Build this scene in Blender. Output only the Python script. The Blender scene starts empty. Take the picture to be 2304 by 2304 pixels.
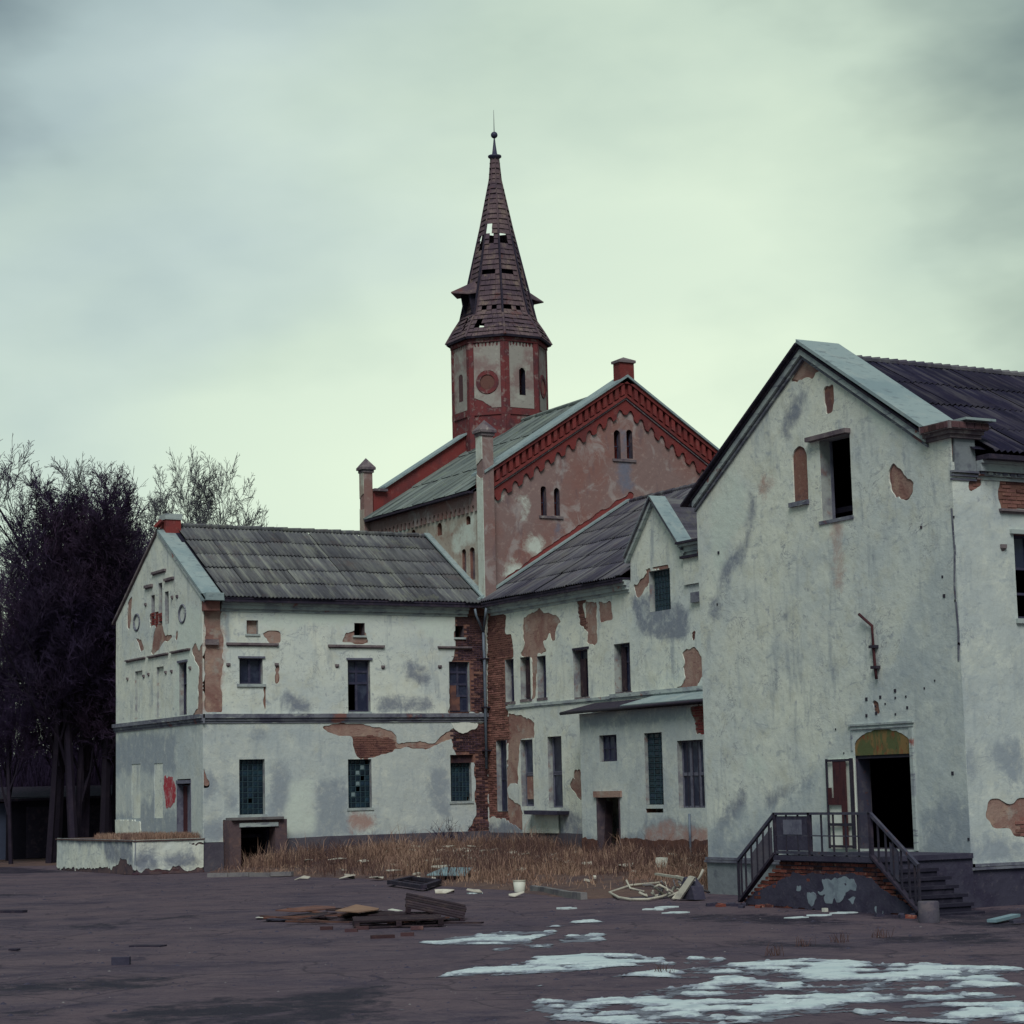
import bpy, math, random
import numpy as np
from mathutils import Matrix, Vector, noise as mnoise

# ------------------------------------------------------------------ camera, sky, sun, exposure
SC = bpy.context.scene
COL = SC.collection
cam_d = bpy.data.cameras.new("camera")
cam = bpy.data.objects.new("camera", cam_d)
COL.objects.link(cam)
SC.camera = cam
cam_d.sensor_width = 36.0
cam_d.lens = 4786.8 / 2304.0 * 36.0
cam_d.clip_end = 6000.0
PITCH, ROLL, YAW = 0.130540616, -0.0231298, 0.512148648
az = math.pi / 2 - YAW
Fv = Vector((math.cos(az) * math.cos(PITCH), math.sin(az) * math.cos(PITCH), math.sin(PITCH)))
R0 = Vector((math.sin(az), -math.cos(az), 0))
U0 = R0.cross(Fv)
Rv = R0 * math.cos(ROLL) + U0 * math.sin(ROLL)
Uv = -R0 * math.sin(ROLL) + U0 * math.cos(ROLL)
cam.matrix_world = Matrix(((Rv.x, Uv.x, -Fv.x, 0), (Rv.y, Uv.y, -Fv.y, 0), (Rv.z, Uv.z, -Fv.z, 2.5), (0, 0, 0, 1)))

SC.render.engine = 'CYCLES'
SC.view_settings.view_transform = 'Standard'
SC.view_settings.look = 'None'
SC.view_settings.gamma = 1.0
SC.view_settings.exposure = 0.3
try:
    SC.view_settings.use_curve_mapping = False
except Exception:
    pass
SC.cycles.max_bounces = 5
SC.cycles.diffuse_bounces = 3
SC.cycles.glossy_bounces = 2
SC.cycles.transmission_bounces = 2

SUN_EL, SUN_AZ = math.radians(48), math.radians(238)      # high, behind the viewer and to the left
world = bpy.data.worlds.new("World")
SC.world = world
world.use_nodes = True
wn, wl = world.node_tree.nodes, world.node_tree.links
wn.clear()
sky = wn.new('ShaderNodeTexSky'); sky.sky_type = 'NISHITA'; sky.sun_disc = False
sky.sun_elevation = SUN_EL; sky.sun_rotation = math.radians(90) - SUN_AZ
bg1 = wn.new('ShaderNodeBackground'); wl.new(sky.outputs[0], bg1.inputs[0]); bg1.inputs[1].default_value = 0.06
tc = wn.new('ShaderNodeTexCoord')
mp = wn.new('ShaderNodeMapping'); mp.inputs['Scale'].default_value = (1.0, 1.0, 2.1)
mp.inputs['Rotation'].default_value = (0.25, 0.3, 0.2); mp.inputs['Location'].default_value = (3.0, 0.0, 0.0)
wl.new(tc.outputs['Generated'], mp.inputs[0])
n1 = wn.new('ShaderNodeTexNoise'); n1.inputs['Scale'].default_value = 2.3; n1.inputs['Detail'].default_value = 6; n1.inputs['Roughness'].default_value = 0.4
n1.inputs['Distortion'].default_value = 0.2
wl.new(mp.outputs[0], n1.inputs['Vector'])
cr = wn.new('ShaderNodeValToRGB')
cr.color_ramp.elements[0].position = 0.34; cr.color_ramp.elements[0].color = (0.46, 0.56, 0.54, 1)
cr.color_ramp.elements[1].position = 0.60; cr.color_ramp.elements[1].color = (0.675, 0.785, 0.61, 1)
e = cr.color_ramp.elements.new(0.47); e.color = (0.59, 0.70, 0.57, 1)
wl.new(n1.outputs['Fac'], cr.inputs[0])
# sky colour holds a painted lens falloff: bright around the view centre, darker outward
geo = wn.new('ShaderNodeVectorMath'); geo.operation = 'NORMALIZE'; wl.new(tc.outputs['Generated'], geo.inputs[0])
n2 = wn.new('ShaderNodeTexNoise'); n2.inputs['Scale'].default_value = 5.0; n2.inputs['Detail'].default_value = 5; n2.inputs['Roughness'].default_value = 0.5
wl.new(mp.outputs[0], n2.inputs['Vector'])
dt = wn.new('ShaderNodeVectorMath'); dt.operation = 'DOT_PRODUCT'; wl.new(geo.outputs[0], dt.inputs[0])
dt.inputs[1].default_value = (0.452, 0.878, 0.155)
ad = wn.new('ShaderNodeMath'); ad.operation = 'MULTIPLY_ADD'; wl.new(n2.outputs['Fac'], ad.inputs[0]); ad.inputs[1].default_value = 0.085; wl.new(dt.outputs['Value'], ad.inputs[2])
cr2 = wn.new('ShaderNodeValToRGB')
cr2.color_ramp.elements[0].position = 0.0; cr2.color_ramp.elements[0].color = (0.27, 0.31, 0.37, 1)
cr2.color_ramp.elements[1].position = 0.90; cr2.color_ramp.elements[1].color = (1.0, 1.0, 1.0, 1)
e = cr2.color_ramp.elements.new(0.5); e.color = (0.78, 0.81, 0.84, 1)
mr = wn.new('ShaderNodeMapRange'); mr.inputs[1].default_value = 0.980; mr.inputs[2].default_value = 1.042; wl.new(ad.outputs[0], mr.inputs[0])
wl.new(mr.outputs[0], cr2.inputs[0])
mu = wn.new('ShaderNodeMixRGB'); mu.blend_type = 'MULTIPLY'; mu.inputs[0].default_value = 1.0
wl.new(cr.outputs[0], mu.inputs[1]); wl.new(cr2.outputs[0], mu.inputs[2])
bg2 = wn.new('ShaderNodeBackground'); wl.new(mu.outputs[0], bg2.inputs[0]); bg2.inputs[1].default_value = 1.0
mxs = wn.new('ShaderNodeMixShader'); mxs.inputs[0].default_value = 0.93
wl.new(bg1.outputs[0], mxs.inputs[1]); wl.new(bg2.outputs[0], mxs.inputs[2])
wo = wn.new('ShaderNodeOutputWorld'); wl.new(mxs.outputs[0], wo.inputs[0])

sun_d = bpy.data.lights.new("sun", 'SUN'); sun_d.energy = 1.5; sun_d.angle = math.radians(28); sun_d.color = (1.0, 0.975, 0.94)
sun = bpy.data.objects.new("sun", sun_d); COL.objects.link(sun)
sdir = Vector((math.cos(SUN_AZ) * math.cos(SUN_EL), math.sin(SUN_AZ) * math.cos(SUN_EL), math.sin(SUN_EL)))
sun.rotation_euler = sdir.to_track_quat('Z', 'Y').to_euler()
sun.location = (0, 0, 60)

rng = random.Random(11)
nrg = np.random.RandomState(5)

# ------------------------------------------------------------------ materials
def new_mat(name):
    m = bpy.data.materials.new(name); m.use_nodes = True
    nt = m.node_tree; nt.nodes.clear()
    out = nt.nodes.new('ShaderNodeOutputMaterial'); b = nt.nodes.new('ShaderNodeBsdfPrincipled')
    nt.links.new(b.outputs[0], out.inputs[0])
    return m, nt, b

def _pos(nt, scale=(1, 1, 1)):
    g = nt.nodes.new('ShaderNodeNewGeometry'); mp = nt.nodes.new('ShaderNodeMapping'); mp.inputs['Scale'].default_value = scale
    nt.links.new(g.outputs['Position'], mp.inputs[0]); return mp.outputs[0]

def _noise(nt, vec, scale, detail=4, rough=0.6, dist=0.0):
    n = nt.nodes.new('ShaderNodeTexNoise'); n.inputs['Scale'].default_value = scale; n.inputs['Detail'].default_value = detail
    n.inputs['Roughness'].default_value = rough; n.inputs['Distortion'].default_value = dist
    nt.links.new(vec, n.inputs['Vector']); return n.outputs['Fac']

def _range(nt, v, a, b, lo=0.0, hi=1.0):
    r = nt.nodes.new('ShaderNodeMapRange'); r.inputs[1].default_value = a; r.inputs[2].default_value = b
    r.inputs[3].default_value = lo; r.inputs[4].default_value = hi; nt.links.new(v, r.inputs[0]); return r.outputs[0]

def _mix(nt, fac, c1, c2, mode='MIX'):
    m = nt.nodes.new('ShaderNodeMixRGB'); m.blend_type = mode
    for i, c in ((0, fac), (1, c1), (2, c2)):
        if isinstance(c, (int, float)): m.inputs[i].default_value = c
        elif isinstance(c, tuple): m.inputs[i].default_value = (*c[:3], 1)
        else: nt.links.new(c, m.inputs[i])
    return m.outputs[0]

def _math(nt, op, a, b=None):
    m = nt.nodes.new('ShaderNodeMath'); m.operation = op
    for i, c in ((0, a), (1, b)):
        if c is None: continue
        if isinstance(c, (int, float)): m.inputs[i].default_value = c
        else: nt.links.new(c, m.inputs[i])
    return m.outputs[0]

def _bump(nt, b, h, strength=0.4, dist=0.02):
    bp = nt.nodes.new('ShaderNodeBump'); bp.inputs['Strength'].default_value = strength; bp.inputs['Distance'].default_value = dist
    nt.links.new(h, bp.inputs['Height']); nt.links.new(bp.outputs[0], b.inputs['Normal'])

def worn(name, base, layers, rough=0.9, bump=0.35, objvar=0.0, bscale=9.0, metal=0.0, spec=0.3, attrs=(), flakes=False):
    """base colour overlaid by noise layers (scale-vector, scale, lo, hi, colour, amount[, distortion]) and traced attributes for wear and painted shade"""
    m, nt, b = new_mat(name)
    col = base
    for L in layers:
        sv, s, lo, hi, c, am = L[:6]
        f = _noise(nt, _pos(nt, sv), s, 5, 0.62, L[6] if len(L) > 6 else 0.0)
        f = _range(nt, f, lo, hi, 0.0, am)
        col = _mix(nt, f, col, c)
    if flakes:      # curling edges and hairline cracks of old limewash
        for sc, wd, lo_, am_, dist_ in ((0.9, 0.008, 0.54, 0.6, 1.2), (0.45, 0.004, 0.50, 0.5, 2.0)):
            ln_ = _math(nt, 'ABSOLUTE', _math(nt, 'SUBTRACT', _noise(nt, _pos(nt, (1, 1, 1.25)), sc, 8, 0.62, dist_), 0.5))
            ln_ = _math(nt, 'MULTIPLY', _range(nt, ln_, wd * .35, wd, 1.0, 0.0), _range(nt, _noise(nt, _pos(nt), 0.55 + sc * .3, 3, 0.5), lo_, lo_ + .08, 0.0, am_))
            col = _mix(nt, ln_, col, (0.16, 0.17, 0.23))
    for an, c, am in attrs:
        a = nt.nodes.new('ShaderNodeAttribute'); a.attribute_name = an
        nz = _noise(nt, _pos(nt), 2.2, 8, 0.78, 0.4)
        f = _math(nt, 'ADD', a.outputs['Fac'], _range(nt, nz, 0.25, 0.75, -0.75, 0.75))
        f = _range(nt, f, 0.25, 1.05, 0.0, am)
        f = _math(nt, 'MULTIPLY', f, _range(nt, a.outputs['Fac'], 0.02, 0.2, 0, 1))
        col = _mix(nt, f, col, c)
    if objvar > 0:
        oi = nt.nodes.new('ShaderNodeObjectInfo')
        v = _range(nt, oi.outputs['Random'], 0, 1, 1 - objvar, 1 + objvar)
        hs = nt.nodes.new('ShaderNodeHueSaturation'); nt.links.new(v, hs.inputs['Value'])
        if isinstance(col, tuple): hs.inputs['Color'].default_value = (*col[:3], 1)
        else: nt.links.new(col, hs.inputs['Color'])
        col = hs.outputs[0]
    if isinstance(col, tuple): b.inputs['Base Color'].default_value = (*col[:3], 1)
    else: nt.links.new(col, b.inputs['Base Color'])
    b.inputs['Roughness'].default_value = rough; b.inputs['Metallic'].default_value = metal
    b.inputs['Specular IOR Level'].default_value = spec
    if bump > 0:
        _bump(nt, b, _noise(nt, _pos(nt), bscale, 6, 0.65), bump, 0.03)
    return m

ONE = (1, 1, 1)
PLA = (0.80, 0.84, 0.73)
M = {}
plaster_layers = [(ONE, 0.22, 0.40, 0.62, (0.60, 0.67, 0.67), 0.6), (ONE, 0.75, 0.44, 0.66, (0.50, 0.57, 0.60), 0.55, 0.6), (ONE, 0.45, 0.52, 0.66, (0.82, 0.84, 0.71), 0.6, 0.4),
                  (ONE, 1.7, 0.50, 0.68, (0.60, 0.61, 0.50), 0.55), ((1, 1, 0.18), 3.0, 0.55, 0.72, (0.30, 0.35, 0.40), 0.6), ((1, 1, 1.6), 2.4, 0.56, 0.70, (0.33, 0.38, 0.43), 0.6, 1.2),
                  (ONE, 5.5, 0.61, 0.72, (0.24, 0.26, 0.34), 0.5), (ONE, 13, 0.63, 0.74, (0.24, 0.26, 0.33), 0.3), (ONE, 40, 0.55, 0.75, (0.40, 0.44, 0.47), 0.3)]
WEAR_AND_SHADE = (('grey', (0.165, 0.19, 0.265), 0.80), ('cool', (0.40, 0.47, 0.51), 0.55), ('pale', (0.70, 0.79, 0.71), 0.8), ('tanw', (0.42, 0.24, 0.20), 0.8), ('red', (0.48, 0.05, 0.06), 0.9))  # 'cool': bluish wall tone; on the right house, painted lens-corner falloff
M['plaster'] = worn('white_limewash_plaster', PLA, plaster_layers, attrs=WEAR_AND_SHADE, flakes=True, bump=0.5, bscale=7)
M['plaster_hall'] = worn('pink_grey_plaster', (0.275, 0.185, 0.175), [(ONE, 0.35, 0.45, 0.6, (0.28, 0.135, 0.115), 0.75), (ONE, 1.1, 0.52, 0.64, (0.42, 0.37, 0.36), 0.75, 0.8), ((1, 1, 0.3), 2.2, 0.56, 0.7, (0.15, 0.11, 0.13), 0.6), (ONE, 6, 0.58, 0.7, (0.45, 0.33, 0.29), 0.5)], attrs=WEAR_AND_SHADE, bump=0.5, bscale=7)
M['brick_tower'] = worn('dull_tower_brick', (0.185, 0.045, 0.048), [(ONE, 1.6, 0.46, 0.6, (0.10, 0.04, 0.05), 0.85), (ONE, 3.2, 0.55, 0.66, (0.33, 0.24, 0.22), 0.75), (ONE, 14, 0.58, 0.68, (0.07, 0.03, 0.04), 0.6)], bump=0.5, bscale=22)
M['plaster_tower'] = worn('grey_tower_plaster', (0.36, 0.34, 0.31), [(ONE, 0.8, 0.45, 0.58, (0.26, 0.17, 0.165), 0.85), (ONE, 2.0, 0.54, 0.66, (0.44, 0.44, 0.39), 0.8), (ONE, 5, 0.6, 0.7, (0.12, 0.10, 0.12), 0.5)], bump=0.5, bscale=7)
M['plaster_side'] = worn('cream_hall_plaster', (0.42, 0.36, 0.30), [(ONE, 0.9, 0.5, 0.62, (0.56, 0.58, 0.50), 0.9), (ONE, 2.0, 0.54, 0.66, (0.30, 0.15, 0.12), 0.6), (ONE, 6, 0.6, 0.7, (0.18, 0.14, 0.15), 0.5)], attrs=WEAR_AND_SHADE, bump=0.5, bscale=7)
M['tan'] = worn('bare_tan_undercoat', (0.37, 0.25, 0.21), [(ONE, 0.9, 0.44, 0.60, (0.25, 0.125, 0.108), 0.8, 0.5), (ONE, 2.1, 0.56, 0.66, (0.40, 0.36, 0.32), 0.7), (ONE, 3.5, 0.54, 0.66, (0.47, 0.33, 0.25), 0.6), ((0.6, 0.6, 4), 4.5, 0.60, 0.68, (0.15, 0.06, 0.06), 0.6), (ONE, 14, 0.60, 0.70, (0.13, 0.08, 0.08), 0.5)], bump=0.6, bscale=12)
M['cellar'] = worn('purple_brown_render', (0.125, 0.085, 0.092), [(ONE, 2.0, 0.45, 0.6, (0.075, 0.055, 0.075), 0.85), (ONE, 5, 0.55, 0.66, (0.20, 0.12, 0.105), 0.7)], bump=0.6)
M['redpaint'] = worn('smeared_red_paint', (0.42, 0.05, 0.07), [(ONE, 2.2, 0.45, 0.6, (0.48, 0.26, 0.27), 0.8), (ONE, 9, 0.55, 0.68, (0.5, 0.5, 0.48), 0.6)], bump=0.2)
M['reveal'] = worn('dirty_white_reveal', (0.42, 0.46, 0.44), [(ONE, 2.0, 0.42, 0.6, (0.20, 0.20, 0.24), 0.85), (ONE, 5, 0.55, 0.68, (0.28, 0.17, 0.15), 0.7)], bump=0.4)
M['reveal_dark'] = worn('dark_brown_reveal', (0.13, 0.10, 0.115), [(ONE, 2.0, 0.42, 0.6, (0.06, 0.05, 0.075), 0.85), (ONE, 5, 0.55, 0.68, (0.22, 0.16, 0.15), 0.6)], bump=0.4)  # darker, browner version of the reveal colour
M['core'] = worn('old_wall_core', (0.24, 0.12, 0.095), [(ONE, 2, 0.5, 0.62, (0.14, 0.075, 0.08), 0.8), (ONE, 7, 0.55, 0.68, (0.34, 0.22, 0.17), 0.6)], bump=0.6)
M['mortar'] = worn('crumbling_mortar', (0.17, 0.115, 0.11), [(ONE, 6, 0.45, 0.65, (0.08, 0.05, 0.065), 0.7)], bump=0.5)
M['brick'] = worn('old_red_brick', (0.265, 0.125, 0.105), [(ONE, 1.5, 0.5, 0.62, (0.13, 0.055, 0.06), 0.7), (ONE, 4, 0.56, 0.68, (0.34, 0.19, 0.14), 0.6)], bump=0.5, bscale=25, objvar=0.4)
M['brick_dark'] = worn('sooty_dark_brick', (0.090, 0.046, 0.052), [(ONE, 1.1, 0.5, 0.6, (0.05, 0.03, 0.05), 0.75), (ONE, 3, 0.58, 0.68, (0.24, 0.13, 0.11), 0.7)], bump=0.5, bscale=25, objvar=0.5)
M['brick_hall'] = worn('orange_red_brick', (0.225, 0.044, 0.042), [(ONE, 1.3, 0.48, 0.62, (0.15, 0.042, 0.045), 0.8), (ONE, 5, 0.55, 0.68, (0.27, 0.095, 0.085), 0.6), (ONE, 16, 0.58, 0.68, (0.11, 0.035, 0.04), 0.6)], bump=0.5, bscale=22, objvar=0.15)
M['brick_porch'] = worn('bright_red_porch_brick', (0.20, 0.060, 0.045), [(ONE, 2.2, 0.46, 0.62, (0.075, 0.038, 0.045), 0.9), (ONE, 9, 0.58, 0.68, (0.42, 0.32, 0.24), 0.55)], bump=0.5, bscale=22, objvar=0.5)
M['plinth'] = worn('grey_cement_plinth', (0.105, 0.098, 0.125), [(ONE, 0.9, 0.48, 0.62, (0.065, 0.055, 0.085), 0.7), (ONE, 3.5, 0.55, 0.68, (0.17, 0.14, 0.15), 0.6), (ONE, 12, 0.6, 0.7, (0.04, 0.035, 0.06), 0.5)], attrs=WEAR_AND_SHADE, bump=0.5)
M['plinth_pale'] = worn('pale_grey_cement_plinth', (0.24, 0.27, 0.29), [(ONE, 0.9, 0.48, 0.62, (0.17, 0.19, 0.22), 0.7), (ONE, 3.5, 0.55, 0.68, (0.10, 0.11, 0.15), 0.6)], bump=0.5)
M['moulding'] = worn('weathered_pale_moulding', (0.42, 0.48, 0.47), [(ONE, 1.5, 0.48, 0.6, (0.27, 0.30, 0.34), 0.8), ((0.5, 0.5, 3), 4, 0.56, 0.66, (0.12, 0.12, 0.18), 0.7), (ONE, 1.0, 0.64, 0.68, (0.30, 0.09, 0.07), 0.9)], bump=0.4)
M['mould_grey'] = worn('dirty_grey_moulding', (0.19, 0.20, 0.24), [(ONE, 1.6, 0.46, 0.6, (0.085, 0.085, 0.13), 0.85), ((0.5, 0.5, 3), 4, 0.58, 0.66, (0.42, 0.46, 0.44), 0.7), (ONE, 0.8, 0.63, 0.68, (0.26, 0.11, 0.09), 0.8)], bump=0.4)
M['hood'] = worn('dark_hood_mould', (0.20, 0.165, 0.175), [(ONE, 2.5, 0.45, 0.6, (0.10, 0.075, 0.10), 0.85), (ONE, 6, 0.58, 0.68, (0.45, 0.42, 0.38), 0.6)], bump=0.4)  # darker and browner than the pale mouldings
M['flash'] = worn('pale_blue_sheet_metal', (0.31, 0.39, 0.40), [(ONE, 0.7, 0.45, 0.62, (0.22, 0.30, 0.33), 0.8), (ONE, 2.4, 0.52, 0.66, (0.38, 0.44, 0.43), 0.6), ((1, 1, 4), 3, 0.56, 0.68, (0.13, 0.16, 0.19), 0.65)], rough=0.55, bump=0.1, spec=0.4)
M['dark_wood'] = worn('black_weathered_wood', (0.030, 0.025, 0.045), [(ONE, 5, 0.5, 0.65, (0.075, 0.055, 0.075), 0.7), ((1, 1, 9), 7, 0.55, 0.68, (0.015, 0.012, 0.03), 0.6)], bump=0.4, bscale=20)
M['grey_wood'] = worn('grey_window_wood', (0.16, 0.165, 0.22), [(ONE, 3, 0.48, 0.62, (0.09, 0.09, 0.14), 0.8), (ONE, 9, 0.58, 0.68, (0.26, 0.27, 0.30), 0.5)], bump=0.3)
M['dark_frame'] = worn('dark_window_frame', (0.045, 0.045, 0.085), [(ONE, 4, 0.5, 0.65, (0.09, 0.09, 0.13), 0.7)], bump=0.2)
M['pallet'] = worn('dark_rotten_pallet_wood', (0.034, 0.021, 0.030), [((1, 1, 1), 5, 0.5, 0.65, (0.085, 0.055, 0.055), 0.7)], bump=0.4, bscale=20, objvar=0.35)
M['ply'] = worn('tan_plywood', (0.30, 0.185, 0.13), [(ONE, 2.5, 0.48, 0.62, (0.20, 0.11, 0.08), 0.75), (ONE, 9, 0.6, 0.7, (0.40, 0.30, 0.22), 0.5)], bump=0.2)
M['ply_red'] = worn('red_brown_rotten_board', (0.155, 0.075, 0.06), [(ONE, 3, 0.48, 0.62, (0.07, 0.04, 0.045), 0.8)], bump=0.3, objvar=0.3)
M['brown_board'] = worn('red_brown_door_board', (0.075, 0.025, 0.03), [((1, 1, 0.3), 8, 0.5, 0.65, (0.035, 0.015, 0.025), 0.8)], bump=0.3)
M['pane'] = worn('dirty_window_glass', (0.018, 0.022, 0.055), [(ONE, 2.0, 0.48, 0.64, (0.060, 0.075, 0.12), 0.8)], rough=0.35, bump=0.05, spec=0.5, objvar=0.3)
M['gblock'] = worn('dark_green_glass_block', (0.012, 0.028, 0.050), [(ONE, 2.5, 0.5, 0.65, (0.018, 0.055, 0.072), 0.7)], rough=0.3, bump=0.1, spec=0.5, objvar=0.45)
M['gblock_l'] = worn('pale_broken_glass_block', (0.22, 0.30, 0.32), [], rough=0.3, bump=0.1)
M['joint'] = worn('grey_block_joint', (0.040, 0.075, 0.095), [], bump=0.2)
M['inner'] = worn('shade_dark_interior', (0.016, 0.015, 0.034), [(ONE, 2, 0.5, 0.6, (0.014, 0.012, 0.022), 0.8)], bump=0.2)  # near-black navy puts the shade of unlit rooms into the colour
M['black_metal'] = worn('black_rusty_metal', (0.030, 0.027, 0.045), [(ONE, 6, 0.5, 0.65, (0.055, 0.04, 0.055), 0.8)], rough=0.6, bump=0.2)
M['rail'] = worn('blue_grey_rusty_rail', (0.055, 0.055, 0.088), [(ONE, 5, 0.5, 0.65, (0.10, 0.095, 0.12), 0.8), (ONE, 9, 0.6, 0.68, (0.12, 0.05, 0.04), 0.6)], rough=0.7, bump=0.2)
M['pipe'] = worn('grey_blue_zinc_pipe', (0.15, 0.19, 0.24), [(ONE, 3, 0.5, 0.65, (0.08, 0.10, 0.15), 0.8)], rough=0.5, bump=0.1)
M['step_dark'] = worn('near_black_step', (0.020, 0.018, 0.036), [(ONE, 4, 0.5, 0.65, (0.045, 0.04, 0.065), 0.7)], bump=0.5)  # near-black version of the steps for the right-hand flight
M['slush'] = worn('grey_wet_slush', (0.17, 0.185, 0.24), [(ONE, 3, 0.45, 0.62, (0.075, 0.07, 0.11), 0.85)], rough=0.45, bump=0.5)
M['hoseplastic'] = worn('cream_plastic_hose', (0.52, 0.50, 0.42), [(ONE, 5, 0.5, 0.65, (0.33, 0.31, 0.28), 0.8)], rough=0.6, bump=0.1)
M['white_plastic'] = worn('white_plastic', (0.68, 0.70, 0.62), [(ONE, 5, 0.5, 0.65, (0.5, 0.48, 0.40), 0.6)], rough=0.5, bump=0.05)
M['paper'] = worn('pale_litter', (0.55, 0.52, 0.45), [(ONE, 6, 0.5, 0.65, (0.38, 0.33, 0.28), 0.8)], bump=0.1, objvar=0.25)
M['bluesheet'] = worn('pale_blue_board', (0.20, 0.31, 0.36), [(ONE, 2, 0.5, 0.65, (0.27, 0.36, 0.38), 0.8)], rough=0.5, bump=0.1)
M['whitewash'] = worn('bright_whitewash', (0.78, 0.82, 0.74), [(ONE, 4, 0.5, 0.66, (0.6, 0.65, 0.6), 0.6)], bump=0.3)
M['concrete'] = worn('grey_old_concrete', (0.21, 0.20, 0.205), [(ONE, 2.5, 0.48, 0.62, (0.11, 0.105, 0.13), 0.8), (ONE, 9, 0.58, 0.68, (0.24, 0.235, 0.23), 0.6)], bump=0.5, objvar=0.15)
M['concrete_dark'] = worn('dark_wet_concrete', (0.055, 0.052, 0.085), [(ONE, 2.0, 0.48, 0.62, (0.035, 0.03, 0.06), 0.8), (ONE, 9, 0.58, 0.68, (0.10, 0.09, 0.12), 0.6)], bump=0.6)
M['bluepaint'] = worn('flaking_blue_grey_paint', (0.25, 0.31, 0.36), [(ONE, 3, 0.5, 0.62, (0.15, 0.18, 0.23), 0.8)], bump=0.4)
M['transom'] = worn('mossy_rusted_transom', (0.24, 0.155, 0.065), [((1, 1, 0.45), 3.2, 0.47, 0.56, (0.095, 0.125, 0.055), 0.9, 0.6), ((1, 1, 0.4), 6, 0.56, 0.64, (0.24, 0.07, 0.035), 0.8), (ONE, 11, 0.6, 0.7, (0.06, 0.05, 0.03), 0.7)], bump=0.3)
M['snow'] = worn('thin_old_snow', (0.62, 0.72, 0.74), [(ONE, 2.6, 0.54, 0.64, (0.40, 0.47, 0.53), 0.8), (ONE, 1.3, 0.50, 0.66, (0.50, 0.62, 0.66), 0.7), (ONE, 7, 0.60, 0.70, (0.30, 0.33, 0.40), 0.7)], attrs=(('thin', (0.24, 0.26, 0.33), 0.9),), rough=0.7, bump=0.5, bscale=6)
M['grass'] = worn('dry_brown_grass', (0.29, 0.18, 0.135), [(ONE, 0.35, 0.45, 0.60, (0.18, 0.105, 0.095), 0.85), (ONE, 1.1, 0.50, 0.64, (0.46, 0.32, 0.235), 0.85)], bump=0.0)
M['grass_tuft'] = worn('dark_dry_stalks', (0.10, 0.055, 0.05), [(ONE, 2, 0.5, 0.65, (0.06, 0.035, 0.045), 0.7)], bump=0.0)
M['soil'] = worn('dry_earth_bank', (0.125, 0.078, 0.068), [(ONE, 0.7, 0.45, 0.62, (0.075, 0.05, 0.058), 0.8), (ONE, 4, 0.55, 0.68, (0.20, 0.13, 0.10), 0.6)], bump=0.8, bscale=5)
M['bark'] = worn('dark_winter_bark', (0.020, 0.015, 0.030), [(ONE, 2, 0.5, 0.65, (0.035, 0.026, 0.042), 0.8)], bump=0.3, objvar=0.3)
M['twig'] = worn('dark_purple_twigs', (0.036, 0.024, 0.062), [(ONE, 0.25, 0.45, 0.62, (0.056, 0.032, 0.066), 0.8)], bump=0.0, objvar=0.3)
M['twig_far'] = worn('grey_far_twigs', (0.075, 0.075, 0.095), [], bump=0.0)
M['shed_dark'] = worn('dark_shed_boards', (0.010, 0.009, 0.020), [(ONE, 2, 0.5, 0.65, (0.018, 0.016, 0.03), 0.7)], bump=0.3)
M['shed_pale'] = worn('faded_blue_shed_wall', (0.11, 0.135, 0.22), [(ONE, 1.0, 0.48, 0.62, (0.07, 0.085, 0.15), 0.8)], bump=0.3)

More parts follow.
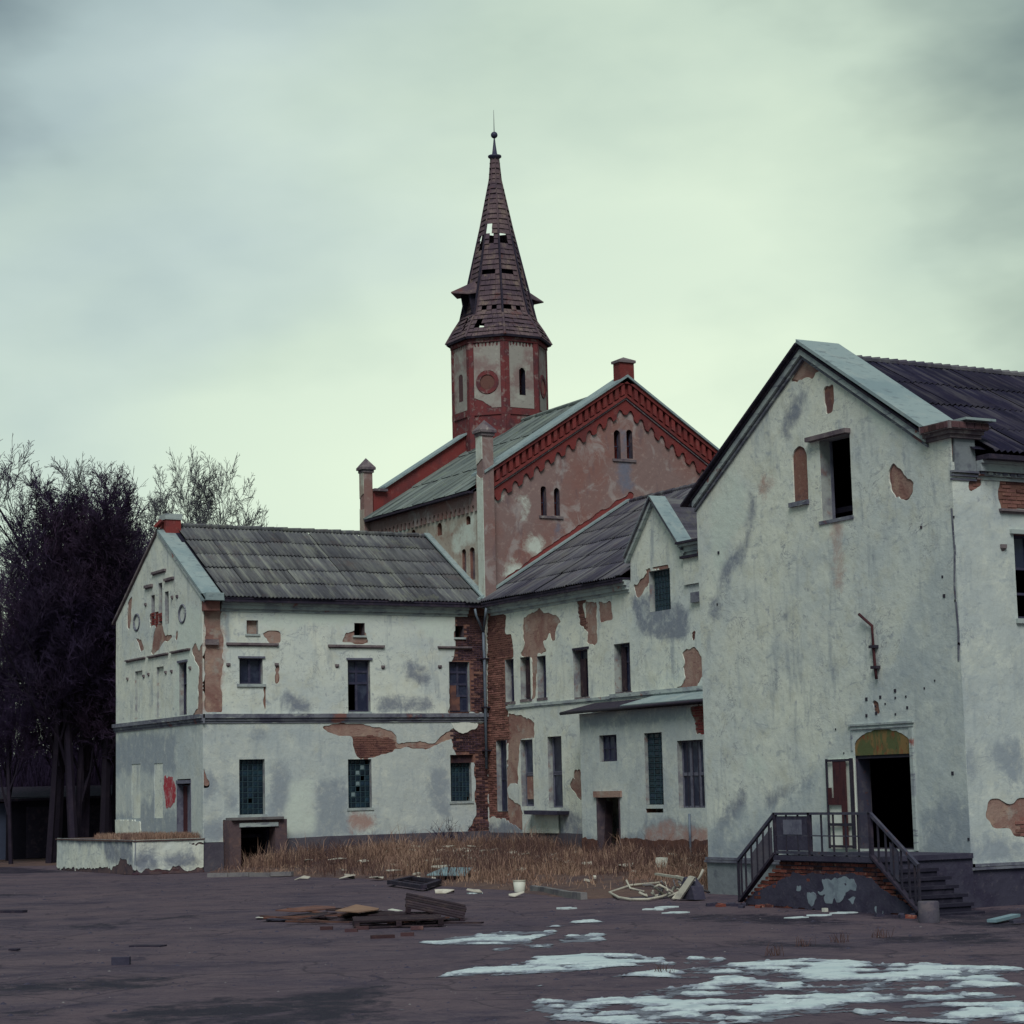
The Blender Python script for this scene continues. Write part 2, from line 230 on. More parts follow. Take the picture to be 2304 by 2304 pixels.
def asphalt_mat():
    m, nt, b = new_mat('cracked_muddy_asphalt')
    p = _pos(nt)
    c = _mix(nt, _range(nt, _noise(nt, p, 0.35, 5, 0.6, 0.4), 0.4, 0.62), (0.118, 0.084, 0.104), (0.068, 0.052, 0.080))
    c = _mix(nt, _range(nt, _noise(nt, p, 1.7, 7, 0.75, 0.3), 0.48, 0.66, 0, 0.85), c, (0.125, 0.092, 0.112))
    c = _mix(nt, _range(nt, _noise(nt, p, 0.9, 6, 0.7, 1.2), 0.555, 0.66, 0, 0.85), c, (0.030, 0.023, 0.048))
    c = _mix(nt, _range(nt, _noise(nt, _pos(nt, (1, 1, 1)), 0.55, 8, 0.75, 1.5), 0.56, 0.62, 0, 0.5), c, (0.150, 0.112, 0.130))
    c = _mix(nt, _range(nt, _noise(nt, p, 22, 4, 0.7), 0.5, 0.70, 0, 0.6), c, (0.135, 0.104, 0.122))
    c = _mix(nt, _range(nt, _noise(nt, p, 9, 4, 0.7), 0.52, 0.70, 0, 0.7), c, (0.05, 0.04, 0.065))
    # old wheel tracks crossing the yard
    g = nt.nodes.new('ShaderNodeNewGeometry'); rt = nt.nodes.new('ShaderNodeMapping'); rt.vector_type = 'TEXTURE'; rt.inputs['Rotation'].default_value = (0, 0, -0.46); nt.links.new(g.outputs['Position'], rt.inputs[0])
    mp2 = nt.nodes.new('ShaderNodeMapping'); mp2.inputs['Scale'].default_value = (0.38, 0.8, 1); nt.links.new(rt.outputs[0], mp2.inputs[0])
    c = _mix(nt, _range(nt, _noise(nt, mp2.outputs[0], 0.7, 10, 0.78, 0.5), 0.54, 0.64, 0, 0.65), c, (0.034, 0.026, 0.048))
    c = _mix(nt, _range(nt, _noise(nt, mp2.outputs[0], 1.1, 10, 0.78, 0.5), 0.54, 0.64, 0, 0.55), c, (0.150, 0.112, 0.130))
    a = nt.nodes.new('ShaderNodeAttribute'); a.attribute_name = 'damp'  # damp streaks plus lens-corner darkening painted into the ground colour
    f = _math(nt, 'ADD', a.outputs['Fac'], _range(nt, _noise(nt, p, 1.3, 10, 0.8, 0.5), 0.36, 0.64, -0.85, 0.85))
    f = _math(nt, 'MULTIPLY', _range(nt, f, 0.30, 1.05, 0, 0.95), _range(nt, a.outputs['Fac'], 0.02, 0.2))
    c = _mix(nt, f, c, (0.014, 0.010, 0.026))
    v = nt.nodes.new('ShaderNodeTexVoronoi'); v.feature = 'DISTANCE_TO_EDGE'; v.inputs['Scale'].default_value = 0.28
    w = nt.nodes.new('ShaderNodeVectorMath'); w.operation = 'ADD'
    nn = nt.nodes.new('ShaderNodeTexNoise'); nn.inputs['Scale'].default_value = 0.8; nt.links.new(p, nn.inputs['Vector'])
    nt.links.new(p, w.inputs[0]); nt.links.new(nn.outputs['Color'], w.inputs[1]); nt.links.new(w.outputs[0], v.inputs['Vector'])
    c = _mix(nt, _range(nt, v.outputs['Distance'], 0.0, 0.012, 0.6, 0), c, (0.02, 0.016, 0.03))
    nt.links.new(c, b.inputs['Base Color'])
    nt.links.new(_range(nt, f, 0, 1, 0.92, 0.7), b.inputs['Roughness'])
    b.inputs['Specular IOR Level'].default_value = 0.25
    h = _math(nt, 'ADD', _noise(nt, p, 3.0, 6, 0.7), _math(nt, 'MULTIPLY', _noise(nt, p, 30, 4, 0.7), 0.3))
    _bump(nt, b, h, 0.6, 0.05)
    return m
M['asphalt'] = asphalt_mat()

def roof_mat(name, dark, mid, light, rust=(0.12, 0.09, 0.09), along=(3.4, 0.16, 0.16)):
    m, nt, b = new_mat(name)
    # local coordinates of each sheet: x across, y up the slope; world noise for streaks that run over several sheets
    oi = nt.nodes.new('ShaderNodeObjectInfo')
    t = nt.nodes.new('ShaderNodeTexCoord')
    s = nt.nodes.new('ShaderNodeSeparateXYZ'); nt.links.new(t.outputs['Object'], s.inputs[0])
    cmb = nt.nodes.new('ShaderNodeCombineXYZ')
    nt.links.new(_math(nt, 'ADD', _math(nt, 'MULTIPLY', s.outputs['X'], 4.5), _math(nt, 'MULTIPLY', oi.outputs['Random'], 57.0)), cmb.inputs[0])
    nt.links.new(_math(nt, 'MULTIPLY', s.outputs['Y'], 0.45), cmb.inputs[1])
    st = _noise(nt, cmb.outputs[0], 1.6, 5, 0.6)
    st2 = _noise(nt, _pos(nt, along), 1.0, 6, 0.72)
    c = _mix(nt, _range(nt, _noise(nt, _pos(nt), 0.45, 5, 0.65), 0.42, 0.6), dark, mid)
    c = _mix(nt, _range(nt, st2, 0.50, 0.64, 0, 0.9), c, light)
    c = _mix(nt, _range(nt, st2, 0.47, 0.36, 0, 0.75), c, tuple(x * .5 for x in dark))
    c = _mix(nt, _range(nt, st, 0.54, 0.70, 0, 0.5), c, light)
    c = _mix(nt, _range(nt, _noise(nt, _pos(nt), 1.4, 5, 0.7), 0.55, 0.7, 0, 0.6), c, rust)
    c = _mix(nt, _range(nt, s.outputs['Y'], 0.0, 0.06, 0.4, 0.0), c, (0.05, 0.05, 0.07))
    c = _mix(nt, _range(nt, _noise(nt, _pos(nt), 1.1, 7, 0.75), 0.56, 0.64, 0, 0.6), c, tuple(min(1, x * 1.25) for x in (mid[0], mid[1] * 1.02, mid[2] * .8)))
    v = _range(nt, oi.outputs['Random'], 0, 1, 0.84, 1.14)
    hs = nt.nodes.new('ShaderNodeHueSaturation'); nt.links.new(v, hs.inputs['Value']); nt.links.new(c, hs.inputs['Color'])
    nt.links.new(hs.outputs[0], b.inputs['Base Color'])
    b.inputs['Roughness'].default_value = 0.92; b.inputs['Specular IOR Level'].default_value = 0.2
    _bump(nt, b, _noise(nt, _pos(nt), 12, 5, 0.6), 0.3, 0.02)
    return m
M['roofL'] = roof_mat('grey_corrugated_cement_sheet', (0.100, 0.104, 0.122), (0.145, 0.150, 0.158), (0.26, 0.275, 0.245))
M['roofM'] = roof_mat('purple_grey_corrugated_sheet', (0.078, 0.074, 0.108), (0.125, 0.12, 0.14), (0.20, 0.20, 0.205), (0.10, 0.07, 0.09), (0.16, 3.4, 0.16))
M['roofR'] = roof_mat('dark_sooty_corrugated_sheet', (0.017, 0.016, 0.040), (0.028, 0.025, 0.052), (0.085, 0.08, 0.098), (0.035, 0.028, 0.05))
M['roofH'] = roof_mat('grey_seamed_metal_sheet', (0.15, 0.18, 0.18), (0.20, 0.235, 0.225), (0.27, 0.31, 0.28), (0.13, 0.14, 0.16), (0.16, 3.0, 0.16))
M['spire'] = worn('mossy_brown_spire_tiles', (0.135, 0.092, 0.105), [((3, 3, 0.35), 1.6, 0.52, 0.66, (0.24, 0.18, 0.165), 0.7), (ONE, 0.9, 0.45, 0.6, (0.075, 0.052, 0.075), 0.8), (ONE, 2.4, 0.54, 0.66, (0.22, 0.165, 0.14), 0.8), (ONE, 0.7, 0.6, 0.68, (0.16, 0.06, 0.05), 0.7), (ONE, 9, 0.58, 0.68, (0.05, 0.035, 0.05), 0.7)], bump=0.5, bscale=9)
M['spire_metal'] = worn('dark_spire_metal', (0.045, 0.045, 0.09), [(ONE, 3, 0.5, 0.65, (0.09, 0.08, 0.11), 0.7)], rough=0.5, bump=0.1)

# measured positions in metres: openings (u0, u1, z0, z1), outlines [(u, z), ...] on each wall, or (x, y) on the ground
D = {
    'LG_win3': (71.3,72.07,5.45,7.31),
    'LG_n1': (75.96,76.79,5.51,7.29),
    'LG_n2': (73.65,74.42,5.45,7.3),
    'LG_hood0': (75.58,77.73,7.69,7.77),
    'LG_hood1': (73.14,75.25,7.69,7.76),
    'LG_hood2': (70.92,72.82,7.69,7.77),
    'LG_string': (69.73,78.75,5.0,5.3),
    'LG_slit0': (74.58,74.97,8.87,9.99),
    'LG_slit1': (73.79,74.2,8.86,10.37),
    'LG_slit2': (73.11,73.53,8.81,9.99),
    'LG_shood0': (73.37,74.78,10.71,10.83),
    'LG_shood1': (74.78,75.58,10.27,10.41),
    'LG_shood2': (72.53,73.45,10.33,10.46),
    'LG_oc0': (76.24,76.9,8.82,9.43),
    'LG_oc1': (71.37,72.05,8.73,9.36),
    'LG_pend': [(77.57,7.05),(75.75,7.05),(75.22,7.09),(73.39,7.05),(72.78,7.05),(70.92,7.06),(75.54,9.7),(72.71,9.72),(72.2,9.7)],
    'LG_door': (70.92,72.28,1.29,3.2),
    'LG_p1': (76.16,77.14,1.83,3.84),
    'LG_p2': (73.76,74.68,1.83,3.81),
    'LG_red': [(73.67,3.34),(72.8,3.33),(72.5,3.02),(72.43,2.5),(72.96,2.22),(73.34,2.19),(73.67,2.77)],
    'LG_plinthp': (75.97,78.69,1.12,1.8),
    'LG_apex': [(73.92,12.27),(78.77,9.55),(69.54,9.43),(73.98,12.41)],
    'LG_tan': [[(77.57,9.99),(77.07,10.17),(77.15,9.67),(77.32,9.01),(77.69,8.99),(77.69,9.43)],[(76.73,8.55),(76.07,8.47),(75.75,8.07),(76.07,7.92)],[(74.55,8.85),(73.92,8.91),(73.46,8.44),(72.69,8.33),(73.0,8.2),(73.61,8.19),(74.24,7.91),(75.03,7.8),(74.95,8.01),(74.87,8.28)],[(70.77,7.77),(70.48,7.91),(70.2,7.68),(69.7,7.52),(69.56,7.69),(69.49,5.35),(70.79,5.4),(70.29,5.63),(70.0,6.39),(69.92,6.89),(70.49,7.29),(70.77,7.57)],[(72.39,8.47),(72.16,8.45),(72.24,8.14),(72.47,8.16)]],
    'LG_brick': [[(75.1,9.33),(74.54,9.39),(73.84,9.23),(73.84,8.88),(74.55,8.85),(75.1,8.84)]],
    'F_sq1': (28.4,28.84,8.21,8.69),
    'F_sq2': (32.57,32.99,8.22,8.67),
    'F_sq3': (36.69,37.06,8.21,8.64),
    'F_hood1': (27.63,29.59,7.77,7.89),
    'F_hood2': (31.52,33.75,7.75,7.87),
    'F_hood3': (35.94,37.35,7.77,7.87),
    'F_w1': (28.12,29.0,6.45,7.35),
    'F_w2': (32.29,33.18,5.47,7.33),
    'F_w3': (36.4,37.26,5.46,7.31),
    'F_pend': [(27.7,7.11),(29.52,7.13),(31.86,7.11),(33.69,7.08),(36.01,7.11)],
    'F_string': (29.33,34.7,5.08,5.4),
    'F_cornice': (31.72,33.54,8.99,9.43),
    'F_lw1': (28.09,29.05,1.91,3.82),
    'F_lw2': (32.25,33.18,2.04,3.77),
    'F_lw3': (36.38,37.25,2.19,3.59),
    'F_lw3top': (36.38,37.36,3.59,3.88),
    'F_cel': (27.48,29.64,0.23,1.75),
    'F_celop': (27.93,29.21,0.18,1.49),
    'F_plinth': [(26.82,0.97),(29.64,1.06),(35.61,1.18)],
    'F_strip': [(26.85,9.46),(27.46,9.44),(27.44,8.56),(27.55,8.03),(27.52,6.97),(27.43,6.44),(27.48,5.49),(26.81,5.44)],
    'F_kneel': (26.88,27.3,7.79,8.0),
    'F_brick': [[(36.69,9.07),(38.13,9.1),(37.92,0.56),(36.98,0.92),(37.44,1.68),(37.42,2.01),(37.39,3.57),(36.54,3.89),(36.44,4.81),(36.82,5.0),(37.84,5.02),(37.85,5.39),(36.39,5.42),(36.43,7.32),(36.56,7.49),(36.66,7.72)],[(32.38,4.56),(32.86,4.61),(34.01,4.49),(34.19,4.27),(34.06,4.0),(33.27,3.79),(32.61,3.8),(32.52,4.13)]],
    'F_tan': [[(31.31,4.97),(31.67,5.08),(32.26,5.05),(32.87,5.02),(33.47,4.91),(34.01,4.79),(34.26,4.57),(34.19,4.27),(34.06,4.0),(33.27,3.79),(32.61,3.8),(32.52,4.13),(32.38,4.56),(31.84,4.62),(31.49,4.76)],[(34.16,4.33),(35.18,4.4),(35.74,4.34),(36.44,4.81),(36.69,4.97),(36.56,4.47),(35.92,4.31),(35.42,4.09),(34.68,4.21),(34.16,4.11)],[(32.04,7.93),(32.16,8.16),(32.31,8.32),(32.58,8.35),(33.04,8.36),(33.09,8.0),(33.21,7.92)],[(29.01,8.22),(29.3,8.35),(29.71,8.33),(29.73,8.07),(29.64,7.9),(29.24,7.87),(29.18,8.06)],[(29.46,7.09),(29.64,7.1),(29.62,6.45),(29.46,6.45)],[(29.0,6.5),(29.08,6.5),(29.09,5.49),(28.99,5.54)],[(26.85,9.46),(27.46,9.44),(27.44,8.56),(27.55,8.03),(27.52,6.97),(27.43,6.44),(27.48,5.49),(26.81,5.44)],[(26.69,3.51),(26.8,3.51),(26.99,3.09),(26.96,2.83),(26.83,2.88)],[(32.44,9.2),(33.42,9.23),(33.41,9.03),(32.68,9.02)]],
    'F_grey': [[(28.35,4.7),(28.75,4.93),(28.93,4.98),(29.14,4.85),(29.09,4.53),(28.64,4.46)],[(29.26,3.68),(29.84,3.78),(30.0,3.09),(29.88,2.51),(29.7,1.67),(29.41,1.67),(29.13,1.89),(29.19,2.73)],[(30.93,2.91),(31.41,3.06),(32.24,3.1),(32.22,2.13),(32.34,1.97),(32.27,1.11),(31.03,1.15),(30.98,2.16)],[(33.23,1.63),(33.38,1.57),(33.47,1.16),(33.11,1.2)],[(35.34,2.94),(35.65,3.37),(36.34,3.36),(36.38,2.04),(36.43,1.54),(35.87,1.61),(35.51,2.33)],[(26.82,1.74),(27.49,1.78),(27.48,1.0),(26.82,1.02)],[(33.3,5.48),(33.49,6.03),(33.85,6.14),(34.71,5.98),(35.71,5.92),(35.76,5.53)],[(29.75,6.51),(30.15,6.02),(31.08,5.59),(31.38,5.54),(29.91,5.46),(29.68,5.92)],[(34.36,7.25),(34.86,7.36),(35.54,6.92),(35.59,6.31),(34.72,6.58)],[(27.49,2.77),(28.0,2.65),(28.05,1.92),(27.55,2.24)],[(26.83,3.46),(27.33,3.29),(27.21,2.25),(26.82,2.52)]],
    'F_pale': [[(29.89,3.09),(30.94,3.07),(30.97,1.15),(29.64,1.14),(29.82,1.66),(29.94,2.51)],[(29.02,8.91),(33.05,9.0),(33.04,8.67),(30.53,8.46),(28.9,8.37)],[(36.5,5.06),(36.95,5.08),(37.58,5.02),(37.39,4.8),(36.94,4.66),(36.56,4.78)],[(34.89,8.91),(36.65,8.95),(36.63,7.94),(36.0,7.93),(35.38,8.26)]],
    'M_u0': (67.64,68.22,5.74,7.3),
    'M_u1': (66.43,67.09,5.78,7.3),
    'M_u2': (65.31,65.87,5.77,7.26),
    'M_u3': (62.43,63.26,5.66,7.29),
    'M_u4': (59.73,60.58,5.7,7.32),
    'M_l0': (68.34,69.03,1.78,4.37),
    'M_l1': (66.39,67.21,1.96,4.33),
    'M_l2': (64.36,65.26,1.9,4.38),
    'M_string': (63.88,67.54,5.45,5.64),
    'M_cornice': (65.17,66.26,9.03,9.3),
    'M_panel': (64.56,67.08,1.02,1.71),
    'M_slab': (63.97,66.29,1.66,1.84),
    'M_vent': (64.96,65.81,0.39,0.68),
    'M_hose': [(66.48,1.18),(66.34,0.86),(65.92,0.55),(65.45,0.31)],
    'M_tan': [[(66.89,8.69),(66.5,8.82),(65.94,8.86),(65.66,8.97),(65.3,8.78),(64.34,8.61),(64.25,8.37),(64.58,8.18),(64.65,7.73),(64.92,7.75),(64.96,8.05),(65.18,7.85),(65.45,7.81),(65.26,7.37),(65.91,7.36),(65.86,7.19),(66.1,5.74),(66.37,5.76),(66.3,7.22),(67.12,7.36),(66.82,7.8),(66.93,7.98)],[(62.47,8.93),(61.77,8.84),(61.8,7.44),(62.25,7.4),(62.49,7.55),(62.43,7.85),(62.67,8.03),(62.5,8.38)],[(61.62,8.83),(60.79,8.78),(60.73,8.14),(61.61,8.1)],[(68.07,5.34),(67.56,5.26),(66.46,5.06),(66.25,4.89),(66.27,4.37),(67.27,4.38),(67.34,3.94),(67.57,2.75),(68.01,2.81),(68.31,2.65),(68.27,2.27),(67.38,1.99),(67.08,1.34),(67.31,1.12),(68.53,1.45)],[(56.63,6.78),(56.41,6.84),(55.94,6.86),(55.49,6.56),(55.44,5.99),(55.79,5.77),(55.97,5.59),(57.19,5.6),(56.65,5.77),(56.46,6.0),(56.62,6.25),(56.48,6.43)],[(59.38,9.13),(58.57,9.45),(58.62,9.62),(57.26,9.67),(57.15,9.5),(58.32,9.59),(58.34,9.29),(58.84,8.88),(59.1,8.71),(59.33,8.8)],[(55.82,9.93),(55.32,9.88),(55.36,9.25),(55.86,9.3)],[(63.87,2.65),(63.6,2.95),(63.53,3.19),(63.13,3.18),(63.03,2.07),(63.33,2.22)]],
    'M_brick': [[(69.57,9.36),(68.13,8.96),(68.27,8.24),(67.76,8.18),(67.63,7.31),(68.2,7.29),(68.22,5.74),(68.13,5.29),(68.11,4.41),(68.29,4.19),(68.4,1.78),(68.19,1.45),(69.92,1.61)],[(63.07,9.17),(62.36,9.05),(62.63,8.81),(62.52,8.02),(62.92,8.15)],[(56.03,7.46),(55.82,7.42),(55.84,7.11),(56.03,7.1)]],
    'M_grey': [[(59.64,8.96),(58.44,8.75),(56.07,8.15),(56.22,7.09),(57.89,7.31),(59.23,7.76)],[(68.32,1.17),(67.31,1.12),(63.29,0.99),(63.25,1.76),(64.48,1.82),(64.53,0.93)],[(65.51,2.24),(64.89,1.97),(65.75,1.87)],[(56.5,8.92),(55.76,9.93),(55.36,9.13),(55.51,8.51)]],
    'D_out': [(57.95,11.9),(59.5,10.17),(59.5,9.14),(55.43,9.92),(55.4,10.33)],
    'D_win': (57.19,58.36,8.21,9.55),
    'A_edge': [(61.4,4.98),(61.48,1.03),(53.82,0.62)],
    'A_roof': [(62.06,5.11),(53.94,5.15),(62.06,5.19),(53.93,5.41)],
    'A_w1': (59.13,60.21,3.4,4.26),
    'A_door': (59.03,60.49,0.55,2.23),
    'A_lint': (58.89,60.53,2.26,2.44),
    'A_gw': (56.44,57.48,1.98,4.24),
    'A_slot': (56.5,57.51,1.73,1.86),
    'A_bw': (54.16,55.6,1.87,3.94),
    'A_pipe': (54.92,55.04,0.38,1.67),
    'A_brick': [[(54.87,4.96),(53.87,4.96),(53.93,4.09),(54.5,4.11),(54.56,4.48)]],
    'A_tan': [[(57.59,1.29),(56.7,1.48),(55.25,1.3),(53.94,1.21),(54.0,0.21),(57.64,0.29)]],
    'A_grey': [[(61.42,5.01),(54.86,5.06),(54.96,4.73),(56.96,4.53),(61.05,4.54)],[(58.96,1.04),(57.59,1.24),(53.96,0.94),(54.01,0.12),(59.02,0.02)],[(61.53,1.03),(60.56,1.03),(60.6,0.24),(61.57,0.23)],[(57.57,1.67),(56.26,1.57),(54.58,1.39),(54.12,1.03),(57.6,1.0)]],
    'R_geo': [(37.67,12.17),(37.84,12.48),(42.12,9.79),(41.62,9.55),(33.61,9.54),(33.64,9.87),(32.82,9.52),(32.88,8.72),(42.21,9.51)],
    'R_big': (36.21,37.29,8.26,10.06),
    'R_biglint': (36.19,37.55,10.05,10.12),
    'R_arch': (37.76,38.3,8.74,10.05),
    'R_archsill': (37.77,38.37,8.7,8.8),
    'R_hole': (36.64,37.03,10.59,11.23),
    'R_tan': [[(37.67,12.13),(37.43,11.93),(36.95,11.6),(37.33,11.56),(37.52,11.48),(37.96,11.54),(38.28,11.61),(38.08,11.77)],[(34.74,9.21),(34.58,9.04),(34.38,8.84),(34.11,8.74),(34.15,8.58),(34.33,8.39),(34.55,8.34),(34.77,8.44),(34.92,8.68),(34.92,9.01)]],
    'R_pink': [[(37.06,8.21),(36.64,8.2),(36.72,7.87),(36.62,7.6),(36.61,6.96),(36.87,6.61),(36.97,6.99),(36.91,7.74)],[(39.26,9.67),(39.0,9.56),(39.09,9.17),(39.57,9.04),(39.69,9.25)]],
    'R_grey': [[(41.96,1.63),(41.19,2.11),(40.71,2.4),(40.38,2.3),(41.01,1.63),(41.69,1.13),(42.0,1.01)],[(39.76,2.34),(39.11,2.48),(37.96,2.72),(37.75,2.55),(38.92,2.29),(39.54,1.96),(39.78,2.01)],[(41.42,7.03),(41.24,7.62),(40.29,8.33),(39.89,9.28),(39.57,9.04),(40.33,7.73),(41.13,7.16),(41.3,6.61),(41.68,6.32),(41.87,6.66)],[(33.83,7.75),(33.56,7.72),(33.38,7.27),(33.55,7.18)],[(37.97,11.36),(37.48,11.2),(38.43,10.26),(38.81,10.56)],[(34.51,1.69),(33.97,1.63),(33.57,1.27),(33.39,0.89),(34.13,0.87),(34.47,1.26)]],
    'R_pale': [[(35.7,10.66),(35.13,10.48),(34.81,10.14),(34.9,9.78),(35.13,9.74),(35.46,9.94)],[(40.45,3.25),(39.74,3.23),(39.78,2.7),(40.48,2.76)],[(40.67,9.96),(40.01,9.46),(39.98,8.89),(41.01,8.0),(41.63,7.05),(41.65,9.1)]],
    'R_door': (34.65,36.51,1.1,3.06),
    'R_trans': (34.67,36.46,3.07,3.62),
    'R_surr': [(36.65,3.73),(34.51,3.74),(36.54,3.61),(34.65,3.6)],
    'R_pipe': [(36.01,6.09),(35.66,5.81),(35.65,5.37),(35.62,4.93),(35.59,4.68)],
    'R_dots': [(36.03,4.28),(35.56,4.3),(35.07,4.26),(35.07,4.41),(35.41,4.15),(35.74,4.11),(35.72,3.97),(34.7,4.04),(33.8,4.55),(33.39,2.66),(37.13,3.68),(34.13,4.41),(36.05,3.93),(35.09,3.92),(34.73,4.27),(36.88,3.16),(32.99,5.24),(33.01,1.35)],
    'R_leaf': (36.52,37.46,1.07,3.06),
    'R_mould': [(42.14,0.87),(42.15,0.77),(40.81,0.87)],
    'R_dots2': [(32.97,7.82),(33.4,6.64),(33.05,6.12),(33.01,5.25),(33.38,6.25),(41.44,6.78),(33.99,7.73),(41.32,8.0)],
    'RS_brick': [[(30.1,8.59),(30.29,8.71),(30.99,8.61),(30.95,8.07),(30.17,8.03),(30.05,8.32)],[(29.27,8.55),(29.45,8.61),(29.6,8.62),(29.58,8.46),(29.32,8.32),(29.26,8.39)],[(29.24,2.01),(29.28,2.11),(29.41,2.12),(29.63,2.14),(29.86,2.0),(30.08,2.12),(30.26,2.15),(30.64,2.14),(30.57,1.22),(30.26,1.3),(30.02,1.37),(29.85,1.5),(29.66,1.53),(29.48,1.55),(29.27,1.75)]],
    'RS_hood': (30.03,31.09,7.96,8.04),
    'RS_win': (30.39,31.34,5.78,7.53),
    'RS_geo': [(28.91,8.75),(29.41,8.77),(29.44,9.61),(29.03,9.58),(29.0,9.91),(29.62,9.91),(29.44,9.02),(29.42,8.67)],
    'RS_pend': [(30.08,7.24)],
    'RS_mould': [(28.08,0.91),(30.16,0.75),(30.17,0.87)],
    'RS_grey': [[(28.68,3.22),(29.04,3.19),(28.96,2.52),(28.82,2.58),(28.73,2.94)],[(29.22,3.21),(30.41,3.34),(30.33,2.21),(29.91,2.36)],[(28.37,1.29),(30.27,1.37),(30.23,0.87),(28.35,0.9)]],
    'H_w0': (40.5,40.75,12.93,14.07),
    'H_w1': (41.09,41.34,12.95,14.05),
    'H_w2': (43.88,44.18,15.32,16.48),
    'H_w3': (44.46,44.74,15.36,16.52),
    'H_out': [(38.47,15.03),(38.45,14.34),(44.46,18.05),(44.48,18.61),(44.37,18.09),(38.62,14.31),(38.45,14.08),(44.4,17.57),(38.44,13.89)],
    'H_capbox': [(43.79,18.56),(44.73,18.63),(43.81,19.19),(44.76,19.27),(44.28,19.35)],
    'H_right': [(48.86,15.78),(44.72,18.71),(47.22,15.44),(47.14,15.84),(44.77,17.6)],
    'H_pier': [(38.32,9.53),(37.74,15.93),(38.48,15.98),(38.54,16.02),(37.73,15.97),(38.16,16.26)],
    'HB_w0': (75.39,75.78,12.71,12.97),
    'HB_w1': (73.11,73.53,12.47,12.97),
    'HB_w2': (70.73,71.13,12.61,12.95),
    'HB_w3': (71.15,71.52,10.72,11.72),
    'HB_w4': (70.45,70.88,10.47,11.72),
    'HB_pale': [[(72.21,12.34),(71.21,12.76),(70.31,13.18),(70.38,11.75),(71.08,11.98),(71.25,11.77),(71.91,11.54),(72.31,11.97)],[(77.57,13.29),(75.95,13.17),(76.14,12.8),(77.77,12.99)]],
    'HG_pale': [[(38.45,14.19),(38.95,13.76),(38.85,13.23),(38.44,13.59)],[(39.38,13.63),(39.99,13.66),(40.01,12.9),(39.53,12.65),(39.71,13.19)],[(39.77,11.9),(40.29,12.15),(40.63,11.71),(40.27,11.31),(39.84,11.53)],[(38.71,10.96),(39.4,11.13),(39.73,10.77),(39.29,10.3),(38.78,10.44)]],
    'HG_grey': [[(44.05,15.26),(44.6,15.29),(44.53,14.66),(44.74,14.2),(44.64,14.04),(44.09,14.01),(44.01,14.32)],[(44.09,16.45),(44.55,16.47),(44.4,15.05),(44.22,15.04)],[(41.05,12.64),(41.36,12.65),(41.24,11.8),(41.07,11.72)]],
    'pallet': [(19.71,40.31),(19.73,37.71),(21.39,41.91)],
    'ply1': [(17.74,42.19),(19.0,42.81),(19.21,41.32),(17.78,39.35),(17.56,40.31)],
    'ply2': [(17.8,39.32),(19.21,41.32),(19.07,39.95),(18.4,38.61),(17.7,38.08)],
    'planks': [(17.01,36.07),(17.56,35.43),(19.0,37.88),(18.19,38.17)],
    'strip': [(18.84,37.06),(19.38,36.43)],
    'bricks': [(16.71,37.2),(16.75,36.18),(16.4,34.13),(17.0,34.37),(17.95,35.88),(17.23,36.71),(10.92,31.98)],
    'frame': [(25.84,53.27),(27.53,55.3),(26.89,52.39),(25.12,49.78)],
    'blue': [(28.63,55.21),(30.01,57.4),(29.99,55.59),(27.71,52.32)],
    'litter': [(29.56,64.79),(27.12,58.91),(26.1,59.87),(27.35,57.3),(28.14,57.76),(29.49,62.72),(33.05,73.9),(28.58,64.97),(24.94,48.28),(25.31,47.37),(19.06,35.84)],
    'litter2': [(37.94,75.52),(38.09,75.18),(33.17,66.05),(31.89,65.95),(32.41,66.22),(30.58,59.97),(29.36,57.01)],
    'litter3': [(36.15,60.41),(31.96,49.05),(36.44,55.24),(25.08,44.85),(31.04,49.42),(37.81,60.99),(43.22,78.14),(42.0,74.72),(38.69,67.86),(33.91,50.85),(36.53,53.99)],
    'bucket': [(26.63,47.35)],
    'snowstrip': [(20.9,35.31),(21.67,35.39)],
    'kerbA': [(25.13,64.67),(26.94,62.61)],
    'kerbB': [(25.92,45.94),(25.53,40.62)],
    'hose': [(29.28,44.71),(28.99,45.14),(26.86,42.37),(25.56,40.11),(26.47,40.32),(28.58,42.71)],
    'slab': [(26.67,39.57),(26.89,39.26)],
    'stone': [(25.29,30.26),(25.29,29.89)],
    'porch': [[28.45,40.24,0.0],[26.32,36.94,0.0],[26.27,35.22,0.0],(25.96,31.35),(25.29,29.89)],
    'deb': [(26.49,30.31),(26.25,28.75),(25.44,29.02)],
    'lowwall': [(24.22,78.14),(24.3,70.23),(23.03,66.56),(26.5,69.06)],
    'plank_l': [(13.91,49.23),(14.34,48.7),(10.5,36.52),(10.61,36.4),(12.48,35.96),(12.89,35.52)],
    'damp_falloff_L': [[(8.42,29.76),(8.86,29.76),(9.87,30.13),(10.63,30.09),(10.9,29.12),(9.88,27.95),(9.12,28.26),(8.1,27.68),(7.85,27.73)],[(7.42,26.22),(8.0,26.02),(7.8,24.94),(7.25,24.34),(6.96,24.59)],[(7.62,24.01),(8.22,23.97),(8.82,24.95),(9.39,25.43),(9.78,25.76),(10.8,25.17),(12.0,25.93),(12.61,25.75),(10.51,21.46)],[(12.93,42.78),(14.04,42.45),(16.24,43.97),(17.16,44.54),(14.29,41.67),(13.4,41.3)],[(16.74,59.26),(17.35,59.34),(17.88,58.57),(16.59,56.75)]],
